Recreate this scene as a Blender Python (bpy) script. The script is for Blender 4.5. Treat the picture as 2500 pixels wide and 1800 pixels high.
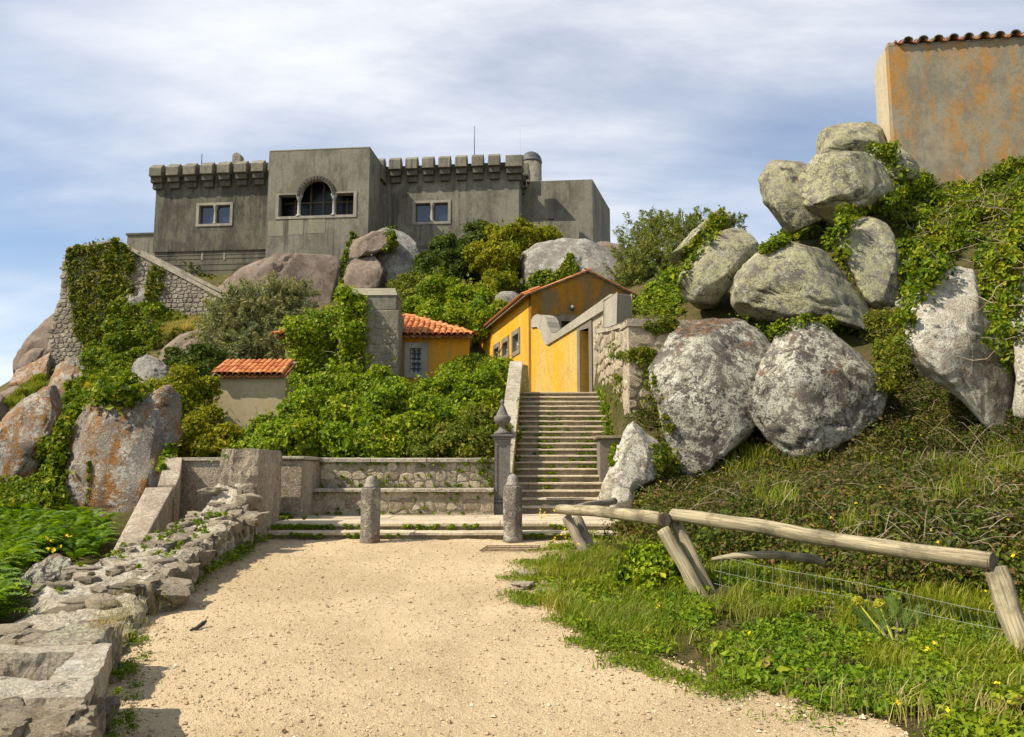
import bpy, bmesh, math, random
import numpy as np
from mathutils import Vector, Matrix, Quaternion
from mathutils.geometry import tessellate_polygon
from mathutils.bvhtree import BVHTree

R = math.radians
random.seed(7)
rng = np.random.default_rng(7)
scene = bpy.context.scene
COL = scene.collection
for _o in list(bpy.data.objects):
    bpy.data.objects.remove(_o)

# ------------------------------------------------------------------ camera
EYE = 1.62
FPX = 2000.0                     # focal length in photo pixels (2500 wide)
PITCH = math.atan(255.0 / FPX)
cam_d = bpy.data.cameras.new('camera')
cam_d.sensor_fit = 'HORIZONTAL'
cam_d.sensor_width = 36.0
cam_d.lens = 36.0 * FPX / 2500.0
cam_d.clip_start = 0.1
cam_d.clip_end = 4000
cam = bpy.data.objects.new('camera', cam_d)
COL.objects.link(cam)
cam.location = (0, 0, EYE)
cam.rotation_euler = (math.pi / 2 + PITCH, 0, 0)
scene.camera = cam

# ------------------------------------------------------------------ sun and sky
SUN_AZ = R(20)                   # how far the sun stands behind the viewer's left
SUN_EL = R(46)
TO_SUN = Vector((-math.cos(SUN_AZ) * math.cos(SUN_EL), -math.sin(SUN_AZ) * math.cos(SUN_EL), math.sin(SUN_EL)))
sun_d = bpy.data.lights.new('sun', 'SUN')
sun_d.energy = 5.0
sun_d.angle = R(0.55)
sun_d.color = (1.0, 0.905, 0.75)
sun = bpy.data.objects.new('sun', sun_d)
COL.objects.link(sun)
sun.location = (-60, -20, 80)
sun.rotation_euler = TO_SUN.to_track_quat('Z', 'Y').to_euler()

world = bpy.data.worlds.new('World')
scene.world = world
world.use_nodes = True
wn = world.node_tree
wn.nodes.clear()
def wnode(t): return wn.nodes.new(t)
w_out = wnode('ShaderNodeOutputWorld')
w_bg = wnode('ShaderNodeBackground')
w_sky = wnode('ShaderNodeTexSky')
w_sky.sky_type = 'NISHITA'
w_sky.sun_disc = False
w_sky.sun_elevation = SUN_EL
w_sky.sun_rotation = math.atan2(TO_SUN.x, TO_SUN.y)
w_sky.altitude = 300
w_sky.air_density = 1.0
w_sky.dust_density = 0.15
w_sky.ozone_density = 2.6
w_bg.inputs['Strength'].default_value = 0.10
w_tc = wnode('ShaderNodeTexCoord')
w_sep = wnode('ShaderNodeSeparateXYZ')
wn.links.new(w_tc.outputs['Generated'], w_sep.inputs[0])
w_add = wnode('ShaderNodeMath'); w_add.operation = 'MAXIMUM'; w_add.inputs[1].default_value = 0.0
wn.links.new(w_sep.outputs['Z'], w_add.inputs[0])
w_add2 = wnode('ShaderNodeMath'); w_add2.operation = 'ADD'; w_add2.inputs[1].default_value = 0.22
wn.links.new(w_add.outputs[0], w_add2.inputs[0])
w_dx = wnode('ShaderNodeMath'); w_dx.operation = 'DIVIDE'
w_dy = wnode('ShaderNodeMath'); w_dy.operation = 'DIVIDE'
wn.links.new(w_sep.outputs['X'], w_dx.inputs[0]); wn.links.new(w_add2.outputs[0], w_dx.inputs[1])
wn.links.new(w_sep.outputs['Y'], w_dy.inputs[0]); wn.links.new(w_add2.outputs[0], w_dy.inputs[1])
w_cmb = wnode('ShaderNodeCombineXYZ')
wn.links.new(w_dx.outputs[0], w_cmb.inputs[0]); wn.links.new(w_dy.outputs[0], w_cmb.inputs[1])
def wcloud(rot, sx, sy, scale, detail, rough, dist, off, lo, hi):
    mp = wnode('ShaderNodeMapping'); mp.inputs['Rotation'].default_value = (0, 0, rot)
    mp.inputs['Scale'].default_value = (sx, sy, 1); mp.inputs['Location'].default_value = off
    wn.links.new(w_cmb.outputs[0], mp.inputs[0])
    nz = wnode('ShaderNodeTexNoise')
    nz.inputs['Scale'].default_value = scale; nz.inputs['Detail'].default_value = detail
    nz.inputs['Roughness'].default_value = rough; nz.inputs['Distortion'].default_value = dist
    wn.links.new(mp.outputs[0], nz.inputs['Vector'])
    mr = wnode('ShaderNodeMapRange'); mr.interpolation_type = 'SMOOTHSTEP'
    mr.inputs['From Min'].default_value = lo; mr.inputs['From Max'].default_value = hi
    wn.links.new(nz.outputs['Fac'], mr.inputs['Value'])
    return mr.outputs[0]
c_big = wcloud(R(25), 0.7, 1.0, 0.62, 4, 0.55, 0.4, (8.2, 3.3, 0), 0.36, 0.60)
c_str = wcloud(R(28), 0.6, 1.5, 1.5, 8, 0.6, 0.2, (7.3, 2.2, 0), 0.32, 0.70)
w_m = wnode('ShaderNodeMath'); w_m.operation = 'MULTIPLY'
w_m1 = wnode('ShaderNodeMath'); w_m1.operation = 'MULTIPLY_ADD'; w_m1.inputs[1].default_value = 0.62; w_m1.inputs[2].default_value = 0.38
wn.links.new(c_str, w_m1.inputs[0])
w_m2 = wnode('ShaderNodeMath'); w_m2.operation = 'MULTIPLY_ADD'; w_m2.inputs[1].default_value = 0.74; w_m2.inputs[2].default_value = 0.22
wn.links.new(c_big, w_m2.inputs[0])
wn.links.new(w_m1.outputs[0], w_m.inputs[0]); wn.links.new(w_m2.outputs[0], w_m.inputs[1])
w_mix = wnode('ShaderNodeMixRGB')
wn.links.new(w_m.outputs[0], w_mix.inputs['Fac'])
wn.links.new(w_sky.outputs[0], w_mix.inputs['Color1'])
w_mix.inputs['Color2'].default_value = (7.0, 7.1, 7.35, 1)
wn.links.new(w_mix.outputs[0], w_bg.inputs['Color'])
wn.links.new(w_bg.outputs[0], w_out.inputs['Surface'])

scene.view_settings.view_transform = 'Standard'
scene.view_settings.look = 'None'
scene.view_settings.gamma = 1
scene.view_settings.exposure = 0.60
scene.view_settings.use_curve_mapping = False
scene.render.engine = 'CYCLES'
scene.cycles.max_bounces = 6
scene.cycles.diffuse_bounces = 3
scene.cycles.glossy_bounces = 2
scene.cycles.transmission_bounces = 2
scene.cycles.caustics_reflective = False
scene.cycles.caustics_refractive = False
scene.cycles.use_denoising = True

# ------------------------------------------------------------------ projection helpers
CP, SP = math.cos(PITCH), math.sin(PITCH)
def ray(px, py):
    """direction (dx,1,dz) through a photo pixel, per metre of depth"""
    u = (px - 1250.0) / FPX
    v = (900.0 - py) / FPX
    y = CP - v * SP
    return u / y, (v * CP + SP) / y
def at(px, py, D):
    dx, dz = ray(px, py)
    return Vector((dx * D, D, EYE + dz * D))
def pathz(y):
    return (y - 4.5) * 0.06

# ------------------------------------------------------------------ numpy noise
_perm = np.random.default_rng(3).permutation(256)
_perm = np.concatenate([_perm, _perm, _perm])
_g = np.random.default_rng(4).normal(size=(256, 3))
_g /= np.linalg.norm(_g, axis=1)[:, None]
def perlin(P):
    P = np.asarray(P, float)
    i = np.floor(P).astype(int); f = P - i; i &= 255
    w = f * f * f * (f * (f * 6 - 15) + 10)
    r = 0
    for dx in (0, 1):
        for dy in (0, 1):
            for dz in (0, 1):
                h = _perm[_perm[_perm[(i[:, 0] + dx) & 255] + ((i[:, 1] + dy) & 255)] + ((i[:, 2] + dz) & 255)]
                d = (_g[h] * (f - (dx, dy, dz))).sum(1)
                wx = w[:, 0] if dx else 1 - w[:, 0]
                wy = w[:, 1] if dy else 1 - w[:, 1]
                wz = w[:, 2] if dz else 1 - w[:, 2]
                r = r + d * wx * wy * wz
    return r * 1.5
def fbm(P, scale=1.0, octv=4, gain=0.5):
    P = np.asarray(P, float) * scale
    a, r = 1.0, 0
    for k in range(octv):
        r = r + a * perlin(P + 17.3 * k); P = P * 2.03; a *= gain
    return r
def norm(a):
    return a / np.maximum(np.linalg.norm(a, axis=-1, keepdims=True), 1e-9)

# ------------------------------------------------------------------ object helpers
ROOTM = {}
SOLID_V, SOLID_F, SOLID_N = [], [], [0]
SOLID_TAG = []
def add_solid(V, F, name=''):
    o = SOLID_N[0]
    SOLID_TAG.append((len(SOLID_F), name))
    SOLID_V.append(np.asarray(V, float))
    SOLID_F.extend([tuple(int(i) + o for i in f) for f in F])
    SOLID_N[0] += len(V)

def tag(o, label=None, cat=None, group=None, kind=None):
    if label: o['label'] = label
    if cat: o['category'] = cat
    if group: o['group'] = group
    if kind: o['kind'] = kind
    return o
def thing(name, label, cat, loc=(0, 0, 0), rotz=0.0, group=None):
    o = bpy.data.objects.new(name, None)
    o.empty_display_size = 0.2
    COL.objects.link(o)
    o.location = loc
    o.rotation_euler = (0, 0, rotz)
    ROOTM[o.name] = Matrix.Translation(Vector(loc)) @ Matrix.Rotation(rotz, 4, 'Z')
    return tag(o, label, cat, group, 'thing')
def mesh_np(name, V, F, mat, smooth=False):
    """V (n,3); F (m,k) array or list of tuples"""
    me = bpy.data.meshes.new(name)
    V = np.asarray(V, np.float32)
    if isinstance(F, np.ndarray) and F.ndim == 2:
        k = F.shape[1]; n = len(F)
        me.vertices.add(len(V)); me.vertices.foreach_set('co', V.ravel())
        me.loops.add(n * k); me.loops.foreach_set('vertex_index', F.astype(np.int32).ravel())
        me.polygons.add(n)
        me.polygons.foreach_set('loop_start', np.arange(0, n * k, k, dtype=np.int32))
        me.polygons.foreach_set('loop_total', np.full(n, k, np.int32))
    else:
        me.from_pydata([tuple(v) for v in V.tolist()], [], [tuple(int(i) for i in f) for f in F])
    me.polygons.foreach_set('use_smooth', np.full(len(me.polygons), bool(smooth)))
    me.update()
    if mat: me.materials.append(mat)
    return me
def part(name, V, F, mat, parent=None, smooth=False, local=False, solid=True, loc=None):
    """one mesh object; V in world coordinates unless local; origin moves to loc when top-level"""
    V = np.asarray(V, float).reshape(-1, 3)
    root = parent
    while root is not None and root.name not in ROOTM:
        root = root.parent
    if root is not None:
        M = ROOTM[root.name]
        if local:
            A = np.array(M); W = V @ A[:3, :3].T + A[:3, 3]
            L = V
        else:
            A = np.array(M.inverted()); W = V
            L = V @ A[:3, :3].T + A[:3, 3]
    else:
        W = V
        if loc is None:
            loc = ((V[:, 0].min() + V[:, 0].max()) / 2, (V[:, 1].min() + V[:, 1].max()) / 2, V[:, 2].min())
        L = V - np.array(loc)
    me = mesh_np(name, L, F, mat, smooth)
    o = bpy.data.objects.new(name, me)
    COL.objects.link(o)
    if parent is not None: o.parent = parent
    else: o.location = loc
    if solid: add_solid(W, F, name)
    return o
def inst(name, me, parent, M):
    """object that shares mesh data; M is its matrix in the parent's space"""
    o = bpy.data.objects.new(name, me)
    COL.objects.link(o)
    o.parent = parent
    o.matrix_local = M
    root = parent
    while root.name not in ROOTM: root = root.parent
    return o

class MB:
    """collects faces of one mesh"""
    def __init__(s): s.v = []; s.f = []
    def add(s, V, F):
        o = len(s.v)
        s.v.extend([tuple(map(float, v)) for v in V]); s.f.extend([tuple(i + o for i in f) for f in F])
        return s
    def box(s, a, b):
        x0, y0, z0 = a; x1, y1, z1 = b
        return s.add([(x0,y0,z0),(x1,y0,z0),(x1,y1,z0),(x0,y1,z0),(x0,y0,z1),(x1,y0,z1),(x1,y1,z1),(x0,y1,z1)],
                     [(0,3,2,1),(4,5,6,7),(0,1,5,4),(1,2,6,5),(2,3,7,6),(3,0,4,7)])
    def hexa(s, bot, top):
        """4 bottom points, 4 top points, same order (counter-clockwise from above)"""
        return s.add(list(bot) + list(top), [(0,3,2,1),(4,5,6,7),(0,1,5,4),(1,2,6,5),(2,3,7,6),(3,0,4,7)])
    def prism(s, poly, z0, z1):
        """plan polygon (ccw) raised from z0 to z1 (z may be lists)"""
        n = len(poly)
        zb = z0 if hasattr(z0, '__len__') else [z0] * n
        zt = z1 if hasattr(z1, '__len__') else [z1] * n
        V = [(p[0], p[1], zb[i]) for i, p in enumerate(poly)] + [(p[0], p[1], zt[i]) for i, p in enumerate(poly)]
        F = [tuple(range(n - 1, -1, -1)), tuple(range(n, 2 * n))] + [(i, (i + 1) % n, n + (i + 1) % n, n + i) for i in range(n)]
        return s.add(V, F)
    def tube(s, pts, rad, seg=8, caps=True):
        pts = [Vector(p) for p in pts]; n = len(pts)
        rad = rad if hasattr(rad, '__len__') else [rad] * n
        V, F = [], []
        up = Vector((0, 0, 1))
        for i, p in enumerate(pts):
            t = (pts[min(i + 1, n - 1)] - pts[max(i - 1, 0)]).normalized()
            a = t.cross(up)
            if a.length < 1e-3: a = t.cross(Vector((1, 0, 0)))
            a.normalize(); b = a.cross(t)
            for k in range(seg):
                q = 2 * math.pi * k / seg
                V.append(p + (a * math.cos(q) + b * math.sin(q)) * rad[i])
        for i in range(n - 1):
            for k in range(seg):
                F.append((i*seg+k, i*seg+(k+1) % seg, (i+1)*seg+(k+1) % seg, (i+1)*seg+k))
        if caps:
            F.append(tuple(range(seg - 1, -1, -1))); F.append(tuple((n-1)*seg + k for k in range(seg)))
        return s.add(V, F)
    def lathe(s, c, prof, seg=24, jit=0.0):
        """prof: (radius, z) from bottom to top about the vertical through c"""
        V, F = [], []
        for r, z in prof:
            for k in range(seg):
                q = 2 * math.pi * k / seg
                j = 1 + random.uniform(-jit, jit)
                V.append((c[0] + r * j * math.cos(q), c[1] + r * j * math.sin(q), c[2] + z))
        n = len(prof)
        for i in range(n - 1):
            for k in range(seg):
                F.append((i*seg+k, i*seg+(k+1) % seg, (i+1)*seg+(k+1) % seg, (i+1)*seg+k))
        F.append(tuple(range(seg - 1, -1, -1))); F.append(tuple((n-1)*seg + k for k in range(seg)))
        return s.add(V, F)
    def panel(s, outer, holes, fr, depth):
        """wall slab: outer and holes are 2-d loops (u,v); fr(u,v,d) gives the point d metres behind the face"""
        loops = [outer] + list(holes)
        tris = tessellate_polygon([[Vector((u, v, 0)) for u, v in L] for L in loops])
        flat = [p for L in loops for p in L]
        n = len(flat)
        V = [fr(u, v, 0.0) for u, v in flat] + [fr(u, v, depth) for u, v in flat]
        F = []
        for t in tris:
            a, b, c = [flat[i] for i in t]
            ar = (b[0]-a[0])*(c[1]-a[1]) - (b[1]-a[1])*(c[0]-a[0])
            t = tuple(t) if ar > 0 else tuple(reversed(t))
            F.append(t); F.append(tuple(n + i for i in reversed(t)))
        o = 0
        for L in loops:
            m = len(L)
            for i in range(m):
                F.append((o + i, o + (i + 1) % m, n + o + (i + 1) % m, n + o + i))
            o += m
        return s.add(V, F)
    def obj(s, name, mat, parent=None, **k):
        return part(name, s.v, s.f, mat, parent, **k)

def bevel(o, w=0.02, seg=2, ang=40):
    m = o.modifiers.new('bevel', 'BEVEL'); m.width = w; m.segments = seg
    m.limit_method = 'ANGLE'; m.angle_limit = R(ang)
    return o

# ------------------------------------------------------------------ material helpers
class G:
    def __init__(s, name):
        s.m = bpy.data.materials.new(name); s.m.use_nodes = True
        s.t = s.m.node_tree; s.t.nodes.clear()
        s.o = s.t.nodes.new('ShaderNodeOutputMaterial')
        s.vec = None
    def n(s, t, **kw):
        x = s.t.nodes.new(t)
        for k, v in kw.items(): setattr(x, k, v)
        return x
    def put(s, sock, v):
        if hasattr(v, 'is_output') or isinstance(v, bpy.types.NodeSocket): s.t.links.new(v, sock)
        elif isinstance(v, (tuple, list)) and len(v) == 3 and sock.type == 'RGBA': sock.default_value = (*v, 1)
        else: sock.default_value = v
    def coord(s, rand=0.0, world=False):
        if world:
            g = s.n('ShaderNodeNewGeometry'); v = g.outputs['Position']
        else:
            v = s.n('ShaderNodeTexCoord').outputs['Object']
        if rand:
            oi = s.n('ShaderNodeObjectInfo')
            mu = s.n('ShaderNodeMath', operation='MULTIPLY'); s.put(mu.inputs[0], oi.outputs['Random']); mu.inputs[1].default_value = rand
            ad = s.n('ShaderNodeVectorMath', operation='ADD'); s.put(ad.inputs[0], v); s.put(ad.inputs[1], mu.outputs[0])
            v = ad.outputs[0]
        s.vec = v
        return v
    def stretch(s, sc, v=None, loc=(0, 0, 0), rot=(0, 0, 0)):
        mp = s.n('ShaderNodeMapping'); s.put(mp.inputs[0], v or s.vec); mp.inputs['Scale'].default_value = sc
        mp.inputs['Location'].default_value = loc; mp.inputs['Rotation'].default_value = rot
        return mp.outputs[0]
    def noise(s, scale, detail=4, rough=0.55, dist=0.0, v=None):
        x = s.n('ShaderNodeTexNoise'); s.put(x.inputs['Vector'], v or s.vec)
        x.inputs['Scale'].default_value = scale; x.inputs['Detail'].default_value = detail
        x.inputs['Roughness'].default_value = rough; x.inputs['Distortion'].default_value = dist
        return x.outputs['Fac']
    def voro(s, scale, out='Distance', feature='F1', v=None, rand=1.0):
        x = s.n('ShaderNodeTexVoronoi', feature=feature); s.put(x.inputs['Vector'], v or s.vec)
        x.inputs['Scale'].default_value = scale; x.inputs['Randomness'].default_value = rand
        return x.outputs[out]
    def step(s, f, lo, hi, a=0.0, b=1.0):
        x = s.n('ShaderNodeMapRange', interpolation_type='SMOOTHSTEP'); s.put(x.inputs['Value'], f)
        x.inputs['From Min'].default_value = lo; x.inputs['From Max'].default_value = hi
        x.inputs['To Min'].default_value = a; x.inputs['To Max'].default_value = b
        return x.outputs[0]
    def math(s, op, a, b=0.0, c=0.0):
        x = s.n('ShaderNodeMath', operation=op); s.put(x.inputs[0], a); s.put(x.inputs[1], b)
        if op == 'MULTIPLY_ADD': s.put(x.inputs[2], c)
        return x.outputs[0]
    def mix(s, f, a, b, mode='MIX'):
        x = s.n('ShaderNodeMixRGB', blend_type=mode); s.put(x.inputs['Fac'], f); s.put(x.inputs['Color1'], a); s.put(x.inputs['Color2'], b)
        return x.outputs[0]
    def island(s): return s.n('ShaderNodeNewGeometry').outputs['Random Per Island']
    def orand(s): return s.n('ShaderNodeObjectInfo').outputs['Random']
    def sep(s, v): 
        x = s.n('ShaderNodeSeparateXYZ'); s.put(x.inputs[0], v); return x.outputs
    def ramp(s, f, stops):
        x = s.n('ShaderNodeValToRGB'); s.put(x.inputs[0], f); e = x.color_ramp.elements
        while len(e) < len(stops): e.new(0.5)
        for i, (p, c) in enumerate(stops): e[i].position = p; e[i].color = (*c, 1)
        return x.outputs[0]
    def bump(s, h, strength=0.5, dist=0.05, nrm=None):
        x = s.n('ShaderNodeBump'); s.put(x.inputs['Height'], h); x.inputs['Strength'].default_value = strength
        x.inputs['Distance'].default_value = dist
        if nrm is not None: s.put(x.inputs['Normal'], nrm)
        return x.outputs[0]
    def out(s, col, rough=0.85, nrm=None, spec=0.3, metal=0.0):
        p = s.n('ShaderNodeBsdfPrincipled'); s.put(p.inputs['Base Color'], col); s.put(p.inputs['Roughness'], rough)
        p.inputs['Specular IOR Level'].default_value = spec; p.inputs['Metallic'].default_value = metal
        if nrm is not None: s.put(p.inputs['Normal'], nrm)
        s.t.links.new(p.outputs[0], s.o.inputs['Surface'])
        return s.m
    def out_leaf(s, col, trans=0.35, rough=0.45, spec=0.35):
        p = s.n('ShaderNodeBsdfPrincipled'); s.put(p.inputs['Base Color'], col); p.inputs['Roughness'].default_value = rough
        p.inputs['Specular IOR Level'].default_value = spec
        t = s.n('ShaderNodeBsdfTranslucent')
        br = s.mix(1.0, col, (1.25, 1.2, 0.6), 'MULTIPLY'); s.put(t.inputs['Color'], br)
        m = s.n('ShaderNodeMixShader'); m.inputs[0].default_value = trans
        s.t.links.new(p.outputs[0], m.inputs[1]); s.t.links.new(t.outputs[0], m.inputs[2])
        s.t.links.new(m.outputs[0], s.o.inputs['Surface'])
        return s.m
# ------------------------------------------------------------------ materials
def m_rock(name, base1, base2, lich, lich_amt, white, white_amt, dark_amt, rust=0.0, rustc=(0.30, 0.125, 0.025), streak=0.0, top_rust=0.0, lsc=3.0, vary=False, speck=0.3, dsc=2.6):
    g = G(name); g.coord(rand=37.0)
    big = g.noise(0.9, 5, 0.6); mid = g.noise(4.0, 6, 0.65); fine = g.noise(38.0, 3, 0.6)
    c = g.mix(g.step(big, 0.35, 0.65), base1, base2)
    c = g.mix(g.math('MULTIPLY', g.step(fine, 0.45, 0.75), 0.55), c, tuple(x * 0.45 for x in base1))
    c = g.mix(g.math('MULTIPLY', g.step(g.noise(55.0, 2), 0.55, 0.75), 0.35), c, tuple(min(0.6, x * 1.9) for x in base2))
    if rust:
        v = g.stretch((1.3, 1.3, 0.16)) if streak else g.vec
        r = g.step(g.noise(1.6, 6, 0.65, 0.4, v=v), 0.62 - 0.22 * rust, 0.70 - 0.16 * rust)
        r = g.math('MULTIPLY', r, g.step(mid, 0.33, 0.55))
        c = g.mix(g.math('MULTIPLY', r, 0.9), c, g.mix(g.step(fine, 0.4, 0.6), rustc, tuple(x * 0.5 for x in rustc)))
    if streak:
        v2 = g.stretch((2.2, 2.2, 0.10), loc=(4, 2, 0))
        r = g.step(g.noise(1.2, 4, 0.6, 0.2, v=v2), 0.55, 0.72)
        c = g.mix(g.math('MULTIPLY', r, 0.6 * streak), c, (0.035, 0.032, 0.03))
    if lich_amt:
        l = g.step(g.noise(lsc, 8, 0.72, 0.3, v=g.stretch((1, 1, 1), loc=(11, 5, 3))), 0.60 - 0.2 * lich_amt, 0.66 - 0.16 * lich_amt)
        l = g.math('MULTIPLY', l, g.step(g.noise(26.0, 3, 0.6, v=g.stretch((1, 1, 1), loc=(3, 5, 8))), 0.36, 0.56))
        c = g.mix(g.math('MULTIPLY', l, 0.85), c, lich)
    if white_amt:
        vd = g.stretch((1, 1, 1), loc=(2, 9, 4))
        ad = g.n('ShaderNodeVectorMath', operation='ADD')
        nz = g.n('ShaderNodeTexNoise'); g.put(nz.inputs['Vector'], vd); nz.inputs['Scale'].default_value = 9.0; nz.inputs['Detail'].default_value = 4
        sc = g.n('ShaderNodeVectorMath', operation='SCALE'); g.put(sc.inputs[0], nz.outputs['Color']); sc.inputs['Scale'].default_value = 0.34
        g.put(ad.inputs[0], vd); g.put(ad.inputs[1], sc.outputs[0])
        d = g.voro(7.5, v=ad.outputs[0])
        w = g.step(d, 0.50 + 0.12 * white_amt, 0.40 + 0.12 * white_amt)
        w = g.math('MULTIPLY', w, g.step(g.noise(1.5, 3, 0.6, v=g.stretch((1, 1, 1), loc=(8, 1, 6))), 0.60 - 0.24 * white_amt, 0.66 - 0.2 * white_amt))
        w = g.math('MULTIPLY', w, g.step(g.noise(24.0, 4, 0.7), 0.36, 0.56))
        c = g.mix(g.math('MULTIPLY', w, 0.85), c, g.mix(g.step(g.noise(3.0, 3), 0.4, 0.6), white, lich))
    if dark_amt:
        d = g.step(g.noise(dsc, 9, 0.78, 0.4, v=g.stretch((1, 1, 1), loc=(5, 14, 9))), 0.64 - 0.14 * dark_amt, 0.70 - 0.12 * dark_amt)
        c = g.mix(g.math('MULTIPLY', d, 0.85), c, (0.035, 0.033, 0.03))
    if top_rust:
        nz = g.sep(g.n('ShaderNodeNewGeometry').outputs['Normal'])[2]
        tr = g.math('MULTIPLY', g.step(g.math('ADD', nz, g.math('MULTIPLY', mid, 0.9)), 1.10, 1.32), g.step(fine, 0.3, 0.5))
        c = g.mix(g.math('MULTIPLY', tr, top_rust), c, g.mix(g.step(g.noise(6.0), 0.45, 0.6), (0.05, 0.032, 0.02), (0.17, 0.08, 0.025)))
    if speck:
        c = g.mix(g.math('MULTIPLY', g.step(g.noise(24.0, 5, 0.75, v=g.stretch((1, 1, 1), loc=(4, 8, 2))), 0.53, 0.61), speck), c, tuple(x * 0.3 for x in base1))
        c = g.mix(g.math('MULTIPLY', g.step(g.noise(17.0, 6, 0.75, v=g.stretch((1, 1, 1), loc=(9, 2, 7))), 0.56, 0.63), speck), c, white)
    h = g.math('MULTIPLY_ADD', g.noise(7.0, 9, 0.75), 1.0, g.math('MULTIPLY', fine, 0.45))
    if vary: h = g.math('MULTIPLY_ADD', g.noise(21.0, 6, 0.75), 0.6, h)
    b = g.bump(h, 0.9, 0.11)
    if vary:
        k = g.math('FRACT', g.math('ADD', g.island(), g.math('MULTIPLY', g.orand(), 7.31)))
        c = g.mix(1.0, c, g.ramp(k, [(0.0, (0.68, 0.66, 0.63)), (0.45, (0.95, 0.93, 0.9)), (0.8, (1.08, 1.05, 1.0)), (1.0, (1.25, 1.22, 1.15))]), 'MULTIPLY')
    return g.out(c, 0.92, b, 0.2)
M = {}
M['rock_yellow'] = m_rock('lichen_granite', (0.145, 0.13, 0.11), (0.30, 0.27, 0.22), (0.47, 0.45, 0.23), 0.85, (0.56, 0.54, 0.43), 0.4, 0.55, top_rust=0.3, lsc=3.2, speck=0.2, dsc=2.2)
M['rock_white'] = m_rock('white_lichen_granite', (0.085, 0.072, 0.062), (0.20, 0.172, 0.143), (0.54, 0.52, 0.40), 0.62, (0.68, 0.65, 0.55), 0.75, 0.55, rust=0.12, top_rust=0.9, lsc=2.8, speck=0.15, dsc=1.7)
M['rock_pale'] = m_rock('pale_granite', (0.26, 0.215, 0.17), (0.45, 0.39, 0.315), (0.58, 0.55, 0.42), 0.75, (0.74, 0.71, 0.62), 1.0, 0.55, rust=0.35, lsc=2.4, speck=0.2, dsc=2.0)
M['rock_brown'] = m_rock('brown_granite', (0.155, 0.115, 0.085), (0.28, 0.215, 0.165), (0.36, 0.33, 0.26), 0.1, (0.45, 0.43, 0.38), 0.0, 0.5, streak=0.6)
M['rock_grey'] = m_rock('grey_granite', (0.17, 0.15, 0.13), (0.29, 0.265, 0.235), (0.40, 0.40, 0.31), 0.4, (0.5, 0.5, 0.43), 0.35, 0.3)
M['rock_orange'] = m_rock('rust_streaked_granite', (0.16, 0.145, 0.13), (0.31, 0.265, 0.215), (0.42, 0.42, 0.36), 0.4, (0.58, 0.57, 0.50), 0.4, 0.45, rust=1.12, rustc=(0.38, 0.165, 0.025), streak=0.6, speck=0.4)
M['stone_wall'] = m_rock('wall_stone', (0.34, 0.28, 0.195), (0.60, 0.51, 0.37), (0.58, 0.53, 0.37), 0.3, (0.70, 0.65, 0.54), 0.45, 0.35, rust=0.12, vary=True, speck=0.5)
M['stone_terrace'] = m_rock('terrace_stone', (0.21, 0.18, 0.145), (0.40, 0.35, 0.28), (0.45, 0.44, 0.33), 0.2, (0.6, 0.58, 0.5), 0.15, 0.25, vary=True)

def m_plaster(name, base, alt, stain, alt_lo, alt_hi, stain_amt, streaks=0.5, rough=0.9, fine=0.12, spot=None, spot_amt=0.0, world=False, bump=0.25, asc=0.5, vst=0.3, grain=0.3, stk=(1.5, 0.13), speck=0.0, spz=0.7):
    g = G(name); g.coord(rand=0.0, world=world)
    st = g.stretch((1.0, 1.0, vst))
    n1 = g.noise(asc, 7, 0.68, 0.2, v=st); n2 = g.noise(3.0, 6, 0.65, v=st); n3 = g.noise(42.0, 3)
    c = g.mix(g.step(g.math('MULTIPLY_ADD', g.math('SUBTRACT', n2, 0.5), 0.45, n1), alt_lo, alt_hi), base, alt)
    if spot is not None:
        s_ = g.step(g.noise(1.5, 10, 0.82, 0.2, v=g.stretch((1, 1, spz), loc=(6, 3, 1))), 0.58 - 0.2 * spot_amt, 0.70 - 0.2 * spot_amt)
        if spz < 0.5: s_ = g.math('MULTIPLY', s_, g.step(g.noise(0.35, 2, v=g.stretch((1, 1, 0.5), loc=(2, 2, 2))), 0.22, 0.40))
        c = g.mix(g.math('MULTIPLY', s_, 0.85), c, spot)
    vs = g.stretch((stk[0], stk[0], stk[1]), loc=(3, 1, 0))
    s1 = g.step(g.noise(1.3, 7, 0.7, v=vs), 0.46, 0.68)
    s1 = g.math('MULTIPLY', s1, g.step(g.noise(0.35, 3, v=g.stretch((1, 1, 1), loc=(9, 9, 2))), 0.38, 0.62))
    c = g.mix(g.math('MULTIPLY', s1, streaks), c, stain)
    s2 = g.step(g.noise(0.8, 9, 0.74, v=g.stretch((1, 1, 0.5), loc=(1, 7, 5))), 0.50, 0.68)
    c = g.mix(g.math('MULTIPLY', s2, stain_amt), c, stain)
    c = g.mix(g.math('MULTIPLY', g.step(g.noise(6.0, 8, 0.75), 0.44, 0.64), grain), c, tuple(x * 0.5 for x in alt))
    c = g.mix(g.math('MULTIPLY', g.step(g.noise(17.0, 5, 0.7), 0.52, 0.66), grain * 0.8), c, tuple(min(0.8, x * 1.35) for x in base))
    c = g.mix(g.math('MULTIPLY', g.step(n3, 0.35, 0.7), fine * 2), c, tuple(x * 0.55 for x in base))
    if speck:
        c = g.mix(g.math('MULTIPLY', g.step(g.noise(26.0, 5, 0.75, v=g.stretch((1, 1, 1), loc=(4, 8, 2))), 0.53, 0.62), speck), c, tuple(x * 0.7 for x in stain))
        c = g.mix(g.math('MULTIPLY', g.step(g.noise(19.0, 6, 0.75, v=g.stretch((1, 1, 1), loc=(9, 2, 7))), 0.55, 0.63), speck), c, tuple(min(0.72, x * 1.5 + 0.04) for x in base))
    h = g.math('MULTIPLY_ADD', g.noise(9.0, 6, 0.7), 0.6, g.math('MULTIPLY', n3, 0.4))
    return g.out(c, rough, g.bump(h, bump, 0.04), 0.15)
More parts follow.
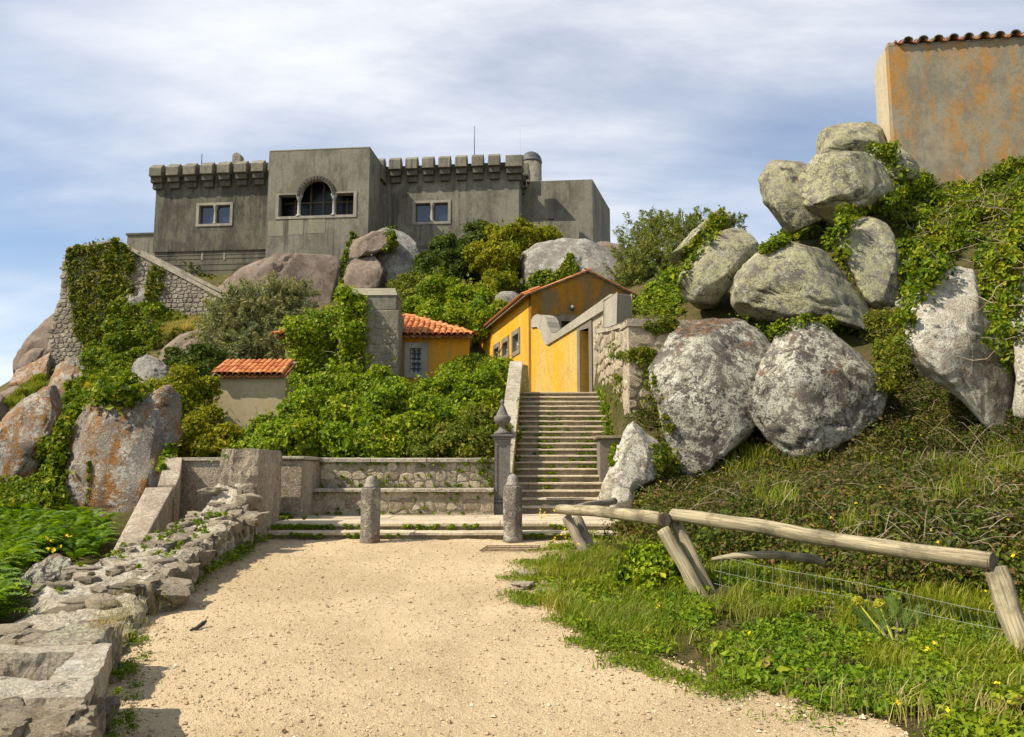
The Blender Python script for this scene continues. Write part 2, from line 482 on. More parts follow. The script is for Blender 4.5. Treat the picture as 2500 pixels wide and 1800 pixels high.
M['castle'] = m_plaster('castle_render', (0.245, 0.225, 0.172), (0.155, 0.142, 0.11), (0.036, 0.034, 0.029), 0.42, 0.60, 0.5, 0.9, fine=0.2, vst=0.6, stk=(2.2, 0.09), speck=0.25)
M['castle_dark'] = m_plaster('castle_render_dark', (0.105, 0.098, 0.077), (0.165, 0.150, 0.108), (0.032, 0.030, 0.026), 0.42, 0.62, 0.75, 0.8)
M['castle_stain'] = m_plaster('castle_stained', (0.158, 0.145, 0.108), (0.070, 0.065, 0.052), (0.022, 0.021, 0.019), 0.40, 0.58, 0.9, 0.9, fine=0.2, vst=0.5, stk=(2.2, 0.09), speck=0.25)
M['patch'] = m_plaster('fresh_render', (0.27, 0.25, 0.175), (0.225, 0.205, 0.145), (0.14, 0.13, 0.095), 0.42, 0.6, 0.3, 0.3)
M['yellow'] = m_plaster('ochre_plaster', (0.69, 0.315, 0.007), (0.60, 0.37, 0.07), (0.34, 0.22, 0.07), 0.46, 0.64, 0.45, 0.5, asc=1.1, vst=0.2)
M['yellow_worn'] = m_plaster('worn_ochre_plaster', (0.67, 0.33, 0.012), (0.50, 0.365, 0.12), (0.25, 0.20, 0.10), 0.42, 0.62, 0.55, 0.5, asc=1.0, vst=0.2, grain=0.45, speck=0.15)
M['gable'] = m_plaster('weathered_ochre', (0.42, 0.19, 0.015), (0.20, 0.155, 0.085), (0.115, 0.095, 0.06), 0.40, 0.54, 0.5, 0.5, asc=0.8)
M['small_house'] = m_plaster('small_house_plaster', (0.58, 0.25, 0.008), (0.42, 0.24, 0.05), (0.24, 0.17, 0.08), 0.46, 0.64, 0.45, 0.5, asc=1.0)
M['shed'] = m_plaster('shed_plaster', (0.45, 0.375, 0.225), (0.52, 0.32, 0.06), (0.30, 0.265, 0.19), 0.54, 0.68, 0.45, 0.4, asc=0.6)
M['tower'] = m_plaster('tower_render', (0.285, 0.255, 0.18), (0.195, 0.178, 0.135), (0.38, 0.335, 0.24), 0.42, 0.60, 0.35, 0.0, spot=(0.44, 0.19, 0.012), spot_amt=0.62, asc=0.8, vst=0.9, fine=0.2, spz=0.3, speck=0.15)
M['tower_side'] = m_plaster('tower_side_render', (0.50, 0.42, 0.27), (0.40, 0.36, 0.27), (0.30, 0.25, 0.17), 0.42, 0.62, 0.35, 0.4, spot=(0.52, 0.34, 0.10), spot_amt=0.1)
M['wall_grey'] = m_plaster('grey_wall_render', (0.42, 0.345, 0.25), (0.29, 0.235, 0.17), (0.085, 0.072, 0.055), 0.42, 0.60, 0.55, 0.55, spot=(0.46, 0.42, 0.34), spot_amt=0.3, bump=1.0, asc=1.6, fine=0.3, grain=0.55, speck=0.6)
M['chimney'] = m_plaster('chimney_render', (0.265, 0.235, 0.17), (0.18, 0.158, 0.115), (0.085, 0.075, 0.055), 0.42, 0.6, 0.6, 0.6, spot=(0.45, 0.43, 0.36), spot_amt=0.2, bump=0.9, asc=1.2, fine=0.2, speck=0.45)
M['mortar'] = m_plaster('mortar', (0.46, 0.39, 0.28), (0.36, 0.305, 0.22), (0.13, 0.115, 0.085), 0.42, 0.62, 0.5, 0.3, bump=1.0, asc=2.0, fine=0.2, speck=0.5)
M['cap'] = m_plaster('cement_coping', (0.44, 0.385, 0.29), (0.31, 0.265, 0.195), (0.10, 0.088, 0.068), 0.42, 0.6, 0.55, 0.4, spot=(0.54, 0.51, 0.42), spot_amt=0.35, bump=0.9, asc=1.8, fine=0.2, speck=0.6)
M['gate_cap'] = m_plaster('gate_coping', (0.37, 0.335, 0.26), (0.29, 0.265, 0.21), (0.19, 0.17, 0.13), 0.42, 0.62, 0.35, 0.35, speck=0.35)
M['pale_stone'] = m_plaster('pale_frame_stone', (0.36, 0.325, 0.265), (0.26, 0.235, 0.19), (0.12, 0.11, 0.09), 0.42, 0.62, 0.45, 0.4)
M['frame_grey'] = m_plaster('grey_frame_stone', (0.36, 0.345, 0.31), (0.25, 0.24, 0.215), (0.13, 0.12, 0.11), 0.42, 0.62, 0.4, 0.3)
M['dark_stone'] = m_plaster('dark_pedestal_stone', (0.165, 0.15, 0.13), (0.115, 0.107, 0.096), (0.05, 0.046, 0.04), 0.42, 0.62, 0.45, 0.5, spot=(0.30, 0.28, 0.24), spot_amt=0.05, bump=0.4, speck=0.4)
M['door_stone'] = m_plaster('brown_door_stone', (0.17, 0.145, 0.11), (0.24, 0.205, 0.155), (0.07, 0.06, 0.05), 0.42, 0.62, 0.45, 0.4, speck=0.4)
M['bollard'] = m_plaster('bollard_stone', (0.31, 0.275, 0.22), (0.20, 0.18, 0.15), (0.07, 0.05, 0.04), 0.42, 0.62, 0.55, 0.4, spot=(0.10, 0.06, 0.04), spot_amt=0.35, bump=0.8, asc=2.0, speck=0.6)
M['bollard_lichen'] = m_rock('bollard_lichen', (0.15, 0.12, 0.10), (0.30, 0.265, 0.215), (0.45, 0.43, 0.30), 0.4, (0.58, 0.55, 0.47), 0.35, 0.35, rust=0.3, lsc=6)
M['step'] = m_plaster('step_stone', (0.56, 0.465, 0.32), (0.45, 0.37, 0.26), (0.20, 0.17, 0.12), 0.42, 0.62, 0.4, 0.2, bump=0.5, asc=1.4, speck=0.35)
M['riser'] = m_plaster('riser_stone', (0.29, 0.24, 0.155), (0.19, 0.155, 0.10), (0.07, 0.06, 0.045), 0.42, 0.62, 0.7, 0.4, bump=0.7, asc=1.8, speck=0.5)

def m_tile():
    g = G('terracotta'); g.coord(rand=11.0)
    r = g.orand()
    c = g.ramp(r, [(0.0, (0.36, 0.105, 0.035)), (0.5, (0.47, 0.165, 0.05)), (1.0, (0.55, 0.24, 0.09))])
    c = g.mix(g.math('MULTIPLY', g.step(g.noise(9.0, 6, 0.7), 0.5, 0.72), 0.6), c, (0.12, 0.06, 0.035))
    c = g.mix(g.math('MULTIPLY', g.step(g.noise(22.0, 4, 0.7), 0.58, 0.72), 0.5), c, (0.52, 0.36, 0.2))
    return g.out(c, 0.85, g.bump(g.noise(30.0, 5), 0.3, 0.02), 0.2)
M['tile'] = m_tile()
def m_simple(name, c1, c2, scale=6.0, rough=0.8, bump=0.3, spec=0.3, metal=0.0):
    g = G(name); g.coord(rand=9.0)
    c = g.mix(g.step(g.noise(scale, 6, 0.65), 0.35, 0.65), c1, c2)
    return g.out(c, rough, g.bump(g.noise(scale * 5, 4), bump, 0.02), spec, metal)
M['tile_old'] = m_simple('mossy_tile', (0.10, 0.085, 0.065), (0.30, 0.27, 0.21), 9.0)
M['dome'] = m_simple('lead_dome', (0.055, 0.06, 0.065), (0.10, 0.10, 0.105), 3.0, 0.6)
M['iron'] = m_simple('dark_iron', (0.03, 0.03, 0.032), (0.06, 0.055, 0.05), 10.0, 0.6, 0.2, 0.4, 0.5)
M['rusty'] = m_simple('rusty_iron', (0.10, 0.055, 0.03), (0.17, 0.11, 0.07), 18.0, 0.8, 0.4, 0.3, 0.2)
M['paint_white'] = m_simple('grey_white_paint', (0.40, 0.40, 0.39), (0.50, 0.50, 0.48), 5.0, 0.6, 0.05)
M['frame_wood'] = m_simple('window_wood', (0.07, 0.058, 0.038), (0.11, 0.09, 0.06), 5.0, 0.6, 0.1)
M['lamp_glass'] = m_simple('frosted_glass', (0.20, 0.21, 0.20), (0.28, 0.28, 0.27), 3.0, 0.3, 0.02, 0.5)
M['wire'] = m_simple('green_wire', (0.16, 0.18, 0.12), (0.22, 0.24, 0.17), 4.0, 0.5, 0.0, 0.4)
M['cable'] = m_simple('black_cable', (0.03, 0.025, 0.02), (0.05, 0.04, 0.03), 4.0)
M['soil'] = m_simple('dark_soil', (0.11, 0.075, 0.04), (0.19, 0.14, 0.08), 3.0, 0.95, 0.6, 0.1)
def m_glass():
    g = G('window_glass'); g.coord()
    p = g.n('ShaderNodeBsdfPrincipled')
    p.inputs['Base Color'].default_value = (0.02, 0.032, 0.055, 1); p.inputs['Roughness'].default_value = 0.06
    p.inputs['Specular IOR Level'].default_value = 0.9
    g.put(p.inputs['Normal'], g.bump(g.noise(0.7, 2), 0.04, 0.1))
    g.t.links.new(p.outputs[0], g.o.inputs['Surface'])
    return g.m
M['glass'] = m_glass()
def m_wood(name, c1, c2, c3):
    g = G(name); g.coord(rand=5.0)
    v = g.stretch((14, 14, 14))
    tc = g.n('ShaderNodeUVMap')
    mp = g.n('ShaderNodeMapping'); g.put(mp.inputs[0], tc.outputs[0]); mp.inputs['Scale'].default_value = (2.0, 20.0, 1)
    n1 = g.noise(1.0, 6, 0.65, 0.4, v=mp.outputs[0]); n2 = g.noise(2.2, 5, 0.65)
    c = g.mix(g.step(n1, 0.42, 0.62), c1, c2)
    c = g.mix(g.math('MULTIPLY', g.step(n2, 0.48, 0.66), 0.75), c, c3)
    mp2 = g.n('ShaderNodeMapping'); g.put(mp2.inputs[0], tc.outputs[0]); mp2.inputs['Scale'].default_value = (1.6, 60.0, 1)
    cr = g.step(g.noise(1.0, 2, 0.5, v=mp2.outputs[0]), 0.66, 0.72)
    c = g.mix(g.math('MULTIPLY', cr, 0.7), c, (0.06, 0.045, 0.03))
    return g.out(c, 0.85, g.bump(g.math('SUBTRACT', n1, g.math('MULTIPLY', cr, 0.8)), 0.6, 0.02), 0.2)
M['wood'] = m_wood('weathered_wood', (0.37, 0.315, 0.195), (0.17, 0.14, 0.085), (0.095, 0.08, 0.05))
M['wood_dark'] = m_wood('grey_wood', (0.30, 0.25, 0.18), (0.15, 0.12, 0.085), (0.08, 0.065, 0.05))
M['wood_end'] = m_simple('sawn_wood_end', (0.10, 0.075, 0.055), (0.19, 0.15, 0.11), 20.0, 0.9, 0.4)
def m_leaf(name, stops, trans=0.35, rough=0.55, spec=0.14, patch=None):
    g = G(name); g.coord()
    c = g.ramp(g.island(), stops)
    n = g.noise(0.8, 3, 0.6)
    c = g.mix(g.step(n, 0.35, 0.65), g.mix(1.0, c, (0.80, 0.90, 0.85), 'MULTIPLY'), g.mix(1.0, c, (1.18, 1.08, 0.9), 'MULTIPLY'))
    if patch: c = g.mix(g.math('MULTIPLY', g.step(g.noise(1.6, 4, 0.6, v=g.stretch((1, 1, 1), loc=(7, 3, 1))), 0.52, 0.66), patch[1]), c, patch[0])
    return g.out_leaf(c, trans, rough, spec)
M['ivy'] = m_leaf('ivy_leaf', [(0.0, (0.04, 0.075, 0.005)), (0.45, (0.115, 0.175, 0.007)), (0.8, (0.215, 0.27, 0.012)), (0.97, (0.30, 0.30, 0.02)), (1.0, (0.45, 0.32, 0.03))])
M['ivy_dry'] = m_leaf('ivy_leaf_yellowish', [(0.0, (0.06, 0.09, 0.008)), (0.5, (0.14, 0.17, 0.012)), (0.85, (0.22, 0.23, 0.02)), (0.96, (0.26, 0.19, 0.04)), (1.0, (0.42, 0.30, 0.05))])
M['shrub'] = m_leaf('shrub_leaf', [(0.0, (0.055, 0.10, 0.005)), (0.4, (0.15, 0.225, 0.007)), (0.8, (0.28, 0.355, 0.014)), (0.97, (0.37, 0.40, 0.03)), (1.0, (0.30, 0.20, 0.07))])
M['shrub_low'] = m_leaf('low_shrub_leaf', [(0.0, (0.06, 0.095, 0.01)), (0.5, (0.14, 0.175, 0.016)), (0.9, (0.24, 0.24, 0.025)), (1.0, (0.30, 0.22, 0.05))])
M['dark_bush'] = m_leaf('dark_bush_leaf', [(0.0, (0.03, 0.055, 0.008)), (0.6, (0.07, 0.105, 0.012)), (1.0, (0.13, 0.16, 0.02))])
M['gold_bush'] = m_leaf('golden_bush_leaf', [(0.0, (0.10, 0.125, 0.006)), (0.5, (0.21, 0.225, 0.008)), (1.0, (0.34, 0.31, 0.015))])
M['olive'] = m_leaf('olive_leaf', [(0.0, (0.15, 0.16, 0.065)), (0.6, (0.26, 0.27, 0.12)), (1.0, (0.40, 0.39, 0.21))], 0.25)
M['willow'] = m_leaf('light_tree_leaf', [(0.0, (0.11, 0.14, 0.025)), (0.6, (0.20, 0.235, 0.05)), (1.0, (0.31, 0.33, 0.10))], 0.3)
M['fern'] = m_leaf('fern_leaf', [(0.0, (0.05, 0.115, 0.008)), (0.5, (0.11, 0.205, 0.011)), (1.0, (0.20, 0.30, 0.016))], 0.4)
M['grass'] = m_leaf('grass_blade', [(0.0, (0.11, 0.16, 0.010)), (0.5, (0.19, 0.25, 0.014)), (0.82, (0.28, 0.31, 0.025)), (1.0, (0.48, 0.40, 0.15))], 0.4, patch=((0.30, 0.26, 0.08), 0.35))
M['weed'] = m_leaf('weed_leaf', [(0.0, (0.075, 0.14, 0.009)), (0.5, (0.155, 0.235, 0.011)), (1.0, (0.25, 0.30, 0.016))], 0.35)
M['dry_grass'] = m_leaf('dry_grass', [(0.0, (0.22, 0.20, 0.05)), (0.5, (0.38, 0.32, 0.11)), (1.0, (0.52, 0.44, 0.2))], 0.35)
M['bramble'] = m_leaf('bramble_leaf', [(0.0, (0.028, 0.042, 0.007)), (0.4, (0.065, 0.092, 0.009)), (0.66, (0.135, 0.165, 0.012)), (0.8, (0.12, 0.075, 0.025)), (1.0, (0.20, 0.12, 0.06))], 0.25, patch=((0.075, 0.05, 0.024), 0.7))
M['spurge'] = m_leaf('spurge_leaf', [(0.0, (0.06, 0.115, 0.022)), (1.0, (0.15, 0.205, 0.05))], 0.2)
M['spurge_head'] = m_leaf('spurge_flower', [(0.0, (0.30, 0.32, 0.02)), (1.0, (0.48, 0.46, 0.06))], 0.25)
M['flower_yellow'] = m_leaf('yellow_petal', [(0.0, (0.75, 0.55, 0.01)), (1.0, (0.85, 0.62, 0.03))], 0.2)
M['flower_purple'] = m_leaf('purple_petal', [(0.0, (0.42, 0.07, 0.45)), (1.0, (0.52, 0.12, 0.52))], 0.2)
M['twig'] = m_simple('dry_twig', (0.22, 0.165, 0.10), (0.34, 0.275, 0.19), 5.0)
M['bark'] = m_simple('bark', (0.085, 0.065, 0.045), (0.15, 0.125, 0.09), 8.0, 0.95, 0.7)

def m_gravel():
    g = G('sandy_gravel'); g.coord(world=True)
    big = g.noise(0.45, 4, 0.6); mid = g.noise(3.0, 5, 0.65); fine = g.noise(60.0, 4, 0.7)
    c = g.mix(g.step(big, 0.35, 0.65), (0.44, 0.335, 0.195), (0.58, 0.45, 0.275))
    c = g.mix(g.math('MULTIPLY', g.step(mid, 0.45, 0.75), 0.35), c, (0.40, 0.285, 0.155))
    c = g.mix(g.math('MULTIPLY', g.step(fine, 0.5, 0.75), 0.55), c, (0.34, 0.24, 0.135))
    v = g.voro(75.0)
    c = g.mix(g.math('MULTIPLY', g.step(g.voro(75.0, 'Color'), 0.62, 0.7), g.step(v, 0.42, 0.3)), c, (0.66, 0.53, 0.36))
    h = g.math('MULTIPLY_ADD', g.step(v, 0.6, 0.1), 0.12, g.math('MULTIPLY_ADD', fine, 0.9, g.math('MULTIPLY', g.noise(14.0, 5, 0.65), 1.6)))
    c = g.mix(g.math('MULTIPLY', g.step(g.noise(22.0, 5, 0.7), 0.56, 0.68), 0.5), c, (0.33, 0.23, 0.125))
    return g.out(c, 0.95, g.bump(h, 0.9, 0.025), 0.1)
M['gravel'] = m_gravel()
def m_pebble():
    g = G('pebble'); g.coord()
    c = g.ramp(g.island(), [(0.0, (0.22, 0.155, 0.09)), (0.4, (0.38, 0.275, 0.16)), (0.75, (0.53, 0.40, 0.24)), (0.95, (0.55, 0.44, 0.29)), (1.0, (0.60, 0.52, 0.40))])
    return g.out(c, 0.9, None, 0.2)
M['pebble'] = m_pebble()
def m_ground():
    g = G('hill_soil'); g.coord(world=True)
    c = g.mix(g.step(g.noise(1.2, 6, 0.65), 0.4, 0.6), (0.10, 0.09, 0.03), (0.17, 0.125, 0.06))
    c = g.mix(g.math('MULTIPLY', g.step(g.noise(5.0, 7, 0.75), 0.42, 0.6), 0.6), c, (0.065, 0.08, 0.016))
    c = g.mix(g.math('MULTIPLY', g.step(g.noise(14.0, 6, 0.75), 0.5, 0.62), 0.5), c, (0.17, 0.15, 0.05))
    return g.out(c, 0.95, g.bump(g.math('MULTIPLY_ADD', g.noise(30.0, 6, 0.75), 0.6, g.noise(6.0, 6, 0.7)), 1.0, 0.15), 0.1)
M['ground'] = m_ground()

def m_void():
    g = G('recess_shade_glass'); g.coord(); return g.out((0.012, 0.013, 0.016), 0.25, None, 0.25)  # near-black pane colour stands in for the shade inside the loggia recess
M['recess_shade_glass'] = m_void()
# ------------------------------------------------------------------ terrain
LZ = 0.795                        # landing height
NST, RISE, TREAD = 20, 0.156, 0.33
ST0 = 17.0                        # depth of the first riser
TOPZ = LZ + NST * RISE
TOPD = ST0 + (NST - 1) * TREAD
def xl(D): return 0.04 + (D - 17.3) * 0.045
def xr(D): return xl(D) + 2.24

_ctrl = []
def C3(x, y, z): _ctrl.append((x, y, z))
def CPX(px, py, D): _ctrl.append(tuple(at(px, py, D)))
for y in (-8, 0, 3, 5, 7, 9, 11, 13):
    for x in (-2.2, 0, 1.5): C3(x, y, pathz(y) - 0.08)
for x, y in ((5, 0), (9, -4), (5.5, 3), (3.4, 5.6), (5.2, 6.5), (7, 7), (2.0, 9.0), (1.2, 11.5), (3.2, 8.6), (2.2, 13.2), (4.6, 8.0)):
    C3(x, y, pathz(y) + 0.06)
for a in ((1550, 1265, 13), (1800, 1240, 12.6), (2050, 1250, 11.5), (2300, 1240, 10.5), (2500, 1230, 9.8), (1650, 1212, 16.2), (1800, 1195, 16.2), (2000, 1170, 15.6), (1700, 1175, 17.8), (1950, 1145, 17.2), (2350, 1120, 16.0), (2250, 1110, 16.6), (2430, 1130, 15.4),
          (2200, 1160, 14.8), (2450, 1150, 13.6), (2150, 1070, 17.0), (2000, 820, 20.5), (2300, 620, 22.5), (2500, 480, 23), (2300, 500, 26), (2500, 430, 29),
          (2000, 640, 23), (1900, 600, 26), (2100, 480, 27), (1600, 1085, 18.4), (1700, 760, 21.8), (1650, 700, 25), (1700, 690, 33), (1600, 690, 36), (1500, 690, 40)):
    CPX(*a)
# behind the bench and up the hill
for a in ((800, 1150, 18.5), (1000, 1150, 18.5), (1150, 1150, 18.3), (900, 1080, 21), (1100, 1080, 21), (700, 1090, 21), (560, 1110, 20), (900, 995, 26), (1100, 985, 26), (650, 1040, 25),
          (1000, 910, 32), (800, 900, 32), (600, 890, 31), (1200, 900, 36), (1130, 930, 30), (1210, 930, 30), (1100, 850, 40), (1000, 800, 40), (800, 850, 40), (900, 760, 51), (1100, 730, 50), (1300, 730, 48), (650, 830, 47), (750, 800, 50), (700, 860, 42), (560, 800, 42), (470, 840, 38), (430, 930, 30)):
    CPX(*a)
# castle rock
for a in ((400, 700, 62), (600, 700, 62), (500, 715, 55), (580, 740, 54), (420, 700, 54), (500, 740, 50), (800, 640, 62), (1000, 640, 62), (1250, 640, 60), (1450, 610, 60)): CPX(*a)
for a in ((700, 640, 72), (1100, 640, 72), (400, 640, 72)): CPX(*a)
# left slope
for a in ((300, 1290, 17), (200, 1290, 17.5), (100, 1290, 16.5), (0, 1300, 16), (-150, 1300, 16), (150, 1390, 12.5), (0, 1400, 11.5), (250, 1430, 10.4), (100, 1480, 9.3), (-60, 1480, 9.2), (220, 1530, 8.2), (0, 1560, 7.4),
          (60, 1240, 24), (-80, 1245, 25), (330, 1180, 22), (440, 1150, 20), (100, 1130, 31), (250, 980, 33), (350, 940, 33), (-60, 1130, 33), (120, 970, 43), (20, 960, 43), (-80, 1010, 45), (300, 820, 42), (450, 790, 44)):
    CPX(*a)
C3(-5.2, 11.5, 0.30); C3(-5.0, 13.2, 0.35); C3(-3.2, 4, -0.35); C3(-6, 0, -0.6); C3(-9, -6, -1.0)
C3(-60, 20, -12); C3(-45, 50, -4); C3(-50, 80, -8); C3(-40, -10, -10); C3(60, 20, 10); C3(45, 50, 12); C3(0, 95, 8); C3(50, 90, 5); C3(-20, -40, -6); C3(20, -40, 0)
_ctrl = np.array(_ctrl)
_d = np.linalg.norm(_ctrl[:, None, :2] - _ctrl[None, :, :2], axis=2)
_n = len(_ctrl)
_A = np.zeros((_n + 3, _n + 3)); _A[:_n, :_n] = -_d + np.eye(_n) * 0.02
_A[:_n, _n] = 1; _A[:_n, _n + 1:] = _ctrl[:, :2]; _A[_n, :_n] = 1; _A[_n + 1:, :_n] = _ctrl[:, :2].T
_w = np.linalg.solve(_A, np.concatenate([_ctrl[:, 2], [0, 0, 0]]))
ARC = np.array([(1450, 1310), (1370, 1335), (1310, 1375), (1288, 1420), (1305, 1470), (1370, 1530), (1470, 1580), (1640, 1640), (1830, 1690), (2010, 1745), (2200, 1800), (2400, 1850)], float)
def ground_at(px, py):
    dx, dz = ray(px, py); D = 1.89 / (0.06 - dz)
    return dx * D, D
ARCW = np.array([ground_at(*a) for a in ARC])
_o = np.argsort(ARCW[:, 1])
def arc_x(y): return np.interp(y, ARCW[_o, 1], ARCW[_o, 0])
LEFTW = np.array([(-1.6, 3.0), (-2.10, 4.3), (-2.52, 5.3), (-3.02, 6.5), (-3.6, 8.3), (-3.8, 10.6), (-4.03, 13.2)])
def left_x(y): return np.interp(y, LEFTW[:, 1], LEFTW[:, 0])
def terrain(x, y):
    x = np.atleast_1d(np.asarray(x, float)); y = np.atleast_1d(np.asarray(y, float))
    z = np.zeros_like(x)
    for i in range(0, len(x), 4000):
        X = np.stack([x[i:i+4000], y[i:i+4000]], 1)
        d = np.linalg.norm(X[:, None] - _ctrl[None, :, :2], axis=2)
        z[i:i+4000] = -d @ _w[:_n] + _w[_n] + X @ _w[_n + 1:]
    P3 = np.stack([x, y, np.zeros_like(x)], 1)
    r = np.hypot(x, y - 20)
    z = z + fbm(P3, 0.5, 4) * np.clip(0.05 + (r - 12) * 0.01, 0.04, 0.4)
    # the path is cut into the ground
    wob = fbm(P3, 1.1, 3) * 0.35
    t = np.minimum(arc_x(y) - x, x - left_x(y) + 0.5) + wob
    c = np.clip(t / 0.5 + 0.5, 0, 1) * np.clip((14.2 - y) / 0.6, 0, 1)
    c = c * c * (3 - 2 * c)
    z = z * (1 - c) + (pathz(y) - 0.10) * c
    # under the landing, stairs and benches
    lo = np.clip((x + 4.3) / 0.3, 0, 1) * np.clip((2.5 - x) / 0.2, 0, 1) * np.clip((y - 13.4) / 0.2, 0, 1) * np.clip((17.2 - y) / 0.3, 0, 1)
    z = z * (1 - lo) + np.minimum(z, 0.45) * lo
    st = np.clip((x + 0.1) / 0.2, 0, 1) * np.clip((2.75 - x) / 0.2, 0, 1) * np.clip((y - 16.8) / 0.2, 0, 1) * np.clip((30.5 - y) / 0.4, 0, 1)
    z = z * (1 - st) + np.minimum(z, np.clip(LZ + (y - ST0) * RISE / TREAD, LZ, TOPZ) - 0.35) * st
    far = np.clip((r - 70) / 200, 0, 1)
    z = z * (1 - far) + (-25 - 35 * far + fbm(P3, 0.01, 3) * 8) * far
    return z
def tz(x, y): return float(terrain([x], [y])[0])
def grid_axis(a, b, fine0, fine1, s, g=1.25):
    v = list(np.arange(fine0, fine1 + 1e-6, s)); d = s
    while v[-1] < b: d *= g; v.append(v[-1] + d)
    d = s
    while v[0] > a: d *= g; v.insert(0, v[0] - d)
    return np.array(v)
gx = grid_axis(-700, 700, -16, 15, 0.28, 1.13); gy = grid_axis(-500, 900, 1, 30, 0.28, 1.11)
GX, GY = np.meshgrid(gx, gy)
GZ = terrain(GX.ravel(), GY.ravel())
nx, ny = len(gx), len(gy)
idx = np.arange(nx * ny).reshape(ny, nx)
GF = np.stack([idx[:-1, :-1].ravel(), idx[:-1, 1:].ravel(), idx[1:, 1:].ravel(), idx[1:, :-1].ravel()], 1)
o = part('ground', np.stack([GX.ravel(), GY.ravel(), GZ], 1), GF, M['ground'], smooth=True, loc=(0, 0, 0))
tag(o, kind='structure')
# gravel path
px_ = np.arange(-5.2, 9.0, 0.07); py_ = np.arange(0.5, 13.72, 0.07)
PX, PY = np.meshgrid(px_, py_)
P3 = np.stack([PX.ravel(), PY.ravel(), np.zeros(PX.size)], 1)
PZ = pathz(PY.ravel()) + fbm(P3, 0.8, 3) * 0.02 + fbm(P3, 5.0, 4, 0.6) * 0.010
def ruts(x, y):
    o_ = (y - 4) * 0.06 + 0.35 * np.sin(y * 0.28)
    return sum(np.exp(-((x - c_ + o_) / 0.17) ** 2) for c_ in (-0.75, 0.65, 0.2, 1.9)) * -0.012
PZ = PZ + ruts(PX.ravel(), PY.ravel())
PZ = PZ - 0.25 * np.clip((PX.ravel() - arc_x(PY.ravel()) - 0.25) / 0.5, 0, 1) - 0.25 * np.clip((left_x(PY.ravel()) - 0.35 - PX.ravel()) / 0.4, 0, 1)
nx, ny = len(px_), len(py_)
idx = np.arange(nx * ny).reshape(ny, nx)
PF = np.stack([idx[:-1, :-1].ravel(), idx[:-1, 1:].ravel(), idx[1:, 1:].ravel(), idx[1:, :-1].ravel()], 1)
o = part('path', np.stack([PX.ravel(), PY.ravel(), PZ], 1), PF, M['gravel'], smooth=True, loc=(0, 0, 0))
tag(o, kind='structure')

# ------------------------------------------------------------------ wall planes and stonework
class WP:
    """vertical plane through plan points p (left as seen) and q (right)"""
    def __init__(s, p, q):
        s.p = np.array(p[:2], float); s.q = np.array(q[:2], float)
        s.L = np.linalg.norm(s.q - s.p); s.e = (s.q - s.p) / s.L; s.n = np.array([s.e[1], -s.e[0]])
    def hit(s, px, py, off=0.0):
        dx, dz = ray(px, py)
        p = s.p + s.n * off
        D = (p @ s.n) / (np.array([dx, 1.0]) @ s.n)
        w = np.array([dx * D, D])
        return float((w - p) @ s.e), EYE + dz * D
    def fr(s, u, v, d=0.0):
        w = s.p + s.e * u - s.n * d
        return (w[0], w[1], v)
    def frame(s, off=0.0): return lambda u, v, d: s.fr(u, v, d - off)
    def rot(s): return math.atan2(s.e[1], s.e[0])
def inside(poly, u, v):
    r = False; n = len(poly)
    for i in range(n):
        (x0, y0), (x1, y1) = poly[i], poly[(i + 1) % n]
        if (y0 > v) != (y1 > v) and u < (x1 - x0) * (v - y0) / (y1 - y0) + x0: r = not r
    return r
def clip_half(poly, px, py, nx_, ny_):
    """keep the part of a convex polygon where (x-p).n <= 0"""
    out = []; n = len(poly)
    for i in range(n):
        a, b = poly[i], poly[(i + 1) % n]
        da = (a[0] - px) * nx_ + (a[1] - py) * ny_; db = (b[0] - px) * nx_ + (b[1] - py) * ny_
        if da <= 0: out.append(a)
        if (da < 0) != (db < 0) and abs(da - db) > 1e-12:
            t = da / (da - db); out.append((a[0] + (b[0] - a[0]) * t, a[1] + (b[1] - a[1]) * t))
    return out
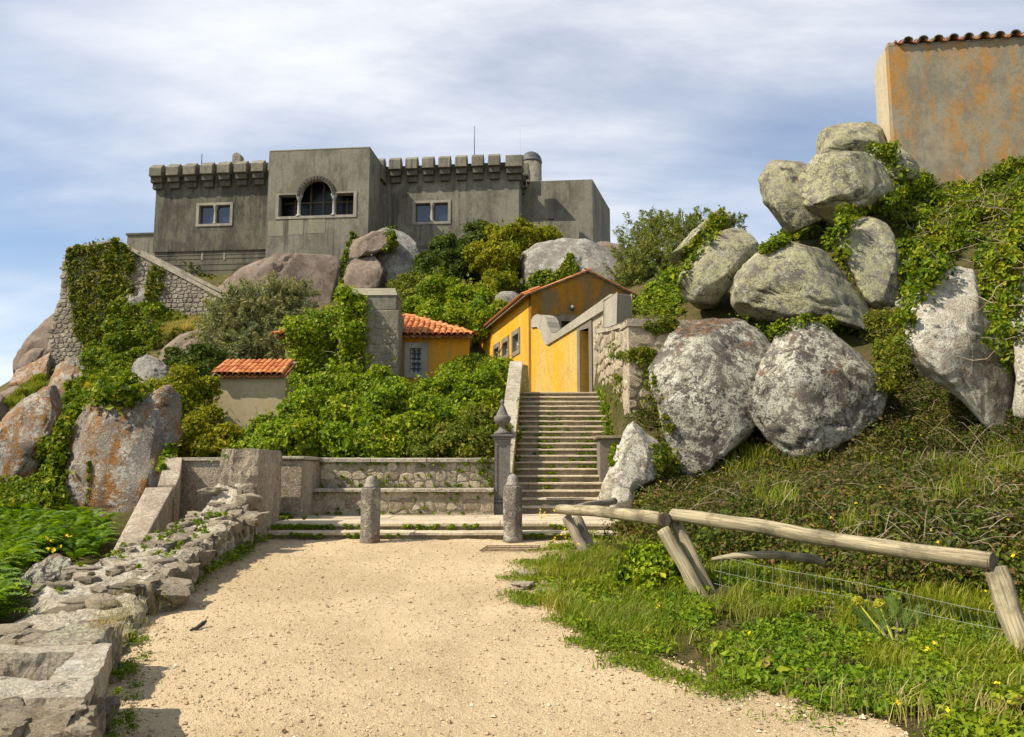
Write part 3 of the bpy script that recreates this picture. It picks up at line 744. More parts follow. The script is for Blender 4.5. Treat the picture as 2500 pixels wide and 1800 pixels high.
def rubble_polys(region, sw, sh, rs, gap=0.03):
    """irregular stones (cells round jittered seeds) that fill a (u,v) polygon"""
    us = [p[0] for p in region]; vs = [p[1] for p in region]
    k = sw / sh; seeds = []; v = min(vs) - sh; row = 0
    while v < max(vs) + sh:
        h = sh * rs.uniform(0.6, 1.35); u = min(us) - sw * rs.uniform(0.5, 1.5)
        while u < max(us) + sw:
            w = sw * rs.uniform(0.5, 1.7)
            seeds.append((u + w / 2 + rs.uniform(-0.12, 0.12) * sw, (v + h / 2 + rs.uniform(-0.22, 0.22) * sh) * k)); u += w
        v += h
    S = np.array(seeds); out = []
    R_ = sw * 2.2
    for i, (x, y) in enumerate(seeds):
        if not inside(region, x, y / k): continue
        d = np.hypot(S[:, 0] - x, S[:, 1] - y); nb = np.argsort(d)[1:16]
        pl = [(x - R_, y - R_), (x + R_, y - R_), (x + R_, y + R_), (x - R_, y + R_)]
        for j in nb:
            dx, dy = S[j, 0] - x, S[j, 1] - y; L = math.hypot(dx, dy)
            if L < 1e-6: continue
            nx_, ny_ = dx / L, dy / L; m = L / 2 - gap * 0.5
            pl = clip_half(pl, x + nx_ * m, y + ny_ * m, nx_, ny_)
            if len(pl) < 3: break
        if len(pl) < 3: continue
        q = []
        n = len(pl)
        for t in range(n):          # cut the corners a little
            a, b, c = pl[t - 1], pl[t], pl[(t + 1) % n]
            f = rs.uniform(0.12, 0.3)
            q.append((b[0] + (a[0] - b[0]) * f, b[1] + (a[1] - b[1]) * f)); q.append((b[0] + (c[0] - b[0]) * f, b[1] + (c[1] - b[1]) * f))
        cx = sum(p[0] for p in q) / len(q); cy = sum(p[1] for p in q) / len(q)
        q = [(cx + (p[0] - cx) * rs.uniform(0.93, 1.0), (cy + (p[1] - cy) * rs.uniform(0.93, 1.0)) / k) for p in q]
        umin, umax, vmin, vmax = min(us), max(us), min(vs), max(vs)
        q = [(min(max(u, umin), umax), min(max(v, vmin), vmax)) for u, v in q]
        out.append(q)
    return out
def stone_mesh(pl, fr, proud, rs, back=0.03):
    n = len(pl); cu = sum(p[0] for p in pl) / n; cv = sum(p[1] for p in pl) / n
    V = [fr(u, v, back) for u, v in pl]
    V += [fr(u, v, -proud * 0.45) for u, v in pl]
    V += [fr(cu + (u - cu) * 0.74, cv + (v - cv) * 0.74, -proud * rs.uniform(0.8, 1.15)) for u, v in pl]
    F = []
    for i in range(n):
        j = (i + 1) % n
        F.append((i, j, n + j, n + i)); F.append((n + i, n + j, 2 * n + j, 2 * n + i))
    F.append(tuple(2 * n + i for i in range(n)))
    return V, F
def rubble(parent, region, fr, sw, sh, mat, seed, proud=0.04, joined=False, gap=0.03, name='stone'):
    rs = random.Random(seed)
    P = rubble_polys(region, sw, sh, rs, gap)
    if joined:
        mb = MB()
        for pl in P: mb.add(*stone_mesh(pl, fr, proud, rs))
        o = mb.obj(name, mat, parent, smooth=False)
        tag(o, kind='stuff')
        return o
    for pl in P:
        V, F = stone_mesh(pl, fr, proud * rs.uniform(0.6, 1.3), rs)
        part(name, V, F, mat, parent, smooth=False)

def centroid_base(V):
    V = np.asarray(V); return (float(V[:, 0].mean()), float(V[:, 1].mean()), float(V[:, 2].min()))

# ================================================================== THE CASTLE
wA = at(379, 530, 64.5); wB = at(1266, 520, 61.6)
CW = WP(wA, wB)
castle = thing('castle', 'grey battlemented castle with arched loggia standing on the granite summit', 'castle', (CW.p[0], CW.p[1], at(700, 660, 63).z), 0)
PRO = 4.3
def chit(px, py, off=0.0): return CW.hit(px, py, off)
def cpanel(name, mat, outer, holes, depth, off, parent=castle, px=True):
    f = (lambda L: [chit(x, y, off) for x, y in L]) if px else (lambda L: L)
    return MB().panel(f(outer), [f(h) for h in holes], CW.frame(off), depth).obj(name, mat, parent)
def cbox(mb, u0, u1, z0, z1, o0, o1):
    """box from outward offset o0 (front) to o1 (back)"""
    b = [CW.fr(u0, z0, -o0), CW.fr(u1, z0, -o0), CW.fr(u1, z0, -o1), CW.fr(u0, z0, -o1)]
    t = [CW.fr(u0, z1, -o0), CW.fr(u1, z1, -o0), CW.fr(u1, z1, -o1), CW.fr(u0, z1, -o1)]
    return mb.hexa(b, t)
uL, _ = chit(378, 520); uT0, _ = chit(655, 520); uR1, _ = chit(1267, 520)
zb = at(700, 690, 62).z
def rect(u0, u1, z0, z1): return [(u0, z0), (u1, z0), (u1, z1), (u0, z1)]
# left block
zpl = chit(490, 613)[1]; ztopL = chit(500, 408)[1]
wl = [chit(478, 554), chit(567, 551), chit(568, 493), chit(479, 497)]
wu0, wu1, wz0, wz1 = wl[0][0], wl[1][0], wl[0][1], wl[3][1]
uTl = uT0 + 4
cpanel('left_wall', M['castle_stain'], rect(uL, uTl, zpl, ztopL), [rect(wu0 + 0.1, wu1 - 0.1, wz0 + 0.1, wz1 - 0.1)], 0.6, 0, px=False)
mb = MB(); cbox(mb, uL - 0.0, uTl, zb, ztopL - 0.4, -0.62, -10.0); mb.obj('left_block', M['castle_stain'], castle)
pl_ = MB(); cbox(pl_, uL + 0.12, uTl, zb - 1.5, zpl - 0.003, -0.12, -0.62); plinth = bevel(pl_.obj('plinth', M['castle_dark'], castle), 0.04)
for k, py in enumerate((616, 624.5, 634, 648, 662)):
    u0, z0 = chit(378, py, -0.1)
    mb = MB(); cbox(mb, uL + 0.15, uTl, z0 - 0.05, z0 + 0.05, -0.06 if k == 0 else -0.09, -0.3); mb.obj('course_band', M['castle_dark'], plinth)
for px in (492.5, 547):
    a, z0 = chit(px, 635, -0.1); _, z1 = chit(px, 613, -0.1)
    mb = MB(); cbox(mb, a - 0.07, a + 0.07, z0, z1 - 0.1, -0.085, -0.3); mb.obj('drain_slot', M['pale_stone'], plinth)
def twin_window(u0, u1, z0, z1, off):
    w = MB().panel(rect(u0, u1, z0, z1), [rect(u0 + 0.22, u1 - 0.22, z0 + 0.20, z1 - 0.20)], CW.frame(off + 0.06), 0.5).obj('window', M['pale_stone'], castle)
    um = (u0 + u1) / 2; iw = (u1 - u0) / 2 - 0.22
    mb = MB(); cbox(mb, u0 + 0.23, u1 - 0.23, z0 + 0.21, z1 - 0.21, off - 0.30, off - 0.36); mb.obj('pane', M['glass'], w)
    mb = MB()
    for a, b in ((u0 + 0.23, um - 0.14), (um + 0.14, u1 - 0.23)):
        mb.panel(rect(a, b, z0 + 0.21, z1 - 0.21), [rect(a + 0.07, b - 0.07, z0 + 0.28, z1 - 0.28)], CW.frame(off - 0.24), 0.05)
    mb.obj('sash', M['frame_wood'], w)
    c = CW.fr(um, z0 + 0.20, 0.16 - off); h = z1 - z0 - 0.40
    MB().lathe(c, [(0.21, 0), (0.21, 0.10), (0.15, 0.14), (0.13, 0.2), (0.12, h * 0.55), (0.11, h - 0.36), (0.15, h - 0.3), (0.14, h - 0.26), (0.22, h - 0.10), (0.23, h)], 12).obj('column', M['pale_stone'], w, smooth=True)
    return w
twin_window(wu0, wu1, wz0, wz1, 0)
def merlon(u0, u1, z0, z1, zt, depth, off, cz, mat, mat2):
    """front face u0..u1, z0..z1, weathered top rising back to zt; two stepped corbels below down to cz"""
    f = CW.fr
    mb = MB()
    V = [f(u0, z0, -off), f(u1, z0, -off), f(u1, z1, -off), f(u0, z1, -off),
         f(u0, z0, depth - off), f(u1, z0, depth - off), f(u1, z1, depth - off), f(u0, z1, depth - off),
         f(u0, zt, depth * 0.5 - off), f(u1, zt, depth * 0.5 - off)]
    mb.add(V, [(0, 1, 2, 3), (5, 4, 7, 6), (1, 0, 4, 5), (3, 2, 9, 8), (6, 7, 8, 9), (1, 5, 6, 9, 2), (4, 0, 3, 8, 7)])
    m = bevel(mb.obj('merlon', mat, castle), 0.03, 1)
    dz = (z0 - cz) / 2; a = (u1 - u0) * 0.10
    mb = MB()
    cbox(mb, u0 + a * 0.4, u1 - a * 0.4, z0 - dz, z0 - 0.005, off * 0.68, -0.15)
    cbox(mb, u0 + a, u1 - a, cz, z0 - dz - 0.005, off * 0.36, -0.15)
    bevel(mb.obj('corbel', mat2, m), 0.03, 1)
OFM = 0.75
for k in range(8):
    px0 = 363.5 + 41.5 * k; py = 409 - 1.9 * k
    u0, z1 = chit(px0, py + 1, OFM); u1, z0 = chit(px0 + 29, py + 20, OFM)
    if k == 7: u1 = u0 + 0.5
    zt = z1 + 0.42
    merlon(u0, u1, z0, z1, zt, 0.95, OFM, z0 - 0.92, M['castle'], M['castle_dark'])
zp = chit(500, 410)[1]
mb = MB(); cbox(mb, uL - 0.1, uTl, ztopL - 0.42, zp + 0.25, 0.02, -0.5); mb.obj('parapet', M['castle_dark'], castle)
# tower with the loggia
tu0, _ = chit(652, 520, PRO); tu1, ttz = chit(903, 362, PRO)
lz0 = chit(700, 531, PRO)[1]; lz1 = chit(770, 472, PRO)[1]; lu0 = chit(677, 500, PRO)[0]; lu1 = chit(867, 500, PRO)[0]
ac, arz = chit(772, 478, PRO); aro = chit(772 + 46, 500, PRO)[0] - ac; ari = aro * 0.82
arch = lambda r, n=14: [(ac + r * math.cos(math.pi * i / n), arz + r * math.sin(math.pi * i / n) * 1.02) for i in range(n + 1)]
hole = [(lu0 + 0.06, lz0 + 0.06), (lu1 - 0.06, lz0 + 0.06), (lu1 - 0.06, lz1 - 0.05), (ac + aro * 0.9, lz1 - 0.05)] + arch(aro * 0.9)[1:-1] + [(ac - aro * 0.9, lz1 - 0.05), (lu0 + 0.06, lz1 - 0.05)]
tz0 = zb - 2.5
cpanel('loggia_tower', M['castle'], rect(tu0, tu1, tz0, ttz), [hole], 0.7, PRO, px=False)
mb = MB(); cbox(mb, tu0, tu1, tz0, ttz - 0.001, PRO - 3.2, -3.0)
cbox(mb, tu0, tu0 + 0.5, tz0, ttz - 0.001, PRO - 0.705, PRO - 3.19); cbox(mb, tu1 - 0.5, tu1, tz0, ttz - 0.001, PRO - 0.705, PRO - 3.19)
cbox(mb, tu0 + 0.51, tu1 - 0.51, lz1 + aro + 0.3, ttz - 0.001, PRO - 0.705, PRO - 3.19); cbox(mb, tu0 + 0.51, tu1 - 0.51, tz0, lz0 - 0.1, PRO - 0.705, PRO - 3.19)
mb.obj('tower_body', M['castle'], castle)
mb = MB(); cbox(mb, tu0 - 0.01, tu1 + 0.01, ttz + 0.004, ttz + 0.14, PRO + 0.01, -3.0); bevel(mb.obj('tower_coping', M['patch'], castle), 0.05)
log = MB().panel([(lu0 - 0.12, lz0 - 0.14), (lu1 + 0.12, lz0 - 0.14), (lu1 + 0.12, lz1 + 0.03), (ac + aro, lz1 + 0.03)] + arch(aro, 16)[1:-1] + [(ac - aro, lz1 + 0.03), (lu0 - 0.12, lz1 + 0.03)],
                 [[(lu0 + 0.12, lz0 + 0.06), (lu1 - 0.12, lz0 + 0.06), (lu1 - 0.12, lz1 - 0.06), (ac + ari, lz1 - 0.06)] + arch(ari, 16)[1:-1] + [(ac - ari, lz1 - 0.06), (lu0 + 0.12, lz1 - 0.06)]],
                 CW.frame(PRO + 0.05), 0.45).obj('window', M['pale_stone'], castle)
log['label'] = 'wide loggia window with round arch and two columns'
rs = random.Random(5)
for i in range(17):       # voussoirs
    a0 = math.pi * i / 17 + 0.015; a1 = math.pi * (i + 1) / 17 - 0.015
    P4 = [(ac + r * math.cos(a), arz + r * 1.02 * math.sin(a)) for r, a in ((ari * 1.02, a0), (aro * 1.02, a0), (aro * 1.02, a1), (ari * 1.02, a1))]
    V, F = stone_mesh(P4, CW.frame(PRO + 0.05), 0.06 * rs.uniform(0.7, 1.2), rs); part('voussoir', V, F, M['castle_stain'], log)
hL = lz1 - lz0 - 0.1
for cu in (ac - ari * 1.12, ac + ari * 1.12):
    MB().lathe(CW.fr(cu, lz0 + 0.02, 0.15 - PRO), [(0.24, 0), (0.24, 0.12), (0.17, 0.18), (0.13, 0.26), (0.125, hL * 0.5), (0.115, hL - 0.4), (0.16, hL - 0.36), (0.15, hL - 0.3), (0.26, hL - 0.06), (0.27, hL)], 14).obj('column', M['frame_grey'], log, smooth=True)
mb = MB(); cbox(mb, lu0, lu1, lz0, lz1 + aro, PRO - 1.4, PRO - 1.45); mb.obj('pane', M['recess_shade_glass'], log)  # pane coloured almost black so the recess behind the arch reads shaded
mb = MB()
for a in (lu0 + 0.9, ac - ari * 0.72, ac + ari * 0.1, ac + ari * 0.95, lu1 - 1.0):
    cbox(mb, a - 0.07, a + 0.07, lz0, lz1 + (aro if abs(a - ac) < ari else 0), PRO - 1.30, PRO - 1.39)
cbox(mb, lu0, lu1, lz1 - 0.35, lz1 - 0.22, PRO - 1.31, PRO - 1.39)
mb.obj('mullion', M['frame_wood'], log)
for q in ((653, 539, 692, 577), (703, 536, 741, 574), (750, 532, 795, 570)):
    a = chit(q[0], q[3], PRO); b = chit(q[2], q[1], PRO)
    mb = MB(); cbox(mb, a[0] + 0.02, b[0], a[1], b[1], PRO + 0.012, PRO - 0.1); mb.obj('plaster_patch', M['patch'], castle)
mb = MB(); a = chit(905, 385, 2.0); cbox(mb, tu1 - 0.6, tu1 + 0.25, ttz - 1.3, ttz - 0.25, 1.4, -0.4); bevel(mb.obj('chimney_stub', M['castle_dark'], castle), 0.05)
# right block
ztR = chit(1100, 408)[1]
r0, r1 = chit(1007, 549), chit(1101, 488)
ru0, ru1, rz0, rz1 = r0[0], r1[0], chit(1050, 548)[1], chit(1050, 490)[1]
ul = tu1 - 3.0
cpanel('right_wall', M['castle'], rect(ul, uR1, zb - 1.0, ztR), [rect(ru0 + 0.1, ru1 - 0.1, rz0 + 0.1, rz1 - 0.1)], 0.6, 0, px=False)
mb = MB(); cbox(mb, ul, uR1 - 0.001, zb - 1.0, ztR - 0.4, -0.62, -9.0); mb.obj('right_block', M['castle'], castle)
twin_window(ru0, ru1, rz0, rz1, 0)
mb = MB(); zz = chit(1000, 601)[1]; cbox(mb, ul, uR1 - 4.2, zz - 0.22, zz, 0.05, -0.2); mb.obj('course_band', M['castle_dark'], castle)
for k in range(8):
    px0 = 908.5 + 40.4 * k; py = 391.0 - 1.6 * k
    u0, z1 = chit(px0, py + 1, OFM); u1, z0 = chit(px0 + 28.5, py + 23, OFM)
    merlon(u0, u1, z0, z1, z1 + 0.30, 0.8, OFM, z0 - 0.92, M['castle'], M['castle_dark'])
u0, z1 = chit(1234, 379, OFM); u1, z0 = chit(1275, 405, OFM)
merlon(u0, u1, z0, z1, z1 + 0.25, 1.6, OFM, z0 - 0.92, M['castle'], M['castle_dark'])
zp2 = chit(1100, 403)[1]
mb = MB(); cbox(mb, ul, uR1 - 0.02, ztR - 0.42, zp2 + 0.05, 0.02, -0.5); mb.obj('parapet', M['castle_dark'], castle)
for k in range(3):       # merlons of the side that turns away
    o0 = -1.2 - 1.35 * k
    mb = MB(); cbox(mb, uR1 - 0.3, uR1 + 0.65, z0 - 0.1, z1 + 0.1, o0, o0 - 0.8); m_ = bevel(mb.obj('merlon', M['castle'], castle), 0.03, 1)
    mb = MB(); cbox(mb, uR1 - 0.3, uR1 + 0.42, z0 - 0.55, z0 - 0.105, o0 - 0.03, o0 - 0.77); cbox(mb, uR1 - 0.3, uR1 + 0.2, z0 - 1.0, z0 - 0.555, o0 - 0.06, o0 - 0.74); mb.obj('corbel', M['castle_dark'], m_)
a = chit(1268, 470, -1.6); mb = MB(); cbox(mb, uR1, uR1 + 0.05, zb + 1, a[1] + 1.2, -1.4, -2.3); sl = mb.obj('side_window', M['pale_stone'], castle)
mb = MB(); cbox(mb, uR1 + 0.02, uR1 + 0.06, zb + 1.2, a[1] + 1.0, -1.6, -2.1); mb.obj('pane', M['glass'], sl)
# turret
tc_, _ = chit(1297, 450, -4.5); tr_ = (chit(1323, 450, -4.5)[0] - chit(1271, 450, -4.5)[0]) / 2
zs = chit(1297, 399, -4.5)[1]; za = chit(1297, 372, -4.5)[1]
c = CW.fr(tc_, zb, 4.5)
tur = MB().lathe(c, [(tr_ * 0.98, 0), (tr_ * 0.98, zs - zb)], 28).obj('turret', M['castle'], castle, smooth=True)
MB().lathe(CW.fr(tc_, zs + 0.004, 4.5), [(tr_ * 1.03, 0), (tr_ * 1.03, 0.12)] + [(max(0.02, tr_ * math.cos(t)), 0.125 + (za - zs - 0.12) * math.sin(t)) for t in np.linspace(0, math.pi / 2, 9)], 28).obj('dome', M['dome'], tur, smooth=True)
# annex on the right
an0 = chit(1323, 447, -3.0); an1 = chit(1446, 438, -3.0)
_c = CW.fr(an1[0], 0, 3.0); _a = CW.fr(an0[0] - 2, 0, 3.0); _f = at(1489, 514, _c[1] * 1.12)
mb = MB().prism([_a[:2], _c[:2], (_f.x, _f.y), (_a[0], _f.y)], zb - 3, an1[1]); mb.obj('annex', M['castle'], castle)
ASW = WP(_c[:2], (_f.x, _f.y))
for k, (dpt, zt_) in enumerate(((4.6, 3.1), (6.4, 2.7), (8.2, 2.3))):
    mb = MB().panel(rect(ASW.L * (0.3 + 0.22 * k), ASW.L * (0.3 + 0.22 * k) + 0.8, zb + 0.3, zb + zt_), [], ASW.frame(0.012), 0.1); mb.obj('annex_window', M['iron'], castle)
lw0 = chit(1180, 539, 1.0); lw1 = chit(1413, 539, 1.0)
mb = MB(); cbox(mb, lw0[0], lw1[0], zb - 2, lw1[1], 1.0, 0.7); cbox(mb, lw1[0] - 0.3, lw1[0] - 0.001, zb - 2, lw1[1] - 0.3, 0.69, -3.0); mb.obj('terrace_parapet', M['castle'], castle)
mb = MB(); a = chit(1344, 535, 0.4); cbox(mb, a[0] - 0.15, a[0] + 0.25, a[1] - 0.1, a[1] + 0.35, 0.8, 0.5); mb.obj('floodlight', M['iron'], castle)
# low wall at the far left
a = chit(311, 575, -0.8); b = chit(372, 566, -0.8)
mb = MB(); cbox(mb, a[0], uL - 0.01, zb - 1, a[1], -0.8, -1.4); mb.obj('wing_wall', M['castle'], castle)
mb = MB(); cbox(mb, a[0] - 0.1, uL - 0.01, a[1] + 0.003, a[1] + 0.16, -0.7, -1.5); mb.obj('wing_coping', M['castle_dark'], castle)
for px, y0, y1 in ((491.5, 375, 412), (1158, 309, 395), (1270, 312, 390)):
    u, z0 = chit(px, y1, -2.5); _, z1 = chit(px, y0, -2.5); w_ = 0.5 if px == 1270 else 1.0
    MB().tube([CW.fr(u, z0, 2.5), CW.fr(u, z1, 2.5)], [0.045 * w_, 0.025 * w_], 6).obj('lightning_rod', M['iron'] if px != 1270 else M['paint_white'], castle)
u, z = chit(577, 384, -2.0)
mb = MB(); f = CW.fr
for k in range(10):
    pass
ring = [(u + 0.36 * math.cos(t), z + 0.05 + 0.36 * math.sin(t)) for t in np.linspace(-0.3, math.pi + 0.3, 12)]
MB().panel([(u - 0.34, z - 0.9), (u + 0.34, z - 0.9)] + ring, [], CW.frame(-2.0), 0.7).obj('chimney', M['tile_old'], castle)

# ================================================================== TERRACE WALL BELOW THE CASTLE
TWp = WP(at(108, 700, 46.5), at(620, 700, 44.5))
tw = thing('terrace_wall', 'tall rubble terrace wall with sloping coping below the castle', 'wall', (*TWp.p, at(200, 950, 45).z))
out = [TWp.hit(*q) for q in ((106, 975), (420, 930), (600, 850), (600, 757), (574, 745), (278, 590), (164, 607), (152, 655), (146, 728), (134, 756), (110, 882))]
MB().panel(out, [], TWp.frame(), 3.0).obj('core', M['mortar'], tw)
o = rubble(tw, out, TWp.frame(), 0.34, 0.25, M['stone_terrace'], 11, 0.055, joined=True, gap=0.03, name='stonework')
def strip(poly_px, wp, off, depth):
    return MB().panel([wp.hit(x, y, off) for x, y in poly_px], [], wp.frame(off), depth)
strip([(278, 591), (574, 747), (576, 739), (279, 584)], TWp, 0.12, 0.7).obj('coping', M['cap'], tw)
strip([(164, 608), (278, 591), (278, 586), (163, 603)], TWp, 0.10, 0.7).obj('coping', M['cap'], tw)
TW2 = WP(at(108, 700, 49.5), at(620, 700, 47.5))
strip([(310, 640), (610, 800), (604, 745), (346, 618), (330, 625)], TW2, 0, 0.4).obj('ramp_parapet', M['castle_stain'], tw)
strip([(344, 619), (604, 747), (605, 739), (345, 611)], TW2, 0.1, 0.6).obj('coping', M['cap'], tw)
MB().panel([TWp.hit(x, y) for x, y in ((106, 975), (600, 850), (600, 770), (278, 600), (166, 618))], [], TWp.frame(-3.01), 2.0).obj('ramp_fill', M['ground'], tw)

# ================================================================== LONG OCHRE HOUSE
ze = at(1297, 718, 30).z
def depth_z(px, py, z): return (z - EYE) / ray(px, py)[1]
Ah = np.array(at(1297, 718, 30)[:2]); DB = depth_z(1150, 838, ze); Bh = np.array(at(1150, 838, DB)[:2])
ed = (Bh - Ah) / np.linalg.norm(Bh - Ah); gd = np.array([-ed[1], ed[0]]) * -1
dxr = ray(1567, 717)[0]
wG = (dxr * Ah[1] - Ah[0]) / (gd[0] - dxr * gd[1])
Chh = Ah + gd * wG
SW = WP(Bh, Ah); GW = WP(Ah, Chh)
hb = TOPZ - 1.5
lh = thing('long_house', 'long ochre house with weathered gable and red tiled eaves above the stairs', 'house', (Ah[0], Ah[1], hb))
def hit_rect(wp, x0, y0, x1, y1, off=0):
    """rectangle whose corners follow two pixels: left-bottom, right-top"""
    a = wp.hit(x0, y0, off); b = wp.hit(x1, y1, off)
    return rect(a[0], b[0], a[1], b[1])
wins = [(1207, 884, 1218.5, 846), (1228, 872, 1241, 831), (1252.5, 862, 1267.5, 812)]
wr = [hit_rect(SW, *w) for w in wins]
MB().panel(rect(0, SW.L, hb, ze + 0.1), wr, SW.frame(), 0.4).obj('side_wall', M['yellow'], lh)
apz = GW.hit(1452, 666)[1]; au = wG / 2
door = hit_rect(GW, 1371, 905, 1408, 786)
MB().panel([(0, hb), (wG, hb), (wG, ze + 0.1), (au, apz), (0, ze + 0.1)], [door], GW.frame(), 0.4).obj('gable_wall', M['gable'], lh)
fwp = WP(Chh, Chh + ed * SW.L); 
MB().panel(rect(0, SW.L, hb, ze + 0.1), [], fwp.frame(), 0.3).obj('rear_wall', M['gable'], lh)
for r_ in wr:
    u0, z0 = r_[0]; u1, z1 = r_[2]
    fr_ = MB().panel(rect(u0 - 0.17, u1 + 0.17, z0 - 0.17, z1 + 0.2), [rect(u0 + 0.005, u1 - 0.005, z0 + 0.005, z1 - 0.005)], SW.frame(0.035), 0.25).obj('window', M['door_stone'], lh)
    MB().panel(rect(u0, u1, z0, z1), [], SW.frame(-0.22), 0.03).obj('pane', M['glass'], fr_)
    um, zm = (u0 + u1) / 2, (z0 + z1) / 2
    mb = MB()
    h_ = [rect(u0 + 0.07, um - 0.03, z0 + 0.07, zm - 0.03), rect(um + 0.03, u1 - 0.07, z0 + 0.07, zm - 0.03), rect(u0 + 0.07, um - 0.03, zm + 0.03, z1 - 0.07), rect(um + 0.03, u1 - 0.07, zm + 0.03, z1 - 0.07)]
    mb.panel(rect(u0, u1, z0, z1), h_, SW.frame(-0.16), 0.04); mb.obj('sash', M['paint_white'], fr_)
u0, z0 = door[0]; u1, z1 = door[2]
fr_ = MB().panel(rect(u0 - 0.22, u1 + 0.22, z0 - 0.05, z1 + 0.24), [rect(u0, u1, z0, z1)], GW.frame(0.04), 0.3).obj('door_frame', M['door_stone'], lh)
MB().panel(rect(u0, u1, z0, z1), [], GW.frame(-0.25), 0.06).obj('door', M['frame_wood'], lh)
lc = GW.hit(1394.5, 751)
lamp = MB().lathe(GW.fr(lc[0], lc[1] - 0.22, -0.16), [(0.03, 0.06), (0.06, 0.10), (0.075, 0.18), (0.07, 0.27), (0.03, 0.31)], 12).obj('wall_lamp', M['iron'], lh, smooth=True)
MB().lathe(GW.fr(lc[0], lc[1] - 0.09, -0.19), [(0.03, 0), (0.06, 0.03), (0.06, 0.10), (0.03, 0.14)], 12).obj('lamp_glass', M['lamp_glass'], lamp, smooth=True)
# roof: two slabs and tiles
def lhp(s, g_, z): w = Ah + ed * s + gd * g_; return (w[0], w[1], z)
slope = (apz - ze) / (wG / 2)
S1 = SW.L + 0.2
for sgn in (0, 1):
    g0 = -0.30 if sgn == 0 else wG + 0.30
    ze_ = ze - 0.30 * slope
    mb = MB(); mb.hexa([lhp(-0.12, g0, ze_), lhp(-0.12, wG / 2, apz), lhp(S1, wG / 2, apz), lhp(S1, g0, ze_)],
                       [lhp(-0.12, g0, ze_ + 0.05), lhp(-0.12, wG / 2, apz + 0.05), lhp(S1, wG / 2, apz + 0.05), lhp(S1, g0, ze_ + 0.05)])
    mb.obj('roof', M['tile_old'], lh)
def tile_mesh(Lt=0.42, r0=0.105, r1=0.085, th=0.018, seg=7):
    """barrel tile, crown up, along +y (up the slope), lower end at y=0"""
    V, F = [], []
    for (y, r) in ((0, r0), (Lt, r1)):
        for rr in (r, r - th):
            for k in range(seg + 1):
                t = math.pi * k / seg
                V.append((rr * math.cos(t), y, rr * math.sin(t) * 0.85))
    n = seg + 1
    for k in range(seg):
        F.append((k, k + 1, 2*n + k + 1, 2*n + k)); F.append((n + k + 1, n + k, 3*n + k, 3*n + k + 1))
        F.append((k + 1, k, n + k, n + k + 1)); F.append((2*n + k, 2*n + k + 1, 3*n + k + 1, 3*n + k))
    F += [(0, 2*n, 3*n, n), (n - 1, 2*n - 1, 4*n - 1, 3*n - 1)]
    return V, F
TV, TF = tile_mesh()
TV = np.array(TV)
def tile_xf(o3, right, up, nrm):
    A = np.array([right, up, nrm]).T
    return TV @ A.T + np.array(o3)
up3 = np.array([gd[0] * 1.0, gd[1] * 1.0, slope]); up3 /= np.linalg.norm(up3)
rt3 = np.array([-ed[0], -ed[1], 0.0]); nr3 = np.cross(rt3, up3)
mb = MB()
s = -0.02
while s < S1 - 0.1:
    for r_ in range(2):
        p0 = np.array(lhp(s, -0.36, ze - 0.36 * slope + 0.08)) + up3 * 0.34 * r_ + nr3 * (0.02 + 0.015 * r_)
        mb.add(tile_xf(p0, rt3, up3, nr3), TF)
    s += 0.215
o = mb.obj('eave_tiles', M['tile'], lh, smooth=False); tag(o, kind='stuff')
mb = MB()
upv = np.array([gd[0], gd[1], slope]); upv /= np.linalg.norm(upv)
for sgn in (0, 1):
    gl = wG / 2 / 7
    for k in range(8):
        g_ = -0.3 + (wG / 2 + 0.3) * k / 8 if sgn == 0 else wG + 0.3 - (wG / 2 + 0.3) * k / 8
        z_ = ze + (g_ if sgn == 0 else wG - g_) * slope + 0.05
        u_ = np.array([gd[0] * (1 if sgn == 0 else -1), gd[1] * (1 if sgn == 0 else -1), slope]); u_ /= np.linalg.norm(u_)
        r_ = np.array([ed[0], ed[1], 0]) * (-1 if sgn == 0 else 1)
        part('verge_tile', tile_xf(np.array(lhp(-0.08, g_, z_)), r_ * 0.6, u_ * 1.2, np.cross(r_, u_) * 0.6), TF, M['tile'], lh)
MB().tube([SW.fr(*SW.hit(1155, 897), -0.03), SW.fr(*SW.hit(1190, 884), -0.06), SW.fr(*SW.hit(1214, 868), -0.04), SW.fr(*SW.hit(1236, 836), -0.03)], 0.018, 5).obj('cable', M['cable'], lh)
# ================================================================== GATE WALL AT THE TOP OF THE STAIRS
GTE = WP(at(1297, 900, 29.0), at(1505, 900, 24.4))
gt = thing('gate_wall', 'ochre gate wall with sloping scrolled coping and open doorway atop the stairs', 'wall', (*GTE.p, TOPZ))
H = lambda x, y, off=0: GTE.hit(x, y, off)
zg = TOPZ - 0.4
dz_ = [H(1416, 800), H(1437.5, 786)]
dh = [(dz_[0][0], zg + 0.05), (dz_[1][0], zg + 0.05), (dz_[1][0], dz_[1][1] - 0.2), (dz_[0][0], dz_[1][1] - 0.2)]
top = [H(1505, 730), H(1490, 737), H(1348, 826), H(1335, 815), H(1326, 800), H(1297, 792)]
uE = H(1444, 800)[0]
MB().panel([(0, zg), (uE, zg), (uE, H(1444, 766)[1])] + top[2:], [dh], GTE.frame(), 0.42).obj('plaster_wall', M['yellow_worn'], gt)
MB().panel([(uE + 0.002, zg), (GTE.L, zg), top[0], top[1], (uE + 0.002, H(1444, 766)[1])], [], GTE.frame(-0.03), 0.36).obj('rubble_core', M['mortar'], gt)
rubble(gt, [(uE + 0.1, TOPZ), (H(1474, 800)[0], TOPZ), (H(1474, 800)[0], H(1474, 775)[1]), (uE + 0.1, H(1450, 790)[1])], GTE.frame(-0.03), 0.30, 0.24, M['stone_wall'], 21, 0.05)
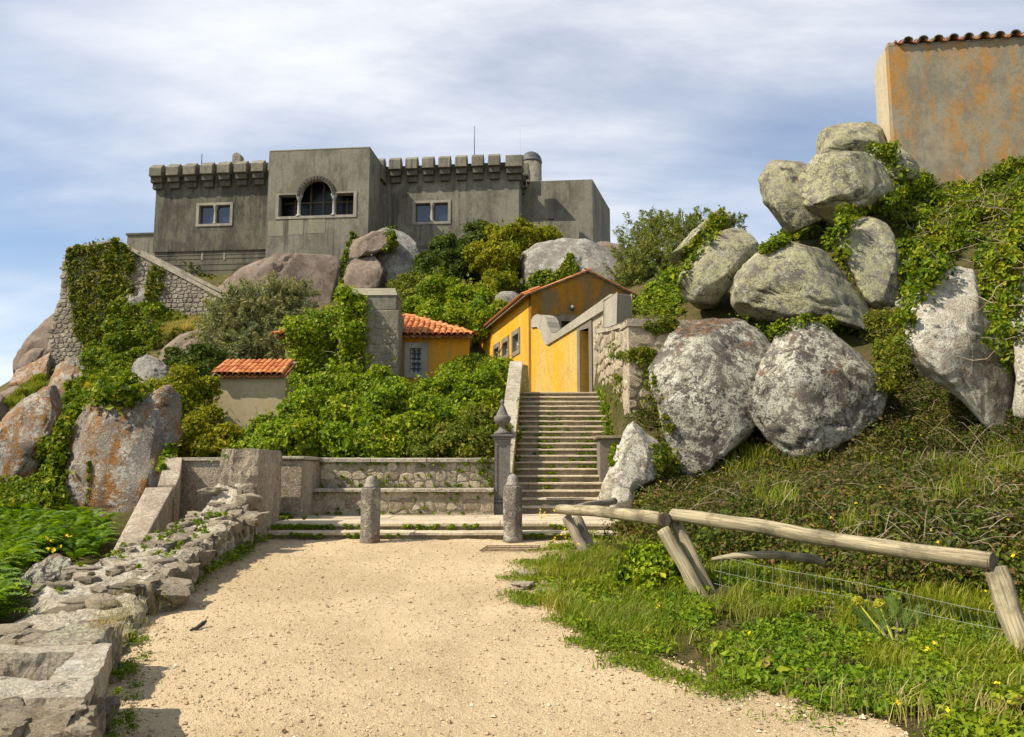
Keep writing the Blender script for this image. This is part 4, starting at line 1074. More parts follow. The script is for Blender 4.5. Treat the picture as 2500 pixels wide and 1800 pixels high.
capo = [H(x, y, 0.05) for x, y in ((1297, 800), (1297, 780), (1303, 772), (1312, 768), (1322, 768.5), (1330, 773), (1336, 785), (1340, 800), (1347, 812), (1356, 812), (1490, 719), (1506, 718), (1506, 746), (1475, 757), (1337, 842), (1330, 838), (1325, 828), (1320, 812), (1311, 798))]
bevel(MB().panel(list(reversed(capo)), [], GTE.frame(0.05), 0.46).obj('coping', M['gate_cap'], gt), 0.03)
bevel(MB().panel([H(1474, 868, 0.06), H(1484, 850, 0.06), H(1506, 835, 0.06), H(1506, 716, 0.06), H(1475, 735, 0.06)], [], GTE.frame(0.062), 0.54).obj('end_pilaster', M['gate_cap'], gt), 0.03)
jb = dz_[0][0]; je = dz_[1][0]; jt = dz_[1][1]
df = MB().panel([(jb - 0.17, zg), (jb - 0.002, zg), (jb - 0.002, jt - 0.2), (je + 0.002, jt - 0.2), (je + 0.002, zg), (je + 0.17, zg), (je + 0.17, jt + 0.05), (jb - 0.17, jt - 0.02)], [], GTE.frame(0.02), 0.46).obj('door_frame', M['door_stone'], gt)

# ================================================================== STAIRCASE
stairs = thing('staircase', 'long weathered stone staircase climbing to the ochre gate wall', 'staircase', (1.1, ST0, LZ))
for k in range(NST):
    y0 = ST0 + k * TREAD; z1 = LZ + (k + 1) * RISE
    rs = random.Random(100 + k)
    def edge(y): return xl(y) - 0.05, min(xr(y), 1.93 if y < 18.25 else 9) + 0.1
    a0, b0 = edge(y0); back = y0 + TREAD + 0.05 if k < NST - 1 else 31.0
    mb = MB(); mb.box((a0, y0, LZ - 0.4), (b0, back + 0.02, z1 - 0.048))
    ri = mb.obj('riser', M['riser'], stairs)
    # tread slab with a worn nosing
    n = 14; V, F = [], []
    for i in range(n + 1):
        x = a0 + (b0 - a0) * i / n
        w = 0.035 + 0.008 * rs.uniform(-1, 1); d = rs.uniform(0, 0.008) + (0.012 if rs.random() < 0.12 else 0)
        V += [(x, y0 - w, z1 - 0.046), (x, y0 - w, z1 - 0.012 - d), (x, y0 - w + 0.014, z1 - d), (x, back, z1), (x, back, z1 - 0.046)]
    for i in range(n):
        for j in range(5):
            F.append((i*5 + j, i*5 + (j + 1) % 5, (i+1)*5 + (j + 1) % 5, (i+1)*5 + j))
    F += [(0, 1, 2, 3, 4), tuple(n*5 + j for j in (4, 3, 2, 1, 0))]
    part('tread', V, F, M['step'], stairs)
# left parapet of the stairs
sp = thing('stair_parapet', 'ochre stair parapet with pale sloping coping left of the stairs', 'wall', (-0.1, 17.3, LZ))
def pz(D): return LZ + (D - ST0) * RISE / TREAD + 0.72
q = []
D0, D1 = 17.05, 23.9
bt = [(xl(D0) - 0.33, D0, LZ - 0.3), (xl(D0) - 0.055, D0, LZ - 0.3), (xl(D1) - 0.055, D1, LZ - 0.3), (xl(D1) - 0.33, D1, LZ - 0.3)]
tp = [(p[0], p[1], pz(p[1])) for p in bt]
MB().hexa(bt, tp).obj('parapet_wall', M['yellow_worn'], sp)
nseg = 7
for k in range(nseg):
    a, b = D0 - 0.06 + (D1 - D0 + 0.1) * k / nseg, D0 - 0.06 + (D1 - D0 + 0.1) * (k + 1) / nseg - 0.012
    bt = [(xl(a) - 0.40, a, pz(a) + 0.004), (xl(a) - 0.02, a, pz(a) + 0.004), (xl(b) - 0.02, b, pz(b) + 0.004), (xl(b) - 0.40, b, pz(b) + 0.004)]
    bevel(MB().hexa(bt, [(p[0], p[1], p[2] + 0.10) for p in bt]).obj('coping_slab', M['cap'], sp), 0.015)

# ================================================================== LANDING
ld = thing('landing', 'pale stone landing with two low steps behind the bollards', 'landing', (-0.8, 14, 0.5))
LX0, LX1 = -4.05, 3.2
def slab_row(name, x0, x1, y0, y1, z0, z1, cuts, mat, parent, seed):
    rs = random.Random(seed); xs = [x0] + cuts + [x1]
    for a, b in zip(xs[:-1], xs[1:]):
        j = rs.uniform(-0.012, 0.012); dz = rs.uniform(-0.006, 0.006)
        n = 10; V, F = [], []
        for i in range(n + 1):
            x = a + 0.006 + (b - a - 0.012) * i / n; e = rs.uniform(0, 0.012)
            V += [(x, y0 + j, z0), (x, y0 + j, z1 + dz - 0.015 - e), (x, y0 + j + 0.018, z1 + dz - e * 0.4), (x, y1, z1 + dz), (x, y1, z0)]
        for i in range(n):
            for q_ in range(5): F.append((i*5 + q_, i*5 + (q_ + 1) % 5, (i+1)*5 + (q_ + 1) % 5, (i+1)*5 + q_))
        F += [(0, 1, 2, 3, 4), tuple(n*5 + q_ for q_ in (4, 3, 2, 1, 0))]
        part(name, V, F, mat, parent)
slab_row('step_slab', LX0 - 0.1, LX1, 13.62, 14.1, 0.612, 0.672, [-1.6, 0.9], M['step'], ld, 1)
slab_row('step_slab', LX0, LX1, 13.94, 14.5, 0.735, LZ, [-2.5, -0.2, 1.6], M['step'], ld, 2)
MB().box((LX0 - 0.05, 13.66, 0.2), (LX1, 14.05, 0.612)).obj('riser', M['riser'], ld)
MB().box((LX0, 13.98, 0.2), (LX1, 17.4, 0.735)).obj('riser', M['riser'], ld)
rs = random.Random(8); y = 14.505
for row in range(3):
    y2 = [15.3, 16.2, 17.02][row]; cuts = sorted(rs.uniform(LX0 + 0.6, LX1 - 0.6) for _ in range(4)); xs = [LX0] + cuts + [LX1]
    for a, b in zip(xs[:-1], xs[1:]):
        MB().box((a + 0.006, y + 0.006, 0.735), (b - 0.006, y2, LZ + rs.uniform(-0.006, 0.004))).obj('paving_slab', M['step'], ld)
    y = y2
# ================================================================== BENCH AND ITS BACK WALL
bx0, bx1 = -3.92, -0.36
bz = at(900, 1193, 16.35).z; wz = at(900, 1118, 16.95).z
bench = thing('stone_bench', 'long rubble stone bench with slab seat built along the terrace wall', 'bench', (-2.1, 16.6, LZ))
MB().box((bx0 - 0.2, 16.46, LZ - 0.05), (bx1, 16.9, bz - 0.07)).obj('core', M['mortar'], bench)
BP = WP((bx0 - 0.02, 16.45), (bx1, 16.45))
rubble(bench, rect(0.0, BP.L, LZ + 0.02, bz - 0.08), BP.frame(), 0.30, 0.20, M['stone_wall'], 31, 0.010, gap=0.010)
slab_row('seat_slab', bx0 - 0.15, bx1, 16.38, 16.94, bz - 0.068, bz, [-2.7, -1.5], M['cap'], bench, 5)
bw = thing('terrace_wall_low', 'rubble wall with flat coping behind the stone bench', 'wall', (-2.1, 17.1, LZ))
MB().box((bx0 - 0.2, 16.96, LZ - 0.1), (bx1, 17.4, wz - 0.09)).obj('core', M['mortar'], bw)
WB = WP((bx0, 16.95), (bx1, 16.95))
rubble(bw, rect(0.0, WB.L, bz + 0.005, wz - 0.095), WB.frame(), 0.26, 0.19, M['stone_wall'], 33, 0.012, gap=0.010)
slab_row('coping_slab', bx0 - 0.2, bx1 + 0.02, 16.88, 17.46, wz - 0.088, wz, [-2.9, -1.75, -0.9], M['cap'], bw, 6)
# side return of that wall
sr = thing('return_wall', 'short rendered return wall between the bench and the square pier', 'wall', (-4.3, 16, LZ))
rz = at(715, 1114, 15.6).z
bevel(MB().box((-5.4, 15.55, LZ - 0.3), (-3.94, 17.2, rz - 0.07)).obj('body', M['wall_grey'], sr), 0.03)
bevel(MB().box((-5.4, 15.5, rz - 0.066), (-3.90, 17.25, rz)).obj('coping', M['cap'], sr), 0.02)
RW = WP((-3.938, 15.6), (-3.938, 16.9))
# square pier
pr = thing('square_pier', 'square rendered stone pier at the head of the low rubble wall', 'pier', (-4.35, 13.6, 0.5))
pz1 = at(590, 1096, 13.0).z
P_ = [(at(541, 1100, 13.0).x, 12.98), (at(632, 1100, 13.0).x, 13.0), (-3.99, 14.3), (-4.62, 14.3)]
V = []; rs = random.Random(3)
mb = MB()
N1 = 9
ring = []
for a, b in zip(P_, P_[1:] + P_[:1]):
    for i in range(N1): ring.append((a[0] + (b[0] - a[0]) * i / N1, a[1] + (b[1] - a[1]) * i / N1))
Z = np.linspace(0.2, pz1, 14)
cx, cy = np.mean([p[0] for p in P_]), np.mean([p[1] for p in P_])
V, F = [], []
for zi, z in enumerate(Z):
    for p in ring:
        s_ = 1.0 if zi < 13 else 0.965
        V.append((cx + (p[0] - cx) * s_, cy + (p[1] - cy) * s_, z))
V = np.array(V); V[:, :2] += (fbm(V, 2.6, 4, 0.6) * 0.05)[:, None] * norm(V[:, :2] - (cx, cy)); V[:, 2] += np.where(V[:, 2] > pz1 - 0.01, fbm(V, 3.0, 2) * 0.02, 0)
n = len(ring)
for zi in range(13):
    for i in range(n): F.append((zi*n + i, zi*n + (i+1) % n, (zi+1)*n + (i+1) % n, (zi+1)*n + i))
F.append(tuple(13*n + i for i in range(n)))
part('pier_body', V, F, M['wall_grey'], pr)
# dark pedestal with urn
ped = thing('urn_pedestal', 'dark stone pedestal carrying a finial urn beside the stairs', 'pedestal', tuple(at(1225, 1253, 16.75)))
pc = at(1226, 1253, 16.75); pzt = at(1226, 1062, 16.75).z
b_ = MB(); b_.box((pc.x - 0.21, 16.55, LZ), (pc.x + 0.21, 16.95, LZ + 0.22)); b_.box((pc.x - 0.18, 16.58, LZ + 0.224), (pc.x + 0.18, 16.92, LZ + 0.30)); bevel(b_.obj('plinth', M['dark_stone'], ped), 0.02)
bevel(MB().panel([(pc.x - 0.16, LZ + 0.304), (pc.x + 0.16, LZ + 0.304), (pc.x + 0.16, pzt - 0.10), (pc.x - 0.16, pzt - 0.10)], [rect(pc.x - 0.10, pc.x + 0.10, LZ + 0.42, pzt - 0.22)], lambda u, v, d: (u, 16.60 + d, v), 0.02).obj('panel_frame', M['dark_stone'], ped), 0.006)
bevel(MB().box((pc.x - 0.155, 16.615, LZ + 0.304), (pc.x + 0.155, 16.90, pzt - 0.10)).obj('shaft', M['dark_stone'], ped), 0.01)
b_ = MB(); b_.box((pc.x - 0.19, 16.57, pzt - 0.096), (pc.x + 0.19, 16.93, pzt - 0.05)); b_.box((pc.x - 0.225, 16.535, pzt - 0.046), (pc.x + 0.225, 16.965, pzt)); bevel(b_.obj('cornice', M['dark_stone'], ped), 0.012)
uh = at(1226, 976, 16.75).z - pzt
MB().lathe((pc.x, 16.75, pzt + 0.003), [(r, z * uh / 0.70) for r, z in ((0.17, 0), (0.17, 0.05), (0.10, 0.08), (0.065, 0.12), (0.06, 0.17), (0.09, 0.20), (0.15, 0.24), (0.172, 0.29), (0.175, 0.35), (0.16, 0.365), (0.13, 0.375), (0.11, 0.42), (0.075, 0.50), (0.05, 0.56), (0.03, 0.60), (0.045, 0.63), (0.045, 0.66), (0.02, 0.70))], 24).obj('urn', M['dark_stone'], ped, smooth=True)
# pier right of the stairs
rp = thing('stair_end_pier', 'plain brown stone pier with flat cap right of the stairs', 'pier', (2.05, 18.3, LZ))
zc = at(1480, 1064, 18.2).z
bevel(MB().box((1.93, 18.2, LZ - 0.3), (2.46, 18.75, zc - 0.07)).obj('shaft', M['door_stone'], rp), 0.02)
bevel(MB().box((1.86, 18.13, zc - 0.066), (2.52, 18.8, zc)).obj('cap', M['riser'], rp), 0.015)
# ================================================================== RETAINING WALL RIGHT OF THE STAIRS
rt = thing('retaining_wall', 'crumbling rubble retaining wall right of the stairs with weeds in its joints', 'wall', (2.8, 21, TOPZ - 2))
RL = WP((2.60, 24.35), (2.80, 19.55)); RF = WP((2.80, 19.42), (4.4, 19.62))
zf = RF.hit(1560, 784)[1]; zfar = H(1500, 790)[1]
regL = [(0.0, LZ), (RL.L, LZ + 0.2), (RL.L, zf - 0.1), (RL.L * 0.55, zf + 0.15), (0.0, zf + 0.55)]
MB().panel(regL, [], RL.frame(), 0.5).obj('core', M['mortar'], rt)
MB().panel([(0.45, LZ), (RF.L, LZ), (RF.L, zf - 0.13), (0.0, zf - 0.13), (0, LZ)], [], RF.frame(), 0.6).obj('core', M['mortar'], rt)
rubble(rt, [(0.05, TOPZ - 2.6), (RL.L - 0.05, LZ + 0.4), (RL.L - 0.05, zf - 0.15), (RL.L * 0.55, zf + 0.1), (0.05, zf + 0.5)], RL.frame(), 0.40, 0.30, M['stone_wall'], 41, 0.05, gap=0.04)
rubble(rt, rect(-0.03, RF.L, LZ + 0.5, zf - 0.15), RF.frame(), 0.42, 0.32, M['stone_wall'], 43, 0.05, gap=0.04)
bevel(MB().panel(rect(-0.04, RF.L, zf - 0.127, zf + 0.03), [], RF.frame(0.07), 0.7).obj('coping', M['cap'], rt), 0.02)
bevel(MB().panel([(0, zf + 0.553), (RL.L * 0.55, zf + 0.153), (RL.L + 0.05, zf - 0.09), (RL.L + 0.05, zf + 0.02), (RL.L * 0.55, zf + 0.27), (0, zf + 0.67)], [], RL.frame(0.06), 0.45).obj('coping', M['cap'], rt), 0.02)

# ================================================================== SMALL HOUSE, CHIMNEY, SHED
sx0, sx1 = at(697, 850, 27).x, at(1145, 850, 27).x
she = at(1145, 826, 26.9).z
sh = thing('small_house', 'small orange house with hipped red tile roof behind the green shrubs', 'house', ((sx0 + sx1) / 2, 27, 3.5))
SHW = WP((sx0, 27), (sx1, 27))
wq = hit_rect(SHW, 1000, 912, 1030, 850); 
split = SHW.hit(976, 850)[0]
MB().panel([(split, 2.2), (SHW.L, 2.2), (SHW.L, she + 0.05), (split, she + 0.05)], [wq], SHW.frame(), 0.35).obj('front_wall', M['small_house'], sh)
MB().panel([(0, 2.2), (split - 0.002, 2.2), (split - 0.002, she + 0.05), (0, she + 0.05)], [], SHW.frame(), 0.35).obj('front_wall', M['shed'], sh)
MB().box((sx0, 27.352, 2.2), (sx0 + 0.3, 31.8, she + 0.05)).obj('side_wall', M['shed'], sh)
MB().hexa([(sx1 - 0.3, 27.352, 2.2), (sx1, 27.352, 2.2), (sx1 - 0.36, 31.8, 2.2), (sx1 - 0.66, 31.8, 2.2)], [(sx1 - 0.3, 27.352, she + 0.05), (sx1, 27.352, she + 0.05), (sx1 - 0.36, 31.8, she + 0.05), (sx1 - 0.66, 31.8, she + 0.05)]).obj('side_wall', M['small_house'], sh)
u0, z0 = wq[0]; u1, z1 = wq[2]
fr_ = MB().panel(rect(u0 - 0.17, u1 + 0.19, z0 - 0.15, z1 + 0.19), [rect(u0 + 0.004, u1 - 0.004, z0 + 0.004, z1 - 0.004)], SHW.frame(0.04), 0.3).obj('window', M['frame_grey'], sh)
MB().panel(rect(u0, u1, z0, z1), [], SHW.frame(-0.22), 0.03).obj('pane', M['glass'], fr_)
zm = (z0 + z1) / 2
MB().panel(rect(u0, u1, z0, z1), [rect(u0 + 0.06, u1 - 0.06, z0 + 0.06, zm - 0.04), rect(u0 + 0.06, u1 - 0.06, zm + 0.04, z1 - 0.06)], SHW.frame(-0.14), 0.05).obj('sash', M['paint_white'], fr_)
for i in range(1, 3):
    b_ = MB(); uu = u0 + (u1 - u0) * i / 3; b_.tube([SHW.fr(uu, z0, 0.06), SHW.fr(uu, z1, 0.06)], 0.014, 5); b_.obj('bar', M['iron'], fr_)
for i in range(1, 5):
    b_ = MB(); zz = z0 + (z1 - z0) * i / 5; b_.tube([SHW.fr(u0, zz, 0.06), SHW.fr(u1, zz, 0.06)], 0.014, 5); b_.obj('bar', M['iron'], fr_)
# hipped roof
ex0, ex1, ey0, ey1 = sx0 - 0.28, sx1 + 0.14, 26.72, 32.1
hw = (ey1 - ey0) / 2; sl = 0.44; rz_ = she + 0.02 + hw * sl
zE = she + 0.02
roof = MB().add([(ex0, ey0, zE), (ex1, ey0, zE), (ex1 - 0.45, ey1, zE), (ex0, ey1, zE), (ex0 + hw, ey0 + hw, rz_), (ex1 - hw, ey0 + hw, rz_)],
                [(0, 1, 5, 4), (1, 2, 5), (2, 3, 4, 5), (3, 0, 4), (3, 2, 1, 0)]).obj('roof', M['tile_old'], sh)
up3 = np.array([0, 1, sl]); up3 = up3 / np.linalg.norm(up3); rt3 = np.array([1.0, 0, 0]); nr3 = np.cross(rt3, up3)
tile_me = mesh_np('tile', TV, TF, M['tile']); 
def put_tile(name, me, parent, o3, right, up, nrm, rs=None, s=1.0):
    if rs is not None:
        a = rs.uniform(-0.03, 0.03); right, up = right * math.cos(a) + up * math.sin(a), up * math.cos(a) - right * math.sin(a)
        o3 = o3 + nrm * rs.uniform(-0.008, 0.012) + up * rs.uniform(-0.015, 0.015)
    A = Matrix(((right[0]*s, up[0]*s, nrm[0]*s, o3[0]), (right[1]*s, up[1]*s, nrm[1]*s, o3[1]), (right[2]*s, up[2]*s, nrm[2]*s, o3[2]), (0, 0, 0, 1)))
    root = parent
    while root.name not in ROOTM: root = root.parent
    o = inst(name, me, parent, ROOTM[root.name].inverted() @ A)
    return o
rs = random.Random(12)
pan_V = TV * np.array([1.0, 1.0, -1.0]); pan_me = mesh_np('pan_tile', pan_V, TF, M['tile'])
def tile_field(parent, x0, x1, y0, ze_, sl, rows, lim, joined=None, pitch=0.205):
    up = np.array([0, 1, sl]); up = up / np.linalg.norm(up); rt = np.array([1.0, 0, 0]); nr = np.cross(rt, up)
    x = x0
    while x < x1:
        for r_ in range(rows):
            p = np.array([x, y0 - 0.05, ze_ - 0.05 * sl]) + up * 0.33 * r_ + nr * (0.085 + 0.012 * r_ * 0)
            if not lim(p[0], p[1]): continue
            pp = p + rt * pitch / 2 - nr * 0.03
            if joined is None:
                put_tile('tile', tile_me, parent, p, rt, up, nr, rs)
                put_tile('pan_tile', pan_me, parent, pp, rt, up, nr, rs, 0.9)
            else:
                joined.add(tile_xf(p, rt, up, nr), TF); joined.add(((pan_V * 0.9) @ np.array([rt, up, nr])) + pp, TF)
        x += pitch
limf = lambda x, y: (x < ex1 - (y - ey0) - 0.05) and (x > ex0 + (y - ey0) + 0.05)
xs_ = at(960, 800, 26.8).x
tile_field(sh, xs_, ex1, ey0, zE, sl, 8, limf)
jn = MB(); tile_field(sh, ex0 + 0.1, xs_ - 0.1, ey0, zE, sl, 8, limf, jn)
o = jn.obj('roof_tiles', M['tile'], sh); tag(o, kind='stuff')
hv = np.array([-1, 1, sl]); hl = np.linalg.norm(hv); hv = hv / hl; hr = norm(np.cross(hv, (0, 0, 1))); hn = np.cross(hr, hv)
for k in range(11):
    put_tile('hip_tile', tile_me, sh, np.array([ex1 + 0.04, ey0 - 0.04, zE + 0.07]) + hv * 0.34 * k, hr, hv, hn, rs, 1.15)
hv2 = np.array([1, 1, sl]) / hl; hr2 = norm(np.cross(hv2, (0, 0, 1))); hn2 = np.cross(hr2, hv2)
for k in range(11):
    put_tile('hip_tile', tile_me, sh, np.array([ex0 - 0.04, ey0 - 0.04, zE + 0.07]) + hv2 * 0.34 * k, hr2, hv2, hn2, rs, 1.15)
# broad chimney block
ch = thing('chimney_block', 'broad grey chimney block with sloped cap rising in front of the orange house', 'chimney', (at(900, 800, 26).x, 26.2, 3.0))
cx0, cx1 = at(836, 800, 25.9).x, at(975, 800, 25.9).x
zs1 = at(900, 757, 25.9).z; zs2 = at(900, 721, 25.9).z; zs3 = at(900, 704, 26.3).z
bevel(MB().box((cx0, 25.9, 2.0), (cx1, 27.1, zs1)).obj('lower_stack', M['chimney'], ch), 0.04)
cu1 = at(968, 740, 25.9).x
bevel(MB().box((cx0 + 0.03, 25.95, zs1 + 0.003), (cu1, 27.05, zs2)).obj('upper_stack', M['castle'], ch), 0.03)
b0 = [(cx0, 25.91, zs2 + 0.003), (cu1 + 0.03, 25.91, zs2 + 0.003), (cu1 + 0.03, 27.1, zs2 + 0.003), (cx0, 27.1, zs2 + 0.003)]
t0 = [(cx0 + 0.1, 26.3, zs3), (cu1 - 0.10, 26.3, zs3), (cu1 - 0.10, 26.8, zs3), (cx0 + 0.1, 26.8, zs3)]
bevel(MB().hexa(b0, t0).obj('cap', M['patch'], ch), 0.02)
CHP = WP((cx0, 25.9), (cx1, 25.9))
rubble(ch, rect(0.05, CHP.L - 0.05, 3.2, zs1 - 0.35), CHP.frame(-0.005), 0.5, 0.24, M['chimney'], 51, 0.022, gap=0.04)
# shed
shx0, shx1 = at(521, 950, 25).x, at(697, 950, 25).x
shz = at(600, 922, 24.95).z
sd = thing('shed', 'low plastered shed with a red tile roof beside the ivy house', 'shed', ((shx0 + shx1) / 2, 25.5, 1.5))
MB().box((shx0, 25.0, 0.6), (shx1, 26.2, shz)).obj('wall', M['shed'], sd)
sls = 0.46
MB().hexa([(shx0 - 0.06, 24.88, shz - 0.02), (shx1 + 0.02, 24.88, shz - 0.02), (shx1 + 0.02, 26.25, shz - 0.02 + 1.37 * sls), (shx0 - 0.06, 26.25, shz - 0.02 + 1.37 * sls)],
          [(shx0 - 0.06, 24.88, shz + 0.04), (shx1 + 0.02, 24.88, shz + 0.04), (shx1 + 0.02, 26.25, shz + 0.04 + 1.37 * sls), (shx0 - 0.06, 26.25, shz + 0.04 + 1.37 * sls)]).obj('roof', M['tile_old'], sd)
tile_field(sd, shx0 + 0.06, shx1 - 0.02, 24.86, shz + 0.02, sls, 4, lambda x, y: True, None, 0.168)

# ================================================================== TOWER HOUSE TOP RIGHT
TZ = at(2178, 112, 27.0).z
TP = WP(at(2180, 300, 27.0), at(2560, 300, 26.4)); TP = WP(TP.p, TP.p + TP.e * 8.5)
tb = thing('upper_house', 'tall rust stained rendered house corner with tiled eave above the boulders', 'house', (*TP.p, at(2300, 460, 27).z))
tzb = at(2300, 520, 27).z
b_ = [TP.fr(0, tzb, 0), TP.fr(TP.L, tzb, 0), TP.fr(TP.L, tzb, 1.55), TP.fr(0.0, tzb, 1.55)]
mb = MB().hexa(b_, [(p[0], p[1], TZ) for p in b_])
MB().panel(rect(0, TP.L, tzb, TZ - 0.02), [], TP.frame(), 0.3).obj('front_wall', M['tower'], tb)
SDE = WP(TP.fr(0, 0, 1.58)[:2], TP.fr(0, 0, 0.302)[:2])
bevel(MB().panel([(-0.0, tzb), (SDE.L, tzb), (SDE.L, TZ + 0.05), (0.25, TZ + 0.02), (0, TZ - 0.25)], [], SDE.frame(0.0), 0.3).obj('side_wall', M['tower_side'], tb), 0.02)
MB().panel(rect(0.302, TP.L, tzb, TZ - 0.3), [], TP.frame(-1.3), 0.3).obj('rear_wall', M['tower'], tb)
bevel(MB().hexa([TP.fr(-0.01, TZ - 0.018, -0.01), TP.fr(0.22, TZ - 0.018, -0.01), TP.fr(0.22, TZ - 0.018, 0.30), TP.fr(-0.01, TZ - 0.018, 0.30)], [TP.fr(-0.01, TZ + 0.12, -0.01), TP.fr(0.22, TZ + 0.10, -0.01), TP.fr(0.22, TZ + 0.10, 0.30), TP.fr(-0.01, TZ + 0.12, 0.30)]).obj('corner_block', M['wall_grey'], tb), 0.01)
e3 = np.array([TP.e[0], TP.e[1], 0]); n3 = np.array([-TP.n[0], -TP.n[1], 0.25]); n3 /= np.linalg.norm(n3); u3 = np.cross(e3, n3)
big_tile = mesh_np('eave_tile', TV, TF, M['tile_old']); pan2 = mesh_np('eave_pan_tile', pan_V, TF, M['tile'])
rs = random.Random(4); u = 0.62
while u < TP.L:
    base = np.array(TP.fr(u, TZ + 0.07, -0.16))
    put_tile('eave_tile', big_tile, tb, base, e3, n3, u3, rs, 1.65)
    put_tile('eave_pan_tile', pan2, tb, np.array(TP.fr(u - 0.25, TZ + 0.13, -0.14)), e3, n3, u3, rs, 1.55)
    put_tile('upper_tile', tile_me, tb, base + n3 * 0.5 + u3 * 0.02, e3, n3, u3, rs, 1.6)
    u += 0.5
MB().hexa([TP.fr(0.24, TZ - 0.015, 0.0), TP.fr(TP.L, TZ - 0.015, 0.0), TP.fr(TP.L, TZ + 0.2, 1.3), TP.fr(0.24, TZ + 0.2, 1.3)], [TP.fr(0.24, TZ + 0.03, 0.0), TP.fr(TP.L, TZ + 0.03, 0.0), TP.fr(TP.L, TZ + 0.25, 1.3), TP.fr(0.24, TZ + 0.25, 1.3)]).obj('roof', M['tile_old'], tb)
part('ridge_tile', tile_xf(np.array(TP.fr(2.05, TZ + 0.36, 0.6)), e3 * 1.6, n3 * 1.6, u3 * 1.6), TF, M['tile'], tb)

# ================================================================== BOLLARDS
def bollard(px, pyb, label, hgt, lean):
    x, D = ground_at(px, pyb); z = pathz(D)
    t = thing('bollard', label, 'bollard', (x, D, z - 0.03), 0, 'stone bollards before the landing')
    r = 0.155
    prof = [(r * 1.08, 0), (r * 1.06, 0.06), (r * 1.0, 0.10), (r, 0.3), (r * 0.99, 0.55), (r * 0.98, hgt * 0.70), (r * 0.98, hgt * 0.805), (r * 0.93, hgt * 0.825)]
    mb = MB().lathe((x, D, z - 0.03), prof, 32)
    V = np.array(mb.v); d = norm(np.c_[V[:, :2] - (x, D), np.zeros(len(V))]); V += d * (fbm(V, 9, 3) * 0.010)[:, None]
    part('shaft', V, mb.f, M['bollard_lichen'], t, smooth=True)
    h = hgt * 0.828
    mb = MB().lathe((x, D, z - 0.03), [(r * 0.80, h), (r * 0.82, h + 0.01), (r * 0.66, h + 0.04), (r * 0.60, h + 0.07), (r * 0.56, h + 0.11), (r * 0.45, h + 0.15), (r * 0.25, h + 0.175), (0.01, hgt)], 28)
    part('knob', mb.v, mb.f, M['bollard'], t, smooth=True)
bollard(903, 1325, 'stone bollard with round knob standing left of the other bollard', 1.085, 0)
bollard(1252, 1320, 'stone bollard with taller pointed knob in front of the urn pedestal', 1.10, 0)
# drain grate
gxy = [ground_at(*q_) for q_ in ((1172, 1348), (1308, 1348), (1318, 1336), (1190, 1336))]
gr = thing('drain_grate', 'rusty flat drain grate set in the gravel before the right bollard', 'grate', (gxy[0][0] + 0.4, gxy[0][1], pathz(gxy[0][1])))
gz = lambda y: pathz(y) + 0.018
ga, gb, gc, gd_ = [np.array(q_) for q_ in gxy]
for k in range(4):
    t = k / 3; a = ga * (1 - t) + gd_ * t; b = gb * (1 - t) + gc * t
    MB().tube([(a[0], a[1], gz(a[1])), (b[0], b[1], gz(b[1]))], 0.009, 6).obj('bar', M['rusty'], gr)
for k in (0, 1):
    t = k; a = ga * (1 - t) + gb * t; b = gd_ * (1 - t) + gc * t
    MB().tube([(a[0], a[1], gz(a[1])), (b[0], b[1], gz(b[1]))], 0.009, 6).obj('bar', M['rusty'], gr)

# ================================================================== LEFT SIDE: CURVED PARAPET, BACK WALL, LOW RUBBLE WALL
lp = thing('side_parapet', 'rendered parapet stepping down toward the ferns beside the low rubble wall', 'wall', (-5.3, 12, 0.2))
A1 = at(405, 1116, 14.9); A2 = at(446, 1116, 14.9); B1 = at(378, 1185, 13.5); B2 = at(426, 1187, 13.5)
C1_ = at(258, 1375, 10.2); C2_ = at(322, 1372, 10.0); E1 = at(232, 1450, 9.2); E2 = at(288, 1430, 9.1)
def wall_strip(name, L, Rr, zb_, mat, thick_top=None):
    """wall whose top runs through paired left/right points"""
    V, F = [], []; n = len(L)
    for a, b in zip(L, Rr):
        V += [(a.x, a.y, zb_), (a.x, a.y, a.z), (b.x, b.y, b.z), (b.x, b.y, zb_)]
    for i in range(n - 1):
        for j in range(4): F.append((i*4 + j, i*4 + (j + 1) % 4, (i+1)*4 + (j + 1) % 4, (i+1)*4 + j))
    F += [(3, 2, 1, 0), tuple((n-1)*4 + j for j in range(4))]
    return part(name, V, F, mat, lp)
A1b = at(392, 1160, 14.0); A2b = at(440, 1160, 14.0)
bevel(wall_strip('upper_wall', [A1, A1b, at(385, 1183, 13.6)], [A2, A2b, at(430, 1185, 13.6)], -0.6, M['wall_grey']), 0.02)
B1 = at(355, 1190, 13.55); B2 = at(424, 1188, 13.55)
bevel(wall_strip('lower_wall', [B1, C1_, E1], [B2, C2_, E2], -0.6, M['wall_grey']), 0.02)
lb = thing('alcove_wall', 'shaded rendered wall between the stepped parapet and the square pier', 'wall', (-5.6, 15, 0))
AW = WP(A2[:2], (-4.5, 14.9)); azt = at(500, 1117, 14.9).z
MB().panel(rect(-0.35, AW.L + 0.2, -0.3, azt - 0.06), [], AW.frame(), 0.35).obj('body', M['wall_grey'], lb)
bevel(MB().panel(rect(-0.3, AW.L + 0.2, azt - 0.057, azt), [], AW.frame(0.04), 0.45).obj('coping', M['cap'], lb), 0.01)

